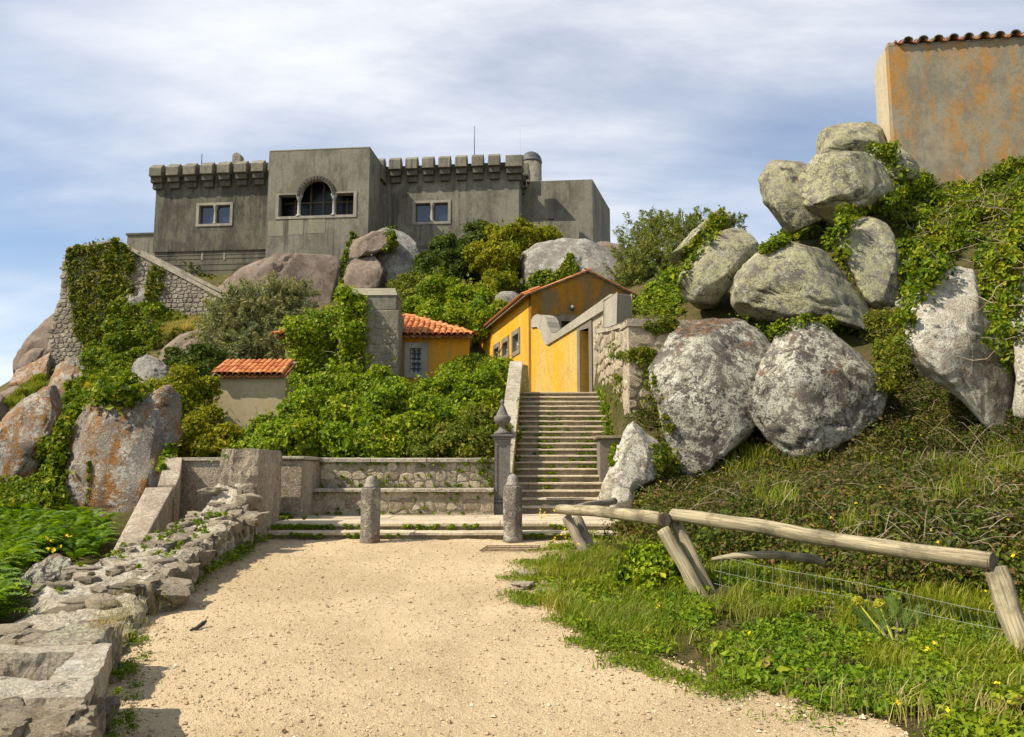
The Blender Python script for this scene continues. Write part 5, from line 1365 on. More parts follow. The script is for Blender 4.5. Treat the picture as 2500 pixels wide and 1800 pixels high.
# loose-stone meshes shared by the rubble
def loose_stone(seed, boxy=0.5):
    bm = bmesh.new(); bmesh.ops.create_cube(bm, size=1.0)
    bmesh.ops.subdivide_edges(bm, edges=bm.edges[:], cuts=5, use_grid_fill=True)
    V = np.array([v.co[:] for v in bm.verts]); F = [[v.index for v in f.verts] for f in bm.faces]; bm.free()
    S = norm(V) * 0.56
    V = V * (1 - boxy) + S * boxy
    off = seed * 13.7
    V = V * (1 + 0.30 * fbm(V + off, 1.7, 2)[:, None]) + 0.075 * np.stack([fbm(V + off + k, 4.5, 4, 0.65) for k in (3, 7, 11)], 1)
    for k in range(6):   # chipped planes
        rs_ = np.random.default_rng(seed * 7 + k); n_ = norm(rs_.normal(size=3)); d = V @ n_ - rs_.uniform(0.36, 0.5)
        V = V - np.where(d > 0, d, 0)[:, None] * n_ * 0.85
    return mesh_np('stone', V, F, M['stone_wall'], False)
STONES = [loose_stone(k, 0.16 + 0.05 * (k % 4)) for k in range(10)]
BIGST = [loose_stone(20 + k, 0.18) for k in range(3)]
def put_stone(parent, me, p, size, rot, name='stone'):
    A = Matrix.Translation(Vector(p)) @ Matrix.Rotation(rot[2], 4, 'Z') @ Matrix.Rotation(rot[1], 4, 'Y') @ Matrix.Rotation(rot[0], 4, 'X') @ Matrix.Diagonal((*size, 1))
    root = parent
    while root.name not in ROOTM: root = root.parent
    o = inst(name, me, parent, ROOTM[root.name].inverted() @ A)
    V = np.empty(len(me.vertices) * 3); me.vertices.foreach_get('co', V); V = V.reshape(-1, 3)
    a = np.array(A); add_solid(V @ a[:3, :3].T + a[:3, 3], [tuple(f.vertices) for f in me.polygons])
    return o
M['wall_core'] = m_rock('lime_mortar_rubble', (0.34, 0.285, 0.20), (0.58, 0.495, 0.365), (0.56, 0.52, 0.40), 0.5, (0.66, 0.62, 0.52), 0.5, 0.5, rust=0.1, lsc=5.0, speck=0.6)
rw = thing('rubble_wall', 'low broken rubble wall along the left edge of the gravel path', 'wall', (-4.0, 11, 0.3))
rs = random.Random(77)
def rw_prof(D):
    """right-face x, top height above the path, width"""
    x = float(left_x(D)) - 0.05 * max(0, 8 - D)
    h = float(np.interp(D, [5.6, 6.3, 7.4, 8.0, 8.4, 9.2, 11.0, 12.2, 12.6, 12.9], [0.20, 0.10, 0.10, 0.16, 0.27, 0.34, 0.42, 0.52, 0.66, 0.92]))
    w = float(np.interp(D, [5.6, 7.5, 8.2, 9.5, 12, 13], [1.0, 1.1, 1.1, 0.95, 0.80, 0.62]))
    return x, h, w
Ds = np.arange(5.55, 13.0, 0.07); V, F = [], []
nw = 12
for D in Ds:
    x, h, w = rw_prof(D); z = pathz(D)
    V += [(x + 0.0, D, z - 0.3), (x - 0.015, D, z + h * 0.5)] + [(x - 0.03 - (w - 0.06) * k / nw, D, z + h - (0.03 if k in (0, nw) else 0.0)) for k in range(nw + 1)] + [(x - w, D, z - 0.6)]
V = np.array(V); top_ = fbm(V, 2.6, 4, 0.6); V[:, 2] += top_ * 0.055 + fbm(V + 30, 9.0, 3, 0.6) * 0.03; V[:, 0] += fbm(V + 9, 3.5, 4, 0.6) * 0.05
n = len(Ds); m_ = nw + 4
for i in range(n - 1):
    for j in range(m_): F.append((i*m_ + j, i*m_ + (j + 1) % m_, (i+1)*m_ + (j + 1) % m_, (i+1)*m_ + j))
F += [tuple(range(m_ - 1, -1, -1)), tuple((n-1)*m_ + j for j in range(m_))]
part('core', V, F, M['wall_core'], rw)
D = 5.8
while D < 12.95:
    x, h, w = rw_prof(D); z = pathz(D); st_ = rs.uniform(0.20, 0.40)
    nr_ = max(1, round(h / 0.19)); rowsz = h / nr_
    for k in range(nr_):        # face toward the path
        if D < 8.1 and rs.random() < 0.35: continue
        put_stone(rw, rs.choice(STONES), (x - 0.075 + rs.uniform(-0.02, 0.015), D + rs.uniform(-0.05, 0.05), z + rowsz * (k + 0.5)), (0.20, st_ * rs.uniform(0.85, 1.1), rowsz * rs.uniform(0.9, 1.1)), (rs.uniform(-0.1, 0.1), rs.uniform(-0.1, 0.1), rs.uniform(-0.15, 0.15)))
    u = 0.10
    while u < w - 0.05:                            # top, bedded in the mortar
        a = rs.uniform(0.14, 0.36)
        if rs.random() < (0.72 if D > 8.1 else 0.4):
            put_stone(rw, rs.choice(STONES), (x - u - a * 0.4, D + rs.uniform(-0.08, 0.08), z + h - 0.02 + rs.uniform(-0.02, 0.015)), (a, st_ * rs.uniform(0.7, 1.1), rs.uniform(0.10, 0.15)), (rs.uniform(-0.06, 0.06), rs.uniform(-0.06, 0.06), rs.uniform(-0.7, 0.7)))
        u += a * 0.95
    D += st_ * 0.88
for px, py, D, s in ((605, 1222, 12.6, 0.34), (600, 1195, 12.85, 0.2), (560, 1250, 12.4, 0.3), (540, 1205, 12.9, 0.22), (575, 1190, 12.95, 0.2), (620, 1270, 12.2, 0.3)):
    p = at(px, py, D); put_stone(rw, rs.choice(STONES), p, (s, s * 0.9, s * 0.75), (rs.uniform(-0.2, 0.2), rs.uniform(-0.2, 0.2), rs.uniform(0, 3)))
# big flat end stones of the rubble wall
for px, py, D, s, r_ in ((385, 1450, 8.7, (0.60, 0.55, 0.30), 0.25), (425, 1405, 9.3, (0.55, 0.45, 0.26), 0.5), (470, 1365, 10.1, (0.42, 0.5, 0.24), 0.2), (300, 1395, 9.4, (0.5, 0.42, 0.2), -0.3), (335, 1330, 10.5, (0.3, 0.4, 0.16), 0.4)):
    p = at(px, py, D); put_stone(rw, BIGST[int(px) % 3], p, s, (rs.uniform(-0.1, 0.1), 0.12, r_))
# scattered stones at the wall's broken end
ds = 0
LS = [(250, 1478, 8.5, 0.17, 'grey fallen stone at the fern edge of the broken wall'), (205, 1500, 8.1, 0.20, 'lumpy grey stone leaning at the broken end of the rubble wall'), (325, 1535, 7.6, 0.22, 'dark slab stone lying at the gravel edge below the wall end'),
      (40, 1545, 6.9, 0.30, 'yellow lichened boulder behind the stone trough, leftmost'), (95, 1552, 6.8, 0.20, 'dark lumpy stone behind the stone trough'), (285, 1580, 6.6, 0.13, 'bluish stone wedged beside the large block by the trough')]
for px, py, D, s, lab in LS:
    p = at(px, py, D); me = rs.choice(STONES + BIGST)
    o = bpy.data.objects.new('fallen_stone', me); COL.objects.link(o); o.location = p - Vector((0, 0, s * 0.35)); o.scale = (s * 1.25, s, s * 0.6); o.rotation_euler = (rs.uniform(-0.3, 0.3), rs.uniform(-0.3, 0.3), rs.uniform(0, 6))
    tag(o, lab, 'stone', 'stones fallen from the low wall')
    add_solid(np.array([o.matrix_basis @ v.co for v in me.vertices]), [tuple(f.vertices) for f in me.polygons])
# rubble bed under them
# ================================================================== STONE TROUGH BOTTOM LEFT
tr = thing('stone_trough', 'lichened stone block with a square trough sunk in its top at the path edge', 'trough', (-3.2, 4.9, 0.0))
TT = 0.52
def grid_box(x0f, x1f, y0, y1, z0, z1, nu, nv, nz, amp, seed, hole=None):
    """rough block; x0f/x1f give the side x at a depth; returns V,F with an eroded surface"""
    us = np.linspace(0, 1, nu); vs = np.linspace(y0, y1, nv)
    V, F = [], []; ix = {}
    def vid(p):
        k = (round(p[0], 4), round(p[1], 4), round(p[2], 4))
        if k not in ix: ix[k] = len(V); V.append(p)
        return ix[k]
    X = lambda u, y: x0f(y) * (1 - u) + x1f(y) * u
    zs = np.linspace(z0, z1, nz)
    def inh(x, y): return hole is not None and hole[0](y) < x < hole[1](y) and hole[2] < y < hole[3]
    for i in range(nu - 1):
        for j in range(nv - 1):
            c = [(X(us[i + a], vs[j + b]), vs[j + b], z1) for a, b in ((0, 0), (1, 0), (1, 1), (0, 1))]
            if hole is not None and inh(sum(p[0] for p in c) / 4, sum(p[1] for p in c) / 4):
                c2 = [(p[0], p[1], z1 - hole[4]) for p in c]
                F.append(tuple(vid(p) for p in c2))
                for (ai, bi, di, dj) in ((0, 1, 0, -1), (1, 2, 1, 0), (2, 3, 0, 1), (3, 0, -1, 0)):
                    ii, jj = i + di, j + dj
                    if 0 <= ii < nu - 1 and 0 <= jj < nv - 1:
                        cc = [(X(us[ii + a], vs[jj + b]), vs[jj + b]) for a, b in ((0, 0), (1, 0), (1, 1), (0, 1))]
                        if inh(sum(p[0] for p in cc) / 4, sum(p[1] for p in cc) / 4): continue
                    lv = lambda p, t: (p[0], p[1], z1 - hole[4] * t)
                    for q_ in range(10): F.append((vid(lv(c[ai], q_ / 10)), vid(lv(c[bi], q_ / 10)), vid(lv(c[bi], (q_ + 1) / 10)), vid(lv(c[ai], (q_ + 1) / 10))))
            else: F.append(tuple(vid(p) for p in c))
    for k in range(nz - 1):
        for i in range(nu - 1):
            for y in (y0, y1): F.append((vid((X(us[i], y), y, zs[k])), vid((X(us[i+1], y), y, zs[k])), vid((X(us[i+1], y), y, zs[k+1])), vid((X(us[i], y), y, zs[k+1]))))
        for j in range(nv - 1):
            for u in (0, 1): F.append((vid((X(u, vs[j]), vs[j], zs[k])), vid((X(u, vs[j+1]), vs[j+1], zs[k])), vid((X(u, vs[j+1]), vs[j+1], zs[k+1])), vid((X(u, vs[j]), vs[j], zs[k+1]))))
    V = np.array(V)
    a = amp * (1.0 if True else 1)
    V = V + np.stack([fbm(V + seed + k * 31, 3.0, 4, 0.6) for k in range(3)], 1) * a
    return V, F
hx = lambda y: -2.1 - (y - 4.2) * 0.385
V, F = grid_box(lambda y: -4.8, hx, 4.2, 5.5, -0.5, TT, 90, 44, 20, 0.022, 3.3, hole=(lambda y: -4.7, lambda y: hx(y) - 0.20 - (5.25 - y) * 0.05, 4.56, 5.28, 0.42))
M['trough'] = m_rock('trough_stone', (0.36, 0.30, 0.215), (0.60, 0.52, 0.39), (0.60, 0.56, 0.42), 0.55, (0.70, 0.67, 0.58), 0.7, 0.65, rust=0.15, lsc=5.0)
part('block', V, F, M['trough'], tr, smooth=False)
rs = random.Random(91)
for px, py, D, s in ((60, 1765, 3.95, 0.17), (150, 1750, 3.98, 0.16), (205, 1748, 4.0, 0.11), (110, 1790, 3.8, 0.17), (25, 1785, 3.8, 0.15), (180, 1785, 3.8, 0.13), (210, 1795, 3.75, 0.1), (15, 1740, 4.02, 0.15)):
    put_stone(tr, rs.choice(BIGST + STONES), at(px, py, D), (s * 1.3, s * 0.9, s * 0.75), (rs.uniform(-0.2, 0.2), rs.uniform(-0.2, 0.2), rs.uniform(-0.4, 0.4)))
for k in range(26):
    y = rs.uniform(3.6, 5.5); z = rs.uniform(pathz(y), TT - 0.04) if y > 4.15 else rs.uniform(pathz(y), 0.25); s = rs.uniform(0.12, 0.24)
    put_stone(tr, rs.choice(STONES), (hx(y) + rs.uniform(-0.06, 0.0), y, z), (0.13, s * 1.1, s * 0.7), (rs.uniform(-0.2, 0.2), rs.uniform(-0.2, 0.2), 0.37 + rs.uniform(-0.2, 0.2)))
V, F = grid_box(lambda y: -4.4, lambda y: hx(y) - 0.08, 3.3, 4.2, -0.5, 0.22, 30, 14, 8, 0.05, 8.3)
part('footing', V, F, M['trough'], tr, smooth=False)
p = at(196, 1556, 6.0)
V, F = grid_box(lambda y: p.x - 0.27, lambda y: p.x + 0.22 - (y - 5.8) * 0.25, 5.72, 6.5, -0.2, at(196, 1540, 6.2).z, 18, 18, 12, 0.04, 5.1)
M['block_stone'] = m_rock('ochre_stained_block', (0.22, 0.17, 0.12), (0.42, 0.36, 0.27), (0.52, 0.50, 0.33), 0.55, (0.62, 0.6, 0.5), 0.3, 0.3, rust=0.5)
o = part('stone_block', V, F, M['block_stone'], None, smooth=True); tag(o, 'large squared brown stone block just behind the stone trough', 'stone')
# dark stick on the gravel
p0 = [ground_at(*q_) for q_ in ((462, 1543), (480, 1541), (495, 1533), (503, 1530))]
o = MB().tube([(a, b, pathz(b) + 0.015 + 0.012 * k) for k, (a, b) in enumerate(p0)], [0.006, 0.018, 0.022, 0.01], 7).obj('dark_stick', M['iron'], None)
tag(o, 'short dark stick lying alone on the gravel path', 'stick')
# edging stones where the gravel meets the grass
for k, (px, py, s, lab) in enumerate(((1290, 1405, 0.22, 'pale flat edging stone at the bend of the gravel, upper of two'), (1278, 1432, 0.18, 'pale flat edging stone at the bend of the gravel, lower of two'))):
    x, D = ground_at(px, py); o = bpy.data.objects.new('edging_stone', BIGST[k]); COL.objects.link(o); o.location = (x, D, pathz(D) + 0.01); o.scale = (s * 1.2, s * 1.6, 0.09); o.rotation_euler = (0, 0, -0.4)
    tag(o, lab, 'stone', 'edging stones of the path')

# ================================================================== LOG FENCE
def log(name, pts, rad, mat, parent, seed=0, seg=14, n=14):
    pts = [Vector(p) for p in pts]; rs_ = random.Random(seed)
    # resample polyline
    P, Rr = [], []
    m = len(pts) - 1
    for i in range(n + 1):
        t = i / n * m; k = min(int(t), m - 1); f = t - k
        P.append(pts[k].lerp(pts[k + 1], f)); Rr.append(rad[k] * (1 - f) + rad[k + 1] * f)
    V, F, UV = [], [], []
    up = Vector((0, 0, 1)); L = 0
    for i, p in enumerate(P):
        t = (P[min(i + 1, n)] - P[max(i - 1, 0)]).normalized(); a = t.cross(up)
        if a.length < 0.05: a = Vector((1, 0, 0))
        a.normalize(); b = a.cross(t)
        if i: L += (p - P[i - 1]).length
        for k in range(seg):
            q = 2 * math.pi * k / seg
            w = Rr[i] * (1 + 0.06 * math.sin(3 * q + seed + i * 0.35) + 0.06 * math.sin(i * 0.9 + seed * 2 + q) + 0.035 * rs_.uniform(-1, 1))
            V.append(p + (a * math.cos(q) + b * math.sin(q)) * w); UV.append((L, k / seg))
    for i in range(n):
        for k in range(seg): F.append((i*seg + k, i*seg + (k+1) % seg, (i+1)*seg + (k+1) % seg, (i+1)*seg + k))
    nb = len(F)
    F += [tuple(range(seg - 1, -1, -1)), tuple(n*seg + k for k in range(seg))]
    o = part(name, [tuple(v) for v in V], F, mat, parent, smooth=True, solid=False)
    me = o.data; me.materials.append(M['wood_end'])
    for q in (nb, nb + 1): me.polygons[q].material_index = 1; me.polygons[q].use_smooth = False
    uv = me.uv_layers.new(name='UVMap')
    for pl in me.polygons:
        for li, vi in zip(pl.loop_indices, pl.vertices): uv.data[li].uv = UV[vi]
    return o
fn = thing('log_fence', 'weathered round log fence with slanted posts along the grassy bank', 'fence', (3, 9.3, 0.2))
log('rail', [at(1366, 1243, 12.3), at(1490, 1252, 10.8), at(1625, 1268, 9.35)], [0.072, 0.076, 0.078], M['wood'], fn, 1)
log('rail', [at(1640, 1258, 9.45), at(1840, 1283, 8.8), at(2100, 1330, 8.0), at(2425, 1372, 7.0)], [0.072, 0.078, 0.076, 0.072], M['wood'], fn, 2, n=24)
log('rail', [at(1385, 1247, 12.45), at(1440, 1233, 13.2), at(1500, 1224, 14.0)], [0.06, 0.062, 0.06], M['wood_dark'], fn, 3)
log('post', [at(1384, 1262, 12.25), at(1432, 1358, 12.05)], [0.075, 0.08], M['wood_dark'], fn, 4)
log('post', [at(1408, 1262, 12.5), at(1446, 1350, 12.3)], [0.07, 0.075], M['wood_dark'], fn, 5)
log('post', [at(1618, 1292, 9.3), at(1722, 1475, 9.05)], [0.072, 0.078], M['wood'], fn, 6)
log('post', [at(1648, 1275, 9.5), at(1744, 1470, 9.25)], [0.066, 0.07], M['wood'], fn, 7)
log('post', [at(2430, 1388, 7.05), at(2518, 1640, 6.75)], [0.092, 0.10], M['wood'], fn, 8)
for (px, py, D, ax, rr_) in ((1612, 1268, 9.4, (1, -0.55, 0), 0.086), (1655, 1262, 9.42, (1, -0.3, -0.05), 0.084), (2405, 1371, 7.05, (1, -0.3, -0.05), 0.082), (1385, 1245, 12.2, (1, -1.1, 0), 0.08)):
    c = at(px, py, D); a_ = Vector(ax).normalized(); b1 = a_.cross(Vector((0, 0, 1))).normalized(); b2 = a_.cross(b1)
    for dd in (0.0, 0.012): MB().tube([c + a_ * dd + (b1 * math.cos(t) + b2 * math.sin(t)) * rr_ for t in np.linspace(0, 6.5, 15)], 0.004, 5, False).obj('wire_tie', M['rusty'], fn, solid=False)
wv = MB()
WR = [((1752, 1357), (2456, 1500)), ((1744, 1393), (2456, 1538)), ((1744, 1425), (2480, 1578)), ((1744, 1455), (2492, 1614))]
for (a, b) in WR:
    pts = []
    for k in range(9):
        t = k / 8; pts.append(at(a[0] + (b[0] - a[0]) * t, a[1] + (b[1] - a[1]) * t + 3 * math.sin(t * 9), 9.15 + (7.0 - 9.15) * t + 0.04 * math.sin(t * 14)))
    wv.tube(pts, 0.0028, 4, False)
for k in range(34):
    t = (k + 0.5) / 34; D = 9.15 - 2.15 * t
    a = at(WR[0][0][0] + (WR[0][1][0] - WR[0][0][0]) * t, WR[0][0][1] + (WR[0][1][1] - WR[0][0][1]) * t, D); b = at(WR[3][0][0] + (WR[3][1][0] - WR[3][0][0]) * t, WR[3][0][1] + (WR[3][1][1] - WR[3][0][1]) * t, D)
    wv.tube([a, b], 0.0024, 4, False)
o = wv.obj('wire_mesh', M['wire'], fn, solid=False)
bl = thing('broken_branch', 'grey broken branch lying across the brambles behind the wire mesh', 'branch', tuple(at(1880, 1370, 8.9)))
log('limb', [at(1738, 1366, 9.3), at(1800, 1356, 9.15), at(1900, 1355, 8.9), at(1975, 1363, 8.7), at(2015, 1376, 8.6)], [0.018, 0.036, 0.044, 0.048, 0.038], M['wood'], bl, 9, n=18)

# ================================================================== BOULDERS
def ico(sub):
    bm = bmesh.new(); bmesh.ops.create_icosphere(bm, subdivisions=sub, radius=1.0)
    V = np.array([v.co[:] for v in bm.verts]); F = np.array([[v.index for v in f.verts] for f in bm.faces]); bm.free()
    return V, F
ICO = {4: ico(4), 5: ico(5), 6: ico(6)}
def rock(label, poly, D, mat, depth=0.8, seed=1, sub=5, amp=0.05, boxy=0.62, crack=0.0, tilt=0.0, cat='boulder', name='boulder', sharp=0.0, chips=13, grooves=2, lean=0.30):
    pts = [at(x, y, D) for x, y in poly]
    P = np.array([(p.x, p.z) for p in pts]); P = P.mean(0) + (P - P.mean(0)) * 1.115
    c = (P.min(0) + P.max(0)) / 2
    # centroid of the outline
    x, y = P[:, 0], P[:, 1]; x2, y2 = np.roll(x, -1), np.roll(y, -1); cr = x * y2 - x2 * y; A = cr.sum() / 2
    c = np.array([((x + x2) * cr).sum(), ((y + y2) * cr).sum()]) / (6 * A)
    # dense outline -> r(theta)
    den = []
    for a, b in zip(P, np.roll(P, -1, 0)):
        for t in np.linspace(0, 1, 24, endpoint=False): den.append(a + (b - a) * t)
    den = np.array(den) - c
    th = np.arctan2(den[:, 1], den[:, 0]); rr = np.hypot(den[:, 0], den[:, 1])
    bins = np.linspace(-math.pi, math.pi, 181); rb = np.zeros(180)
    for i in range(180):
        m = (th >= bins[i]) & (th < bins[i + 1]); rb[i] = rr[m].max() if m.any() else np.nan
    ok = ~np.isnan(rb); ctr = (bins[:-1] + bins[1:]) / 2
    rb = np.interp(ctr, ctr[ok], rb[ok], period=2 * math.pi)
    k = np.array([1, 2, 3, 2, 1]) / 9.0
    rb = sum(np.roll(rb, s_ - 2) * k[s_] for s_ in range(5))
    V, F = ICO[sub]
    t = np.arctan2(V[:, 2], V[:, 0]); s = np.clip(V[:, 1], -1, 1); q = np.sqrt(1 - s * s)
    r = np.interp(t, ctr, rb, period=2 * math.pi)
    Rm = rb.mean()
    rho = q ** boxy
    W = np.zeros_like(V)
    W[:, 0] = r * rho * np.cos(t); W[:, 2] = r * rho * np.sin(t)
    W[:, 1] = np.sign(s) * np.abs(s) ** boxy * Rm * depth
    N = norm(W / np.array([1, depth, 1]))
    o3 = seed * 11.13
    edge = 0.35 + 0.65 * (1 - rho ** 3)
    d = fbm(W / Rm + o3, 1.1, 2) * 1.6 * edge + fbm(W / Rm + o3 + 5, 3.0, 4, 0.55) * 0.5
    if sharp:
        g = np.round(fbm(W / Rm + o3 + 9, 1.0, 1) * 3) / 3; d += g * sharp
    disp = d * amp * Rm
    if crack:
        a = np.abs(fbm(W / Rm * np.array([1, 1, 0.5]) + o3 + 20, 1.0, 2)); disp -= np.clip(1 - a / 0.05, 0, 1) * crack * Rm
    fine = fbm(W + o3, 3.2, 4, 0.6) * 0.035 + fbm(W + o3 + 3, 1.2, 2) * 0.05
    W = W + N * (disp + fine)[:, None]
    Wn = W / np.array([1, depth, 1])
    rs_ = np.random.default_rng(seed * 101 + 5)
    for k in range(chips):          # flattened faces
        n_ = norm(rs_.normal(size=3) * np.array([1, 0.8, 1]) + np.array([0, -0.7, 0.1]))
        pr_ = Wn @ n_; lim = pr_.max() * rs_.uniform(0.70, 0.88)
        e = pr_ - lim; Wn = Wn - np.where(e > 0, e * 0.9, 0)[:, None] * n_
    W = Wn * np.array([1, depth, 1])
    W = W + N * (fbm(W + o3 + 40, 2.4, 4, 0.6) * 0.03 - np.clip(0.10 - np.abs(fbm(W + o3 + 60, 0.9, 3)), 0, 1) * 0.25)[:, None]
    for k in range(grooves):        # joints that split the rock
        n_ = norm(rs_.normal(size=3) * np.array([1, 0.35, 0.8])); dd = (W / Rm) @ n_ - rs_.uniform(-0.35, 0.35) + fbm(W / Rm + o3 + 80 + k, 1.3, 3) * 0.22
        W = W - N * (np.exp(-(dd / 0.028) ** 2) * 0.055 * Rm + np.clip(dd, 0, 0.25) * 0.10 * Rm)[:, None]
    # depth axis follows the view ray so that the outline keeps its place
    dx = c[0] / D
    W[:, 0] += W[:, 1] * dx
    dzv = (c[1] - EYE) / D
    W[:, 2] += W[:, 1] * dzv * 0.6 + W[:, 1] * tilt
    W[:, 1] += W[:, 2] * lean
    W += np.array([c[0], D, c[1]])
    o = part(name, W, F, mat, None, smooth=True)
    tag(o, label, cat)
    return o
def dil(poly, s=1.0): return poly
Y, Wh, Pa, Br, Gr, Or = (M[k] for k in ('rock_yellow', 'rock_white', 'rock_pale', 'rock_brown', 'rock_grey', 'rock_orange'))
rock('broad lichened boulder top partly behind the upper house corner', [(1973,359),(1994,325),(2053,300),(2132,290),(2180,300),(2190,380),(2140,392),(1985,395)], 27.6, Y, 0.7, 1)
rock('pale upright boulder against the sky, leftmost of the summit pair', [(1860,443),(1885,397),(1927,359),(1956,346),(1981,371),(1990,426),(1992,501),(1990,560),(1935,592),(1908,581),(1885,535),(1868,490)], 24.4, Y, 0.7, 2, amp=0.04)
rock('rounded lichened boulder under the upper house beside the ivy', [(1952,409),(1986,376),(2053,371),(2128,374),(2153,401),(2174,459),(2162,489),(2100,510),(2040,540),(2005,572),(1975,565),(1960,485)], 23.6, Y, 0.75, 3, crack=0.02)
rock('small round boulder at the foot of the upper house corner', [(2118,372),(2157,352),(2204,363),(2237,401),(2245,440),(2157,450),(2120,420)], 25.4, Y, 0.8, 4, 4)
rock('small tilted boulder half covered with ivy before the feathery tree', [(1634,644),(1646,614),(1709,552),(1759,510),(1793,543),(1755,575),(1688,630),(1659,652)], 25.0, Y, 0.8, 5, 4)
rock('long leaning boulder with rusty tip left of the triangular boulder', [(1655,723),(1663,681),(1718,610),(1776,556),(1839,543),(1889,573),(1885,605),(1815,660),(1775,710),(1730,760),(1671,784)], 21.6, Y, 0.85, 6, amp=0.045)
rock('triangular lichened boulder wedged in the middle of the boulder pile', [(1787,715),(1797,681),(1835,640),(1889,606),(1927,573),(1965,566),(2002,594),(2044,635),(2082,702),(2109,749),(2103,803),(2053,794),(1990,776),(1906,788),(1801,767)], 20.6, Y, 0.75, 7, crack=0.035, amp=0.05)
rock('upright oval boulder framed by ivy right of the triangular boulder', [(2061,585),(2086,535),(2137,532),(2183,547),(2195,606),(2197,669),(2199,732),(2183,769),(2149,780),(2116,751),(2090,690),(2069,644)], 21.3, Y, 0.7, 8)
rock('small boulder peeping out of the ivy beside the tall white boulder', [(2210,640),(2235,620),(2265,640),(2262,690),(2240,715),(2215,700)], 21.0, Gr, 0.8, 9, 4)
rock('little grey stone below the upright oval boulder', [(2190,740),(2212,725),(2226,745),(2222,785),(2200,800),(2188,780)], 20.2, Gr, 0.8, 10, 4)
rock('big round boulder with white and black lichen beside the retaining wall', [(1586,878),(1592,845),(1634,807),(1684,778),(1751,772),(1822,780),(1868,811),(1888,850),(1880,910),(1850,1000),(1805,1055),(1725,1112),(1670,1142),(1645,1100),(1615,1000),(1592,930)], 18.6, Wh, 0.7, 11, 5, amp=0.045)
rock('big round boulder with rusty top, right of the white lichen boulder', [(1822,1065),(1840,990),(1858,920),(1885,866),(1927,815),(1969,790),(2019,790),(2074,815),(2115,857),(2141,904),(2152,960),(2130,1015),(2050,1075),(1960,1105),(1860,1110)], 17.9, Wh, 0.75, 12, 5, amp=0.04)
rock('tall pointed white boulder amid ivy on the right slope', [(2215,818),(2247,755),(2287,687),(2326,623),(2366,592),(2392,619),(2404,699),(2408,771),(2428,810),(2446,878),(2446,942),(2438,1018),(2416,1070),(2370,1027),(2326,964),(2275,926),(2239,902),(2221,850)], 16.6, Pa, 0.6, 13, 5, amp=0.05, crack=0.015)
rock('pale boulder cut off by the right edge of the photograph', [(2486,660),(2498,590),(2560,570),(2640,700),(2640,1080),(2468,1082),(2445,1012),(2470,940),(2482,850)], 15.6, Pa, 0.6, 14, 5)
rock('slanting pale boulder at the foot of the stairs and fence', [(1458,1225),(1480,1169),(1505,1109),(1530,1052),(1563,1022),(1577,1047),(1616,1047),(1626,1068),(1608,1112),(1592,1165),(1545,1190),(1519,1240),(1490,1252)], 17.0, Pa, 0.8, 15, 5, amp=0.06)
rock('small pale stone beside the dark fence rail', [(1488,1262),(1495,1205),(1515,1185),(1545,1195),(1540,1240),(1515,1270)], 15.8, Pa, 0.8, 16, 4)
# below the castle
rock('huge sloping brown granite slab under the castle loggia', [(540,705),(600,650),(655,626),(700,602),(747,592),(775,592),(825,598),(838,640),(840,720),(825,800),(770,830),(640,820),(560,760)], 54.5, Br, 0.55, 17, 5, amp=0.06, crack=0.02)
rock('rounded brown boulder perched directly under the loggia tower', [(846,625),(850,600),(870,580),(905,566),(935,561),(957,575),(960,600),(935,615),(885,632),(852,640)], 51.5, Br, 0.8, 18, 5)
rock('brown boulder beneath the perched boulder with ivy at its left', [(830,680),(845,645),(880,625),(910,620),(935,640),(955,712),(900,730),(836,725)], 51.0, Br, 0.7, 19, 5)
rock('dark grey crag right of the perched boulder below the castle', [(895,575),(945,551),(978,552),(1003,580),(1022,620),(1048,690),(1030,730),(950,735),(915,660)], 53.0, Gr, 0.6, 20, 5, crack=0.03)
rock('large grey dome boulder with ivy behind the ochre gable', [(1265,655),(1278,613),(1320,590),(1370,577),(1435,582),(1475,604),(1503,640),(1510,700),(1420,760),(1290,750),(1266,700)], 45.0, Gr, 0.75, 21, 5, crack=0.015)
rock('brown rock ledge between dome boulder and castle annex', [(1440,600),(1470,588),(1520,596),(1535,620),(1500,650),(1450,640)], 50, Br, 0.8, 22, 4)
rock('pale rock patch among the bushes below the castle', [(1035,720),(1070,695),(1110,690),(1140,710),(1120,750),(1060,750)], 44.2, Gr, 0.8, 23, 4)
rock('shaded rock under the golden bush beside the dome boulder', [(1200,740),(1220,700),(1270,710),(1280,760),(1240,790),(1205,780)], 42, Gr, 0.8, 24, 4)
# left hillside
rock('large brown rock flank left of the terrace wall against the sky', [(30,900),(57,828),(93,785),(133,747),(165,780),(160,900),(110,960),(45,950)], 50, Br, 0.8, 25, 5)
rock('dark rounded rock slab on the brown flank', [(42,906),(52,872),(76,846),(104,848),(96,878),(64,908)], 46.0, Br, 0.7, 26, 4)
rock('orange stained rock at the outer foot of the terrace wall', [(32,938),(42,903),(80,884),(116,858),(122,905),(112,945),(70,955)], 45.0, Or, 0.7, 27, 5)
rock('low rounded rock at the left edge under the grassy ledge', [(-40,990),(0,958),(40,938),(66,945),(40,985),(0,1010)], 42, Br, 0.8, 28, 4)
rock('orange topped angular rock under the terrace wall', [(121,945),(133,893),(165,874),(200,862),(204,930),(180,985),(150,1020),(122,1015)], 38, Or, 0.7, 29, 5, sharp=0.4)
rock('tall grey rock slice between ivy and the orange topped rock', [(192,900),(208,870),(222,900),(214,960),(198,965)], 37.6, Gr, 0.8, 30, 4)
rock('huge brown leaning rock at the left edge above the ferns', [(-30,1075),(10,1012),(58,972),(122,938),(136,1000),(120,1060),(110,1120),(95,1190),(45,1185),(12,1130)], 27, Or, 0.55, 31, 5, amp=0.035, sharp=0.3, boxy=0.4, chips=5)
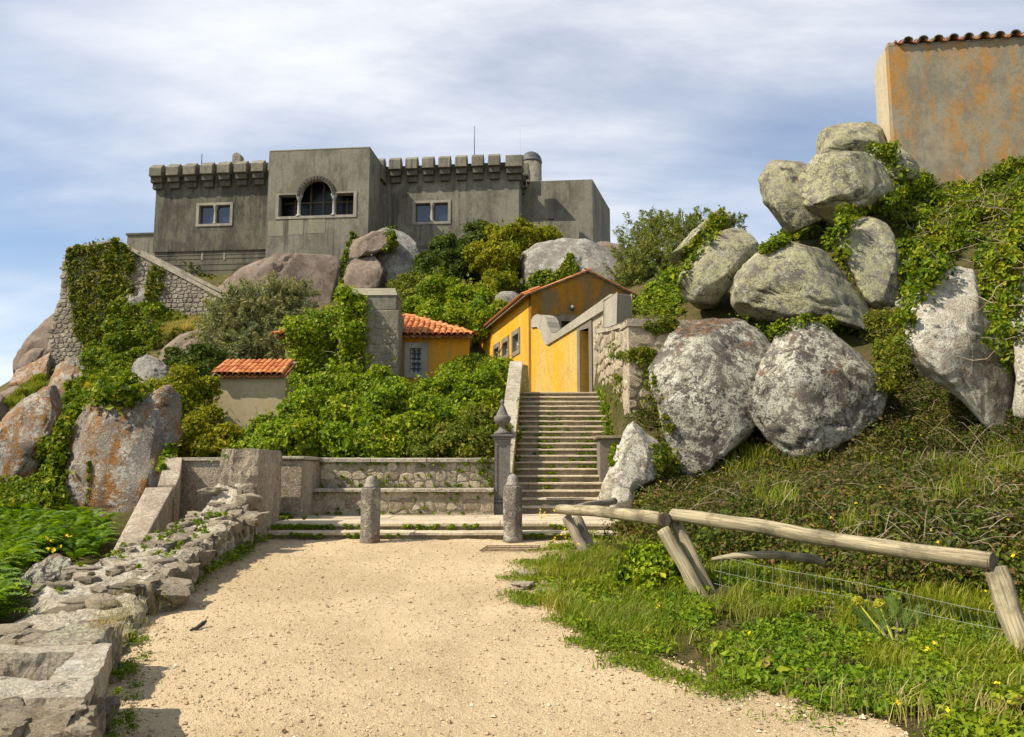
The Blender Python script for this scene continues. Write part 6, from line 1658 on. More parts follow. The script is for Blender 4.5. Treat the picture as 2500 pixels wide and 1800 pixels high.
rock('dark red rock cut off by the left edge', [(-60,1010),(-20,960),(14,975),(24,1000),(0,1030),(-40,1040)], 31, Br, 0.7, 32, 4)
rock('huge rust streaked rock face above the ferns beside the parapet', [(155,1262),(157,1205),(165,1100),(185,1030),(216,984),(240,979),(333,981),(380,948),(412,995),(420,1055),(410,1130),(385,1230),(330,1290),(240,1290)], 19.0, Or, 0.5, 33, 5, amp=0.03, boxy=0.3, sharp=0.3, crack=0.01, chips=4)
rock('egg shaped grey boulder perched above the rust streaked rock', [(320,900),(330,876),(350,867),(378,876),(404,900),(430,928),(405,960),(372,974),(345,975),(325,948)], 27, Gr, 0.8, 34, 5, amp=0.03)
rock('flat brown rock slab below the dry grass', [(390,845),(425,815),(530,806),(552,835),(510,870),(445,890),(414,912),(394,890)], 34, Br, 0.8, 35, 5)
rock('throne shaped grey rock leaning on the terrace wall', [(305,735),(310,715),(325,725),(338,722),(338,700),(352,690),(358,712),(354,735),(366,750),(350,762),(318,760)], 43.5, Gr, 0.8, 36, 4, amp=0.1)
rock('narrow standing stone slab in the ivy, left of two', [(272,840),(280,785),(292,770),(300,790),(296,850),(284,865)], 39, Gr, 0.6, 37, 4)
rock('narrow standing stone slab in the ivy, right of two', [(350,815),(360,770),(372,760),(379,775),(368,820),(356,828)], 39, Gr, 0.6, 38, 4)
rock('long lichened boulder lying among the ferns', [(26,1440),(60,1402),(110,1370),(150,1354),(190,1368),(184,1390),(132,1432),(85,1462),(40,1458)], 10.2, M['rock_white'], 0.7, 39, 5, amp=0.05)
M['litter'] = m_leaf('dead_leaf', [(0.0, (0.12, 0.07, 0.03)), (1.0, (0.30, 0.18, 0.08))], 0.1)
# ================================================================== VEGETATION
BVH = BVHTree.FromPolygons(np.concatenate(SOLID_V).tolist(), SOLID_F)
EYEV = Vector((0, 0, EYE))
TAG0 = np.array([t[0] for t in SOLID_TAG])
def face_name(i): return SOLID_TAG[int(np.searchsorted(TAG0, i, 'right')) - 1][1]
def in_poly(poly, X, Y_):
    r = np.zeros(len(X), bool); n = len(poly)
    for i in range(n):
        (x0, y0), (x1, y1) = poly[i], poly[(i + 1) % n]
        if y0 == y1: continue
        c = ((y0 > Y_) != (y1 > Y_)) & (X < (x1 - x0) * (Y_ - y0) / (y1 - y0) + x0)
        r ^= c
    return r
def hits(poly, n, dmin=0, dmax=1e9, only=None):
    """points where sight lines through a photo region meet the built scene"""
    xs = np.array([p[0] for p in poly]); ys = np.array([p[1] for p in poly])
    out, nrm = [], []
    tries = 0
    while len(out) < n and tries < 6:
        X = rng.uniform(xs.min(), xs.max(), n * 2); Y_ = rng.uniform(ys.min(), ys.max(), n * 2)
        m = in_poly(poly, X, Y_); X, Y_ = X[m], Y_[m]
        for x, y in zip(X, Y_):
            dx, dz = ray(x, y)
            h, nn, fi, dist = BVH.ray_cast(EYEV, Vector((dx, 1, dz)).normalized())
            if h is None or not (dmin < h.y < dmax): continue
            if only and face_name(fi) not in only: continue
            if nn.dot(h - EYEV) > 0: nn = -nn
            out.append(h[:]); nrm.append(nn[:])
            if len(out) >= n: break
        tries += 1
    return np.array(out).reshape(-1, 3), np.array(nrm).reshape(-1, 3)
def leaf_np(P, N, size, asp=0.75, spread=0.6, fold=0.2, hang=0.0, long=1.0):
    n = len(P)
    N2 = norm(N + rng.normal(size=(n, 3)) * spread)
    T = np.cross(N2, norm(rng.normal(size=(n, 3))))
    T = norm(T + np.array([0, 0, -hang])); T = norm(T - N2 * (T * N2).sum(1, keepdims=True)); B = np.cross(N2, T)
    L = (size * np.clip(rng.lognormal(-0.08, 0.38, n), 0.4, 1.9) * long)[:, None]; Wd = L * asp / long * rng.uniform(0.8, 1.2, n)[:, None]
    V = np.stack([P - T * L * 0.5, P + B * Wd * 0.5 + N2 * Wd * fold - T * L * 0.08, P + T * L * 0.5, P - B * Wd * 0.5 + N2 * Wd * fold - T * L * 0.08], 1).reshape(-1, 3)
    F = np.arange(n * 4).reshape(n, 4)
    return V, F
def rep(A, k): return np.repeat(A, k, 0)
def ivy(label, poly, n, thick, size, mat, per=5, name='ivy', cat='ivy', jit=0.14, dmin=0, dmax=1e9, kind=None, parent=None, up=0.35, only=None):
    H_, N = hits(poly, max(4, n // per), dmin, dmax, only)
    if not len(H_): print('NO HITS', label); return None
    cl = np.clip(fbm(H_, 1.25, 3) * 1.3 + 0.40, 0.06, 1.2)
    Nn = norm(N + np.array([0, 0, up]))
    nc = max(4, len(H_) * per // 90); ci = rng.choice(len(H_), nc, p=cl / cl.sum()); cr_ = np.clip(thick, 0.06, 0.7) * rng.uniform(0.22, 0.75, nc)
    m = int(len(H_) * per * 0.66); k = rng.choice(nc, m, p=cr_ ** 1.6 / (cr_ ** 1.6).sum())
    d = norm(rng.normal(size=(m, 3)) + Nn[ci[k]] * 1.1 + np.array([0, 0, 0.35]))
    P1 = H_[ci[k]] + Nn[ci[k]] * (thick * cl[ci[k]] * 0.35)[:, None] + d * (cr_[k] * rng.uniform(0.4, 1.1, m) ** 0.6)[:, None]
    f = max(1, int(per * 0.34 + 0.5)); P2 = rep(H_ + Nn * (thick * cl * 0.3)[:, None] * rng.uniform(0.1, 1.0, len(H_))[:, None], f); P2 = P2 + rng.normal(size=P2.shape) * jit
    P = np.concatenate([P1, P2]); Nl = np.concatenate([d, rep(Nn, f)])
    V, F = leaf_np(P, Nl, size, hang=0.4)
    o = part(name, V, F, mat, parent, solid=False)
    if parent is None: tag(o, label, cat, kind=kind)
    return o
def lump_leaves(lumps, n, size, clump=0.3, spread=0.55, squash=0.85, long=1.0, asp=0.75, low=-0.35, ragged=0.42, core=0.78):
    C_ = np.array([l[0] for l in lumps]); Rr = np.array([l[1] for l in lumps])
    cc, cr, cn = [], [], []
    for c, r in zip(C_, Rr):
        k = max(6, int(11 * (r / clump) ** 2 / 4))
        d = norm(rng.normal(size=(k * 2, 3))); d = d[(d[:, 2] > low) & (d[:, 1] < 0.75)][:k]
        rad = r * rng.uniform(1 - ragged, 1 + ragged * 0.7, len(d))
        p = c + d * np.array([1, 1, squash]) * rad[:, None]
        cc.append(p); cn.append(d); cr.append(clump * rng.uniform(0.45, 1.55, len(d)))
    cc = np.concatenate(cc); cn = np.concatenate(cn); cr = np.concatenate(cr)
    # drop clumps buried in other lumps
    bur = np.zeros(len(cc), bool)
    for c, r in zip(C_, Rr): bur |= np.linalg.norm((cc - c) / np.array([1, 1, squash]), axis=1) < r * 0.62
    cc, cn, cr = cc[~bur], cn[~bur], cr[~bur]
    i = rng.choice(len(cc), n, p=cr ** 2 / (cr ** 2).sum())
    d = norm(rng.normal(size=(n, 3)) + cn[i] * 0.9 + np.array([0, 0, 0.45]))
    P = cc[i] + d * (cr[i] * rng.uniform(0.25, 1.15, n) ** 0.6)[:, None] * np.array([1, 1, 0.8])
    P = P + rng.normal(size=P.shape) * clump * np.where(rng.uniform(size=n) < 0.09, 0.45, 0.07)[:, None]
    V, F = leaf_np(P, d, size, asp, spread, hang=0.3, long=long)
    # inner leaves that close the bush
    m = n // 5; j = rng.choice(len(C_), m, p=Rr ** 2 / (Rr ** 2).sum())
    d2 = norm(rng.normal(size=(m, 3)))
    P2 = C_[j] + d2 * (Rr[j] * core * rng.uniform(0.6, 1, m))[:, None] * np.array([1, 1, squash])
    V2, F2 = leaf_np(P2, d2, size * 1.8, asp, 0.4, long=long)
    return np.concatenate([V, V2]), np.concatenate([F, F2 + len(V)])
def tubes(paths, seg=4):
    mb = MB()
    for pts, r in paths: mb.tube(pts, r, seg, False)
    return mb
def branch_paths(base, tips, r0, rs_, wob=0.25):
    out = []
    for t in tips:
        b = Vector(base); t = Vector(t); m = b.lerp(t, 0.5) + Vector((rs_.uniform(-wob, wob), rs_.uniform(-wob, wob), rs_.uniform(0, wob)))
        q1 = b.lerp(m, 0.55) + Vector((rs_.uniform(-wob, wob) * 0.3, rs_.uniform(-wob, wob) * 0.3, 0))
        out.append(([b, q1, m, t], [r0, r0 * 0.75, r0 * 0.5, r0 * 0.2]))
    return out
def bush(name, label, lumps, n, size, mat, clump=0.3, cat='shrub', r0=0.05, **kw):
    L = [(np.array(at(px, py, D)), r) for px, py, D, r in lumps]
    C_ = np.array([l[0] for l in L]); bx, by = C_[:, 0].mean(), C_[:, 1].mean()
    base = (bx, by, min(tz(bx, by), C_[:, 2].min()) + 0.02)
    t = thing(name, label, cat, base)
    V, F = lump_leaves(L, n, size, clump, **kw)
    part('foliage', V, F, mat, t, solid=False)
    rs_ = random.Random(len(label))
    tips = [tuple(c) for c, r in L]
    tubes(branch_paths(base, tips, r0, rs_), 5).obj('stem', M['bark'], t, solid=False)
    return t
# --- shrubs behind the bench
bush('shrub', 'bright green leafy shrub mass climbing up left of the stone chimney block', [(690,1085,21,.6),(635,1100,20.3,.45),(765,1010,23,.8),(725,1085,20.5,.6),(790,1045,21.5,.9),(795,955,24.3,.7),(830,970,24.0,.85),(750,1100,19.6,.45),(660,1110,19.4,.4),(860,1010,22.5,.85),(728,1050,22.5,.5)], 48000, 0.09, M['shrub'], 0.30)
bush('shrub', 'bright green shrub mass below the barred house window', [(880,1050,21,.85),(910,990,23,.8),(960,1030,21.5,.85),(985,1000,23.3,.65),(1050,1025,22,.75),(1065,990,24.0,.62),(1000,1080,19.8,.55),(900,1090,19.8,.55),(850,1095,19.6,.45),(950,1095,19.5,.45)], 45000, 0.09, M['shrub'], 0.28)
bush('shrub', 'bright green shrub mass reaching up the stair parapet coping', [(1130,995,22.5,.8),(1130,950,24.5,.65),(1180,970,23.2,.58),(1200,935,24.0,.36),(1222,905,24.4,.24),(1110,1035,21,.75),(1160,1015,21.3,.5),(1185,972,22.3,.34)], 33000, 0.088, M['shrub'], 0.27)
bush('low_shrub', 'yellowish low heath shrubs along the coping behind the bench', [(1200,1060,19.2,.5),(1150,1075,19.0,.45),(1090,1090,18.8,.4),(1190,1100,18.4,.35),(1120,1105,18.3,.3),(1040,1100,18.6,.35)], 20000, 0.06, M['shrub_low'], 0.2)
bush('shrub', 'yellow green shrub between the rust streaked rock and the shed', [(415,965,24,.7),(450,990,24,.75),(430,1040,22.5,.7),(462,1055,23,.55),(470,1090,21.5,.55),(550,1100,21.0,.4),(400,1000,23.5,.5),(520,1100,21.5,.32)], 40000, 0.085, M['gold_bush'], 0.28)
bush('shrub', 'dark green shrub behind the shed roof', [(470,915,29,.8),(505,940,27.5,.7),(440,905,30,.6),(510,890,30.5,.7)], 15000, 0.10, M['dark_bush'], 0.3)
# --- bushes under the castle
bush('bush', 'dark evergreen bush against the right block of the castle', [(1095,655,49,1.5),(1050,690,48,1.2),(1110,625,51,1.1),(1165,590,53,1.0),(1195,575,53.5,0.8),(1150,640,51,1.2)], 26000, 0.15, M['dark_bush'], 0.45)
bush('bush', 'golden green rounded bush below the castle turret', [(1240,600,48,1.15),(1290,590,48,1.15),(1205,650,46.5,1.2),(1245,655,46.5,1.1),(1340,585,49.5,0.7),(1220,705,45.5,1.0),(1325,605,48.5,.6)], 32000, 0.14, M['gold_bush'], 0.42)
bush('bush', 'fresh green spreading bush above the small house roof', [(1060,755,42,1.25),(1130,765,40,1.25),(1195,785,39,1.0),(1015,785,40,.9),(1080,800,38,1.0),(1130,720,43,.8),(1160,805,37.5,.8)], 34000, 0.13, M['shrub'], 0.40)
bush('bush', 'olive brown low bush right of the chimney block cap', [(1000,715,46,1.1),(1030,740,44,1.0),(985,745,44,1.0),(1060,705,47,.8)], 13000, 0.12, M['shrub_low'], 0.36)
bush('bush', 'bright green bush between the ochre gable and the leaning boulder', [(1565,765,30,.55),(1605,755,29.5,.6),(1640,735,29,.6),(1550,780,28.5,.4),(1625,775,27.5,.5),(1655,700,28.5,.45)], 17000, 0.10, M['shrub'], 0.28)
# --- trees
def tree(name, label, base_px, lumps, n, size, mat, r0, clump, long, asp, ragged, limbs=3, squash=0.9, core=0.75, spread=0.8, upright=0.4):
    L = [(np.array(at(px, py, D)), r) for px, py, D, r in lumps]
    b = at(*base_px); b.z = min(b.z, tz(b.x, b.y) + 0.3)
    t = thing(name, label, 'tree', tuple(b))
    rs_ = random.Random(len(label) + 3)
    C_ = np.array([l[0] for l in L]); top = Vector(C_.mean(0))
    fork = b.lerp(top, 0.45)
    MB().tube([b, b.lerp(fork, 0.5) + Vector((0.08, 0.05, 0)), fork], [r0, r0 * 0.8, r0 * 0.65], 9).obj('trunk', M['bark'], t, solid=False)
    paths = branch_paths(tuple(fork), [tuple(c) for c, r in L], r0 * 0.55, rs_, 0.35)
    for c, r in L:
        for _ in range(limbs * 3):
            d = norm(rng.normal(size=3) + (0, 0, 0.5)); e = c + d * r * rng.uniform(0.7, 1.1)
            paths.append(([Vector(c), Vector(c + (e - c) * 0.5) + Vector((0, 0, 0.06)), Vector(e)], [r0 * 0.16, r0 * 0.10, r0 * 0.04]))
    tubes(paths, 5).obj('limbs', M['bark'], t, solid=False)
    # leafy shoots that leave the limbs and rise
    C0 = np.array([l[0] for l in L]); R0 = np.array([l[1] for l in L]); ns = n // 34
    j = rng.choice(len(C0), ns, p=R0 ** 2 / (R0 ** 2).sum()); d = norm(rng.normal(size=(ns, 3)) + np.array([0, 0, 0.15]))
    S0 = C0[j] + d * (R0[j] * rng.uniform(0.15, 0.95, ns))[:, None]
    dd = norm(d * 0.8 + rng.normal(size=(ns, 3)) * 0.35 + np.array([0, 0, upright])); ln_ = (R0[j] * rng.uniform(0.3, 0.65, ns))
    tt = rng.uniform(0, 1, (ns, 34)); P = S0[:, None] + dd[:, None] * (ln_[:, None] * tt)[..., None] + np.array([0, 0, -0.10]) * (tt ** 2)[..., None]
    P = P + rng.normal(size=P.shape) * (0.075 * (1.15 - tt))[..., None]; P = P.reshape(-1, 3)
    V, F = leaf_np(P, rep(norm(dd + np.array([0, 0, 0.6])), 34), size, asp, 0.9, hang=0.0, long=long)
    part('crown', V, F, mat, t, solid=False)
    return t
tree('olive_tree', 'grey green olive tree in front of the brown granite slab', (630, 905, 32.8), [(560,765,33,.95),(615,745,33.5,1.05),(680,725,34,.9),(735,725,34.5,.75),(540,825,32.5,1.0),(620,810,33,1.2),(690,795,33.5,1.0),(650,860,32.5,1.0),(575,870,32,.9),(700,745,34.5,.8),(520,790,33,.6),(665,775,33.5,.9)], 40000, 0.088, M['olive'], 0.15, 0.38, 1.9, 0.45, 0.5, 4)
tree('feathery_tree', 'feathery light green tree behind the ochre gable under the sky', (1600, 730, 39), [(1570,580,40,1.2),(1640,575,39.5,1.2),(1700,560,39.5,1.0),(1560,635,38.5,1.4),(1620,630,38.5,1.4),(1535,680,38,1.1),(1690,595,38.5,1.2),(1600,550,40.5,.8),(1790,550,42,.7),(1755,550,41,.8),(1590,690,38,1.2),(1650,680,38,1.2)], 32000, 0.09, M['willow'], 0.12, 0.42, 2.2, 0.42, 0.6, 4, upright=1.1)
# --- ivy
ivy('broad ivy carpet over the boulders below the upper house', [(2135,378),(2165,370),(2200,405),(2250,432),(2330,458),(2400,442),(2440,412),(2520,395),(2850,395),(2850,1000),(2640,900),(2640,620),(2520,600),(2485,640),(2480,850),(2450,900),(2440,830),(2405,770),(2400,700),(2395,610),(2368,592),(2330,620),(2280,690),(2242,745),(2222,800),(2203,800),(2200,740),(2200,600),(2187,545),(2135,530),(2090,530),(2062,580),(2068,640),(2100,735),(2085,700),(2050,640),(2008,592),(1975,566),(2005,570),(2045,535),(2095,505),(2165,488),(2178,455),(2155,402)], 100000, 0.5, 0.10, M['ivy'], 7, jit=0.09)
ivy('ivy sheet draped over the small tilted boulder', [(1665,620),(1690,585),(1735,535),(1765,512),(1775,545),(1740,575),(1700,620),(1670,650)], 2600, 0.12, 0.10, M['ivy'], 5, jit=0.05)
ivy('ivy band along the back edge of the long leaning boulder', [(1640,720),(1665,670),(1700,625),(1745,575),(1770,560),(1722,605),(1668,675),(1655,730),(1640,760),(1610,770)], 3000, 0.18, 0.10, M['ivy'], 5, jit=0.08)
ivy('ivy tuft between the leaning and triangular boulders', [(1835,545),(1880,555),(1935,570),(1990,560),(1975,585),(1925,590),(1895,605),(1860,625),(1885,585)], 4500, 0.2, 0.09, M['ivy'], 5, jit=0.07)
ivy('ivy curtain covering the upper left of the rubble terrace wall', [(172,612),(215,600),(282,588),(338,622),(322,680),(328,705),(305,745),(285,760),(262,800),(240,830),(205,850),(182,800),(176,720),(166,660)], 17000, 0.28, 0.15, M['ivy_dry'], 5, jit=0.13)
ivy('thin ivy strand on the middle of the terrace wall', [(368,652),(402,655),(396,705),(376,745),(356,722)], 3600, 0.2, 0.14, M['ivy_dry'], 4, jit=0.12)
ivy('ivy and shrubs tumbling down the rocks below the terrace wall', [(262,800),(278,762),(300,745),(372,752),(440,765),(462,795),(385,805),(392,850),(352,868),(322,885),(318,960),(330,982),(232,980),(212,985),(205,860),(255,835)], 30000, 0.6, 0.14, M['ivy'], 6, jit=0.14)
ivy('ivy mat between the two huge rust stained rocks', [(160,1010),(168,945),(212,930),(232,982),(208,990),(182,1035),(162,1110),(152,1205),(150,1265),(118,1240),(95,1160),(102,1090),(136,1040)], 22000, 0.4, 0.11, M['ivy'], 6, jit=0.10)
ivy('thin ivy strand climbing the grey face of the rust streaked rock', [(216,1130),(222,1130),(222,1175),(220,1210),(208,1262),(203,1262),(212,1200),(214,1160)], 420, 0.03, 0.05, M['ivy'], 3, jit=0.02)
ivy('thick ivy draped over the left half of the house and chimney', [(700,800),(750,772),(792,792),(808,755),(815,710),(832,700),(860,722),(886,735),(888,800),(880,830),(892,900),(892,940),(860,960),(725,965),(722,870),(702,830)], 34000, 0.55, 0.105, M['shrub'], 6, jit=0.10)
ivy('ivy patches on the front of the grey dome boulder', [(1275,735),(1282,700),(1300,672),(1340,655),(1350,672),(1372,655),(1385,640),(1392,615),(1400,640),(1412,645),(1405,680),(1345,705)], 6500, 0.2, 0.12, M['ivy'], 5, jit=0.09, dmin=36)
ivy('ivy tongue beside the perched brown boulder', [(940,560),(958,556),(972,600),(955,615),(935,612),(950,590)], 1800, 0.2, 0.15, M['ivy'], 4, jit=0.10)
ivy('ivy strip down the crack left of the perched boulder', [(858,572),(872,572),(852,610),(848,650),(836,700),(826,700),(834,640),(846,605)], 2600, 0.2, 0.15, M['ivy'], 4, jit=0.10)
ivy('bright creeper hanging over the end of the alcove coping', [(388,1150),(394,1110),(410,1085),(440,1090),(545,1104),(545,1116),(450,1114),(432,1116),(405,1125),(398,1148)], 2600, 0.10, 0.06, M['shrub'], 4, jit=0.05)
ivy('dark shrubby growth under the left hillside rocks', [(-300,1180),(-20,1195),(40,1185),(100,1190),(150,1225),(160,1265),(100,1290),(-20,1300),(-300,1310)], 18000, 0.6, 0.10, M['ivy'], 6, jit=0.14)
for lab, pg in (('golden weeds spilling over the front of the retaining wall', [(1590,905),(1600,860),(1580,850),(1560,890),(1565,960),(1545,1030),(1600,1060),(1650,1060),(1615,960)]), ('mossy weeds along the top joint of the retaining wall', [(1580,790),(1650,780),(1660,800),(1600,815),(1575,805)]), ('weed tufts on the upper face of the retaining wall', [(1520,865),(1570,850),(1585,870),(1550,880),(1520,880)])):
    ivy(lab, pg, 2200, 0.18, 0.055, M['shrub_low'], 5, 'wall_weeds', 'weeds', jit=0.05)
ivy('green weeds hanging down the stair side of the retaining wall', [(1492,835),(1502,835),(1500,880),(1490,890)], 500, 0.1, 0.05, M['weed'], 4, 'wall_weeds', 'weeds', jit=0.04)
ivy('green weeds lining the right edge of the upper stairs', [(1455,945),(1475,940),(1490,1000),(1500,1060),(1478,1062),(1468,1010)], 2200, 0.10, 0.06, M['weed'], 5, 'stair_weeds', 'weeds', jit=0.05)
ivy('scattered weed tufts on the stair face of the retaining wall', [(1490,930),(1510,910),(1525,930),(1515,980),(1500,1010),(1492,980)], 1100, 0.10, 0.06, M['shrub_low'], 5, 'wall_weeds', 'weeds', jit=0.05)
ivy('weeds beside the small stair pier', [(1485,1095),(1505,1085),(1508,1130),(1490,1140)], 500, 0.10, 0.06, M['weed'], 4, 'stair_weeds', 'weeds', jit=0.04)
ivy('dark creeper along the left edge of the stairs', [(1262,960),(1274,950),(1272,1050),(1268,1180),(1252,1190),(1258,1060)], 700, 0.04, 0.045, M['weed'], 5, 'stair_weeds', 'weeds', jit=0.03, dmin=17.6)
ivy('creeper hanging at the right end of the bench wall', [(1160,1135),(1170,1118),(1205,1120),(1205,1190),(1175,1192),(1165,1165)], 800, 0.03, 0.045, M['weed'], 4, 'wall_weeds', 'weeds', jit=0.025)
ivy('yellow green weed under the stairs side rocks', [(1590,1100),(1640,1090),(1660,1140),(1640,1170),(1600,1165)], 2200, 0.25, 0.06, M['shrub_low'], 5, 'weeds', 'weeds', jit=0.07)
# bare vine stems that show through the ivy
def vines(label, poly, n, ln, rad, off, dmin=0, dmax=1e9):
    Hv, Nv = hits(poly, n, dmin, dmax); paths = []
    for p, nn in zip(Hv, Nv):
        p = Vector(p + nn * off); d = Vector(norm(rng.normal(size=3) * np.array([1, 0.3, 0.9]) + np.array([0, 0, -0.3]))); q_ = [p]
        for k in range(5):
            d = (d + Vector(rng.normal(size=3) * 0.35)).normalized(); q_.append(q_[-1] + d * ln * rng.uniform(0.12, 0.28))
        paths.append((q_, [rad, rad * 0.9, rad * 0.8, rad * 0.65, rad * 0.5, rad * 0.25]))
    o = tubes(paths, 4).obj('vine_stems', M['twig'], None, solid=False); tag(o, label, 'vines', kind='stuff')
vines('bare twisting vine stems over the ivy below the upper house', [(2180,470),(2500,430),(2500,900),(2420,760),(2380,600),(2260,700),(2200,560)], 110, 1.0, 0.011, 0.30)
vines('thin bare stems among the shrubs behind the bench', [(640,1090),(760,960),(880,950),(1000,960),(1150,930),(1190,1080),(900,1100)], 60, 0.8, 0.010, 0.5, 18, 27)
vines('bare stems in the ivy on the house and chimney', [(720,820),(830,720),(880,760),(880,930),(730,940)], 26, 0.9, 0.010, 0.3, 20, 28)
# weeds on the steps and joints: one mass
allV, allF, off = [], [], 0
def weed_clump(p, r, n, size=0.045, nrm=(0, -0.4, 1)):
    global off
    d = norm(rng.normal(size=(n, 3)) + np.array(nrm)); P = np.array(p) + d * (r * rng.uniform(0.2, 1, n))[:, None] * np.array([1, 0.6, 0.7])
    V, F = leaf_np(P, d, size, 0.6, 0.6); allV.append(V); allF.append(F + off); off += len(V)
rs = random.Random(55)
for k in range(NST):
    y = ST0 + k * TREAD; z = LZ + k * RISE
    m = 7 if 4 <= k <= 14 else 1
    for _ in range(m):
        x = xl(y) + rs.choice((rs.uniform(0.05, 2.1), rs.uniform(0.5, 1.0), rs.uniform(1.4, 2.1)))
        w = rs.uniform(0.05, 0.16)
        for j in range(int(w / 0.04)): weed_clump((x + rs.uniform(-w, w), y - 0.02, z + 0.035), 0.05, 26)
for px, w in ((720, 90), (760, 60), (810, 40), (860, 25), (990, 18), (1030, 18), (1060, 12), (1100, 10), (1150, 22), (1360, 30), (690, 40)):
    p = at(px, 1288, 13.9)
    for j in range(max(3, w // 7)): weed_clump((p.x + rs.uniform(-w, w) * 0.0055, 13.92, 0.69 + rs.uniform(0, 0.05)), 0.06, 34)
for px, w in ((700, 70), (860, 26), (760, 30), (1320, 70), (960, 20), (1360, 40)):
    p = at(px, 1312, 13.6)
    for j in range(max(3, w // 8)): weed_clump((p.x + rs.uniform(-w, w) * 0.0055, 13.58, pathz(13.6) + 0.03 + rs.uniform(0, 0.04)), 0.06, 30)
for _ in range(60):     # joints of the bench and its back wall
    weed_clump((rs.uniform(bx0, bx1), 16.92, rs.choice((bz + 0.04, wz - 0.12, rs.uniform(bz, wz - 0.1)))), 0.06, 22)
for _ in range(40): weed_clump((rs.uniform(bx0, bx1), 16.42, rs.choice((LZ + 0.03, bz - 0.09, rs.uniform(LZ, bz - 0.1)))), 0.05, 20)
for _ in range(26):
    weed_clump((-3.93 + rs.uniform(-0.9, 0.3), 15.5 if rs.random() < 0.5 else 14.6, LZ + 0.04), 0.07, 26)
for _ in range(60):     # foot of the low rubble wall and pier
    D = rs.uniform(8.4, 14.2); weed_clump((float(left_x(min(D, 13.2))) + rs.uniform(0.0, 0.14), D, pathz(D) + rs.uniform(0.02, 0.16)), rs.uniform(0.06, 0.13), 80, 0.026)
for _ in range(34):
    D = rs.uniform(4.5, 7.4); weed_clump((float(left_x(D)) + rs.uniform(-0.02, 0.18), D, pathz(D) + rs.uniform(0.0, 0.10)), rs.uniform(0.05, 0.12), 170, 0.014)
for _ in range(46):     # on top of the rubble wall
    D = rs.uniform(8.0, 12.3); x_, h_, w_ = rw_prof(D); weed_clump((x_ - rs.uniform(0.15, w_), D, pathz(D) + h_ + 0.04), rs.uniform(0.04, 0.08), 30, 0.035)
o = part('joint_weeds', np.concatenate(allV), np.concatenate(allF), M['weed'], None, solid=False)
tag(o, 'small green weeds growing in the joints of steps and walls', 'weeds', kind='stuff')

# --- ferns on the left slope
def frond(L=0.7, n=13):
    V, F = [], []
    prev = None
    for i in range(n):
        t = (i + 1) / n
        c = np.array([0, L * t * (1 - 0.18 * t), L * (0.75 * t - 0.80 * t * t)])
        w = 0.30 * L * (1 - t) ** 0.8 * min(1, t * 5) + 0.012
        a = len(V)
        for sd in (-1, 1):
            b0 = c + np.array([0, -L / n * 0.42, 0]); b1 = c + np.array([0, L / n * 0.36, 0])
            tip = c + np.array([sd * w, L * 0.07, -w * 0.22]); mid = c + np.array([sd * w * 0.5, L * 0.02 + L / n * 0.55, w * 0.04])
            k = len(V); V += [b0, tip, mid, b1]; F += [(k, k + 1, k + 2, k + 3)]
    return np.array(V), np.array(F)
FV, FF = frond()
def ferns(poly, n, smin, smax, per=4, dmax=40):
    H_, N = hits(poly, n, 0, dmax, ('ground',))
    Vs, Fs = [], []; o_ = 0
    for p in H_:
        qx, qy = 1250 + FPX * p[0] / p[1], 1155 - FPX * (p[2] - EYE) / p[1]
        if 0 < qx < 225 and 1385 < qy < 1515 and p[1] < 10.4: continue
        s0 = rng.uniform(smin, smax); a0 = rng.uniform(0, 6.28)
        for k in range(per):
            a = a0 + 6.28 * k / per + rng.normal() * 0.35; s = s0 * rng.uniform(0.75, 1.15); tl = rng.uniform(0.1, 0.55)
            ca, sa = math.cos(a), math.sin(a); ct, st_ = math.cos(tl), math.sin(tl)
            Rm = np.array([[ca, -sa, 0], [sa, ca, 0], [0, 0, 1]]) @ np.array([[1, 0, 0], [0, ct, -st_], [0, st_, ct]])
            Vs.append((FV * s) @ Rm.T + p + np.array([0, 0, 0.05 * s0 + rng.uniform(0, 0.25)])); Fs.append(FF + o_); o_ += len(FV)
    return np.concatenate(Vs), np.concatenate(Fs)
V, F = ferns([(-330, 1300), (-40, 1290), (60, 1285), (170, 1280), (255, 1305), (235, 1370), (215, 1440), (190, 1490), (140, 1525), (60, 1545), (-40, 1560), (-330, 1600)], 1350, 0.42, 0.80, 5, 30)
o = part('ferns', V, F, M['fern'], None, solid=False); tag(o, 'dense green bracken ferns filling the slope left of the parapet', 'ferns', kind='stuff')
ivy('undergrowth', [(-330, 1300), (-40, 1290), (60, 1285), (170, 1280), (255, 1305), (235, 1370), (215, 1440), (190, 1490), (140, 1525), (60, 1545), (-40, 1560), (-330, 1600)], 9000, 0.12, 0.03, M['fern'], 5, 'fern_undergrowth', 'undergrowth', jit=0.10, kind='stuff', dmax=30, only=('ground',))['label'] = 'low green leaves beneath the bracken ferns on the left slope'
# --- grasses
def blades(H_, h, w, per, lean=0.5, jit=0.06):
    P = rep(H_, per); n = len(P); P = P + rng.normal(size=(n, 3)) * np.array([jit, jit, 0.0])
    hh = (h * rng.uniform(0.45, 1.3, n))[:, None]; a = rng.uniform(0, 6.28, n); ln = np.stack([np.cos(a), np.sin(a), np.zeros(n)], 1) * (rng.uniform(0.1, 1, n) * lean)[:, None]
    sd = np.stack([-np.sin(a + 0.6), np.cos(a + 0.6), np.zeros(n)], 1) * (w * rng.uniform(0.6, 1.4, n))[:, None]
    up = np.array([0, 0, 1.0])
    b0, b1 = P - sd, P + sd; mid = P + up * hh * 0.58 + ln * hh * 0.3; tip = P + up * hh * 0.9 + ln * hh
    V = np.stack([b0, b1, mid + sd * 0.75, tip, mid - sd * 0.75], 1).reshape(-1, 3)
    return V, np.arange(n * 5).reshape(n, 5)
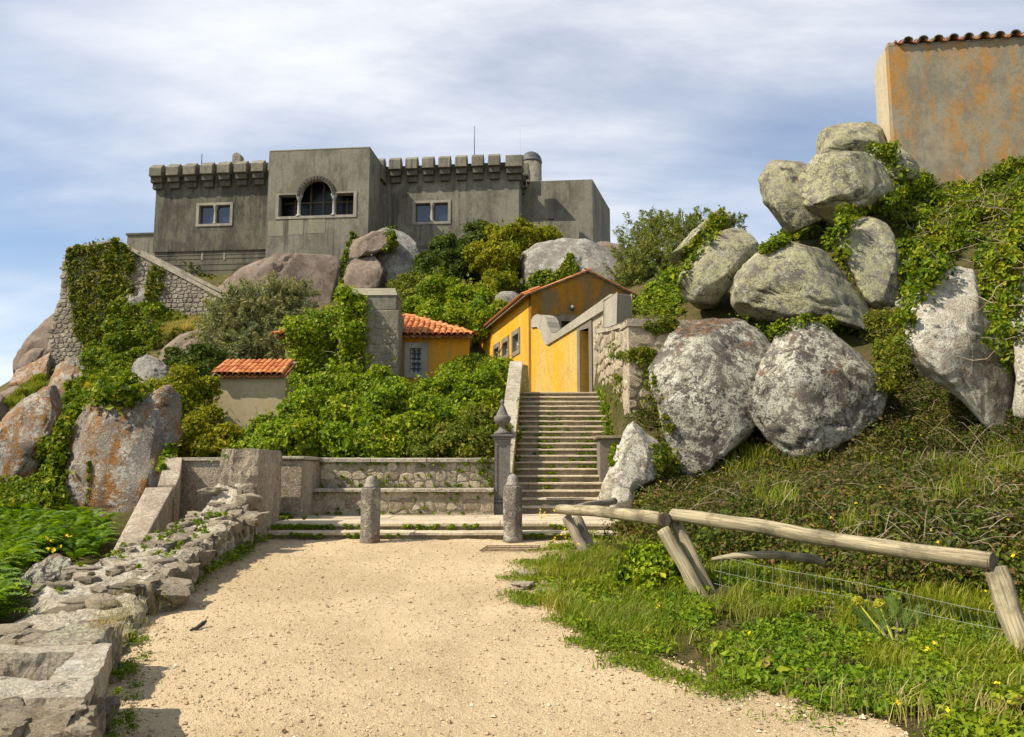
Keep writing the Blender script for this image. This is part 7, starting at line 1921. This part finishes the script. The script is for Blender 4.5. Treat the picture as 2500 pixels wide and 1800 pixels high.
GP = [(1292, 1425), (1325, 1365), (1400, 1318), (1440, 1300), (1700, 1345), (2000, 1420), (2520, 1470), (2850, 1500), (2850, 1900), (2520, 1860), (2230, 1800), (2020, 1740), (1840, 1685), (1650, 1632), (1480, 1575), (1380, 1525), (1315, 1475)]
H_, N = hits(GP, 11500, 0, 16)
keep = (fbm(H_, 1.6, 4) > -0.12); H_ = H_[keep]; gm_ = fbm(H_ + 3, 1.1, 3) > 0.0
V1, F1 = blades(H_[gm_], 0.095, 0.004, 6, 0.9)
H2, _ = hits([(1292, 1425), (1330, 1365), (1420, 1318), (1640, 1400), (1720, 1480), (1700, 1600), (1480, 1570), (1315, 1470)], 3000, 0, 16); H2 = H2[fbm(H2, 1.4, 3) > -0.1]
V2, F2 = blades(H2, 0.17, 0.0045, 5, 0.8)
H3, _ = hits([(1720, 1400), (2450, 1480), (2500, 1700), (2200, 1680), (1800, 1560)], 2000, 0, 16); H3 = H3[fbm(H3, 1.2, 2) > 0.05]
V3, F3 = blades(H3, 0.22, 0.0045, 6, 0.7)
o = part('grass', np.concatenate([V1, V2, V3]), np.concatenate([F1, F2 + len(V1), F3 + len(V1) + len(V2)]), M['grass'], None, solid=False)
tag(o, 'tufted green grass on the bank right of the gravel', 'grass', kind='stuff')
cl = np.clip(fbm(H_, 1.5, 3) + 0.3, 0, 1)
P = rep(H_[(cl > 0.10) | ~gm_], 10); P = P + rng.normal(size=P.shape) * 0.06 * np.array([1, 1, 0.5]) + np.array([0, 0, 0.05])
V, F = leaf_np(P, np.tile([0, -0.2, 1.0], (len(P), 1)), 0.042, 0.6, 0.7)
# leafy rosettes of several kinds, standing a little proud
HR, _ = hits(GP, 420, 0, 16, ('ground',)); HR = HR[fbm(HR + 5, 1.2, 2) > -0.05]
for nm, mt, sz_, ht, sel in (('broad_weeds', 'shrub', 0.075, 0.10, 0), ('dark_weeds', 'bramble', 0.05, 0.12, 1), ('feathery_weeds', 'shrub_low', 0.03, 0.14, 2)):
    C0 = HR[sel::3]; q_ = rep(C0, 70); d_ = norm(rng.normal(size=q_.shape) + (0, -0.2, 0.7)); rr_ = rep(rng.uniform(0.07, 0.17, (len(C0), 1)), 70)
    Vw, Fw = leaf_np(q_ + d_ * rr_ * np.array([1, 1, 0.7]) * rng.uniform(0.4, 1, (len(q_), 1)) + (0, 0, 0.02), d_, sz_, 0.55, 0.5)
    ow = part(nm, Vw, Fw, M[mt], None, solid=False); tag(ow, {'broad_weeds': 'bright broad leaved weed rosettes on the grassy bank', 'dark_weeds': 'dark bramble seedlings in the bank grass', 'feathery_weeds': 'yellowish feathery weeds in the bank grass'}[nm], 'weeds', kind='stuff')
H5, _ = hits(GP, 700, 0, 16); H5 = H5[fbm(H5 + 7, 1.3, 2) > 0.2]
V5, F5 = blades(H5, 0.2, 0.004, 6, 0.8); o = part('dry_bank_grass', V5, F5, M['dry_grass'], None, solid=False); tag(o, 'pale dry grass stalks among the green bank grass', 'grass', kind='stuff')
o = part('bank_weeds', V, F, M['weed'], None, solid=False); tag(o, 'broad leaved weeds among the grass on the right bank', 'weeds', kind='stuff')
# grass fringe on the gravel edge
t = rng.uniform(0, 1, 1500); seg = t * (len(ARCW) - 1); i = np.minimum(seg.astype(int), len(ARCW) - 2); f = (seg - i)[:, None]
Q = ARCW[i] * (1 - f) + ARCW[i + 1] * f; Q = Q + np.array([-1.0, 0.2]) * np.abs(rng.normal(size=(len(Q), 1))) * 0.12 + rng.normal(size=Q.shape) * 0.08
keep = fbm(np.c_[Q, np.zeros(len(Q))], 1.6, 3) > 0.02; Q = Q[keep]; Q = np.c_[Q, pathz(Q[:, 1]) + 0.005]
V1, F1 = blades(Q, 0.06, 0.004, 6, 0.9); P = rep(Q, 7); P = P + rng.normal(size=P.shape) * np.array([0.06, 0.06, 0.0]) + np.array([0, 0, 0.02])
V2, F2 = leaf_np(P, np.tile([0, 0, 1.0], (len(P), 1)), 0.032, 0.6, 0.5)
o = part('verge_grass', V1, F1, M['grass'], None, solid=False); tag(o, 'sparse short grass creeping onto the gravel edge', 'grass', kind='stuff')
o = part('verge_weeds', V2, F2, M['weed'], None, solid=False); tag(o, 'small flat weeds at the gravel edge', 'weeds', kind='stuff')
# dry and green grass on the left rocks
for lab, pg, n, h, mt in (('pale dry grass on the ledge above the flat brown slab', [(390, 795), (430, 782), (520, 785), (530, 802), (430, 812), (392, 850), (385, 830)], 1300, 0.34, 'dry_grass'),
                          ('green grass ledge at the foot of the terrace wall corner', [(18, 985), (60, 948), (105, 915), (110, 940), (60, 972), (25, 998)], 1300, 0.24, 'grass')):
    H_, N = hits(pg, n); V, F = blades(H_, h, 0.014, 7, 0.8, 0.12); o = part('ledge_grass', V, F, M[mt], None, solid=False); tag(o, lab, 'grass', kind='stuff')
# --- bramble slope
BPG = [(1440, 1300), (1500, 1235), (1540, 1150), (1560, 1030), (1600, 980), (1690, 1000), (1830, 1000), (1990, 1000), (2120, 900), (2150, 850), (2160, 780), (2215, 780), (2245, 850), (2330, 900), (2415, 950), (2450, 980), (2520, 1000), (2900, 1000), (2900, 1500), (2520, 1480), (2420, 1450), (2000, 1415), (1720, 1345), (1640, 1320), (1500, 1330)]
HC, NC = hits(BPG, 1050, 0, 24, ('ground',))
rc = rng.uniform(0.14, 0.36, len(HC)) * (0.75 + 0.5 * np.clip(fbm(HC, 0.7, 2) + 0.4, 0, 1)); wgt = rc ** 2 / (rc ** 2).sum()
nl = 122000; i = rng.choice(len(HC), nl, p=wgt); d = norm(rng.normal(size=(nl, 3)) + np.array([0, -0.35, 0.75]))
P = HC[i] + np.array([0, 0, 0.02]) + d * (rc[i] * rng.uniform(0.5, 1.08, nl) ** 0.6)[:, None] * np.array([1.25, 1.25, 0.8])
V, F = leaf_np(P, d, 0.052, 0.65, 0.8, hang=0.2)
H_, N = hits(BPG, 5000, 0, 24, ('ground',)); P = rep(H_, 4); P = P + rng.normal(size=P.shape) * np.array([0.09, 0.09, 0.03]) + np.array([0, 0, 0.05])
V2, F2 = leaf_np(P, np.tile([0, -0.3, 1.0], (len(P), 1)), 0.055, 0.65, 0.8)
V, F = np.concatenate([V, V2]), np.concatenate([F, F2 + len(V)])
o = part('brambles', V, F, M['bramble'], None, solid=False); tag(o, 'tangled bramble thicket covering the slope below the boulders', 'brambles', kind='stuff')
hb_, nb_ = hits(BPG, 700, 0, 22, ('ground',)); paths = []
for p in hb_:
    s = rng.uniform(0.12, 0.30) * rng.choice([1, 1, 1, 2.4]); a = rng.uniform(0, 6.28); d = np.array([math.cos(a), math.sin(a) * 0.5, rng.uniform(-0.3, 0.9)]); p = p + np.array([0, -0.15, rng.uniform(0.12, 0.42)])
    paths.append(([Vector(p), Vector(p + d * s * 0.4 + np.array([0, 0, 0.07 * s])), Vector(p + d * s * 0.75 + np.array([0, 0, 0.05 * s])), Vector(p + d * s - np.array([0, 0, 0.10 * s]))], [0.0042, 0.0038, 0.003, 0.0015]))
o = tubes(paths, 3).obj('dry_canes', M['twig'], None, solid=False); tag(o, 'dry pale bramble canes sticking out of the thicket', 'canes', kind='stuff')
hb_, nb_ = hits([(1700, 1090), (2500, 1090), (2500, 1330), (1900, 1330)], 1700, 0, 22, ('ground',)); hb_ = hb_[fbm(hb_, 0.9, 2) > 0.5]
V, F = blades(hb_ + np.array([0, 0, 0.12]), 0.34, 0.005, 7, 0.8, 0.08); o = part('slope_grass', V, F, M['grass'], None, solid=False); tag(o, 'long grass growing through the bramble thicket', 'grass', kind='stuff')
ivy('green leafy shrub in the gap between rusty boulder and tall white boulder', [(2130, 900), (2150, 850), (2110, 800), (2180, 790), (2215, 820), (2235, 905), (2200, 960), (2150, 960)], 9000, 0.5, 0.065, M['ivy_dry'], 6, 'gap_shrub', 'shrub', jit=0.09)
bush('leafy_weed', 'fresh green mallow clump beside the slanted double fence post', [(1590,1385,10.0,.20),(1620,1410,9.7,.22),(1570,1425,9.6,.20),(1610,1440,9.5,.2),(1640,1380,10,.16)], 3600, 0.06, M['shrub'], 0.11, 'weed', 0.008)
ivy('sunlit low shrub at the end of the dark fence rail', [(1530, 1250), (1600, 1230), (1640, 1290), (1560, 1320), (1500, 1300)], 1800, 0.2, 0.05, M['ivy_dry'], 5, 'low_shrub', 'shrub', jit=0.06)
ivy('ivy and grass on the bank above the retaining wall', [(1530,760),(1560,735),(1600,710),(1680,700),(1670,775),(1560,780)], 4000, 0.25, 0.08, M['ivy'], 5, jit=0.10, dmin=19, only=('ground',))
ivy('scrub on the rock shelf above the shed and olive tree', [(385,790),(470,790),(560,770),(600,770),(640,800),(560,880),(470,900),(400,900)], 5000, 0.4, 0.11, M['ivy_dry'], 5, jit=0.14, name='scrub', cat='scrub', only=('ground',))
ivy('weeds in the dark gap under the triangular boulder', [(1770,770),(1900,785),(1990,775),(2060,800),(2120,810),(2160,850),(2080,820),(1980,790),(1880,830),(1830,790)], 5000, 0.25, 0.07, M['ivy'], 5, jit=0.08, name='gap_weeds', cat='weeds')
ivy('grass and weeds between the castle plinth and the ramp', [(420,640),(520,690),(600,720),(560,700),(470,640)], 1500, 0.2, 0.10, M['shrub_low'], 4, jit=0.1, name='ramp_weeds', cat='weeds')
ivy('leafy scrub on the slope right of the small house', [(1120,880),(1200,870),(1240,890),(1200,930),(1120,930)], 4000, 0.3, 0.09, M['shrub'], 5, jit=0.1, name='scrub', cat='scrub')
Hd, _ = hits([(240,1490),(300,1440),(400,1470),(390,1510),(330,1560),(280,1570),(230,1530)], 110, 0, 12)
Vd, Fd = blades(Hd, 0.06, 0.0025, 6, 1.0, 0.05); od = part('dry_tufts', Vd, Fd, M['dry_grass'], None, solid=False); tag(od, 'dry straw tufts among the fallen stones at the wall end', 'grass', kind='stuff')
# --- spurge with yellow heads
sg = thing('spurge_plant', 'blue green spurge with two yellow flower heads before the wire mesh', 'plant', (*[float(q_) for q_ in ground_at(2190, 1590)], tz(*ground_at(2190, 1590))))
b = Vector(sg.location); Vs, Fs, o_ = [], [], 0; paths = []
for px, py, D in ((2150, 1505, 7.6), (2185, 1490, 7.65), (2215, 1510, 7.6), (2130, 1550, 7.5), (2160, 1545, 7.45), (2250, 1495, 7.8), (2200, 1555, 7.4), (2240, 1540, 7.6), (2265, 1545, 7.6), (2170, 1590, 7.3), (2215, 1590, 7.35), (2180, 1470, 7.8), (2140, 1580, 7.4), (2100, 1492, 7.68), (2147, 1498, 7.63), (2115, 1530, 7.5), (2110, 1570, 7.4)):
    c = at(px, py, D); n = 150
    ax = norm(np.array(c - b)); q = rng.uniform(0, 6.28, n); e1 = norm(np.cross(ax, (0.3, 1, 0.1))); e2 = np.cross(ax, e1)
    h = np.where(rng.uniform(size=n) < 0.55, rng.uniform(-0.10, 0.03, n), rng.uniform(-0.28, 0.0, n)); d = np.cos(q)[:, None] * e1 + np.sin(q)[:, None] * e2
    T = norm(d + ax * 0.45); P = np.array(c) + ax * h[:, None] + T * 0.04; B = norm(np.cross(T, ax))
    Lf, Wf = 0.045, 0.008
    V = np.stack([P - T * Lf, P + B * Wf, P + T * Lf, P - B * Wf], 1).reshape(-1, 3); Vs.append(V); Fs.append(np.arange(n * 4).reshape(n, 4) + o_); o_ += n * 4
    paths.append(([b, b.lerp(c, 0.5) + Vector((0.02, 0, 0.03)), c], [0.012, 0.009, 0.006]))
part('leaves', np.concatenate(Vs), np.concatenate(Fs), M['spurge'], sg, solid=False)
tubes(paths, 5).obj('stem', M['bark'], sg, solid=False)
for px, py, D in ((2095, 1472, 7.7), (2147, 1478, 7.65)):
    c = np.array(at(px, py, D)); d = norm(rng.normal(size=(420, 3)) + (0, 0, 0.25)); V, F = leaf_np(c + d * 0.055 * rng.uniform(0.75, 1.0, (420, 1)) * np.array([1, 1, 1.1]), d, 0.017, 0.9, 0.5)
    part('flower_head', V, F, M['spurge_head'], sg, solid=False)
    tubes([([b, Vector(b.lerp(Vector(c), 0.6)), Vector(c)], [0.01, 0.008, 0.006])], 5).obj('flower_stem', M['spurge_head'], sg, solid=False)
# --- flowers
for k, (px, py, D, lab) in enumerate(((1891, 1584, 7.6, 'purple flower low in the grass, left of two'), (1964, 1570, 7.6, 'purple flower low in the grass, right of two'))):
    c = at(px, py, D); g0 = tz(c.x, c.y); t = thing('purple_flower', lab, 'flower', (c.x, c.y, g0), 0, 'purple flowers in the grass')
    d = norm(rng.normal(size=(40, 3)) + (0, -0.4, 0.8)); V, F = leaf_np(np.array(c) + d * 0.02, d, 0.028, 0.5, 0.3); part('petals', V, F, M['flower_purple'], t, solid=False)
    tubes([([Vector((c.x, c.y, g0)), c], [0.003, 0.002])], 4).obj('stem', M['grass'], t, solid=False)
hf, _ = hits(BPG, 40, 0, 22, ('ground',)); hf2, _ = hits(GP, 16, 0, 16); hf3, _ = hits([(1300, 1265), (1380, 1255), (1400, 1330), (1330, 1350)], 30, 0, 16); hf4, _ = hits([(120, 1455), (170, 1450), (165, 1500), (110, 1525), (90, 1500)], 9, 0, 16)
Q = np.concatenate([hf + (0, -0.1, 0.32), hf2 + (0, 0, 0.16), hf3 + (0, 0, 0.13), hf4 + (0, -0.05, 0.62)]); P = rep(Q, 6); P = P + rng.normal(size=P.shape) * 0.008
V, F = leaf_np(P, np.tile([0, -0.7, 0.7], (len(P), 1)), 0.018, 0.9, 0.5)
o = part('yellow_flowers', V, F, M['flower_yellow'], None, solid=False); tag(o, 'tiny yellow flowers dotted over brambles, ferns and grass', 'flowers', kind='stuff')
# --- leaf litter blown to the edges of the path
n = 260; D = rng.uniform(4.6, 13.2, n); sd = rng.random(n) < 0.5; off_ = np.abs(rng.normal(size=n)) * 0.5
X = np.where(sd, left_x(D) + 0.1 + off_, arc_x(D) - off_); P = np.stack([X, D, pathz(D) + 0.018], 1)
V, F = leaf_np(P, np.tile([0, 0, 1.0], (n, 1)), 0.03, 0.55, 0.25); o = part('leaf_litter', V, F, M['litter'], None, solid=False); tag(o, 'dry brown leaves blown along the edges of the gravel', 'leaves', kind='stuff')
# --- pebbles
n = 36000
D = 4.2 + (rng.uniform(0, 1, n) ** 1.7) * 9.3; X = rng.uniform(-4.2, 5.5, n); lx = left_x(D); ax_ = arc_x(D)
k = (X > lx - 0.05) & (X < ax_ + 0.35) & (np.abs(X / D) < 0.66); D, X = D[k], X[k]; n = len(D)
OV = np.array([(1, 0, 0), (-1, 0, 0), (0, 1, 0), (0, -1, 0), (0, 0, 1), (0, 0, -0.6)], float); OF = np.array([(0, 2, 4), (2, 1, 4), (1, 3, 4), (3, 0, 4), (2, 0, 5), (1, 2, 5), (3, 1, 5), (0, 3, 5)])
sz = 0.003 + 0.0030 * rng.gamma(1.1, 1.0, n); sz = np.minimum(sz, 0.022)
edge = np.exp(-np.maximum(0, ax_[k] - X) / 0.3) + np.exp(-np.maximum(0, X - lx[k]) / 0.3); sz *= 1 + 0.5 * edge
V = OV[None] * sz[:, None, None] * np.array([1.15, 1, 0.8]) * rng.uniform(0.75, 1.2, (n, 6, 3)); a = rng.uniform(0, 6.28, n); ca, sa = np.cos(a), np.sin(a)
V = np.stack([V[..., 0] * ca[:, None] - V[..., 1] * sa[:, None], V[..., 0] * sa[:, None] + V[..., 1] * ca[:, None], V[..., 2]], -1)
P3 = np.stack([X, D, np.zeros(n)], 1); Z = pathz(D) + fbm(P3, 0.8, 3) * 0.02 + fbm(P3, 5.0, 4, 0.6) * 0.010 + ruts(X, D)
V += np.stack([X, D, Z + sz * 0.3], 1)[:, None, :]
F = (OF[None] + (np.arange(n) * 6)[:, None, None]).reshape(-1, 3)
o = part('pebbles', V.reshape(-1, 3), F, M['pebble'], None, solid=False); tag(o, 'loose gravel pebbles strewn over the sandy path', 'gravel', kind='stuff')
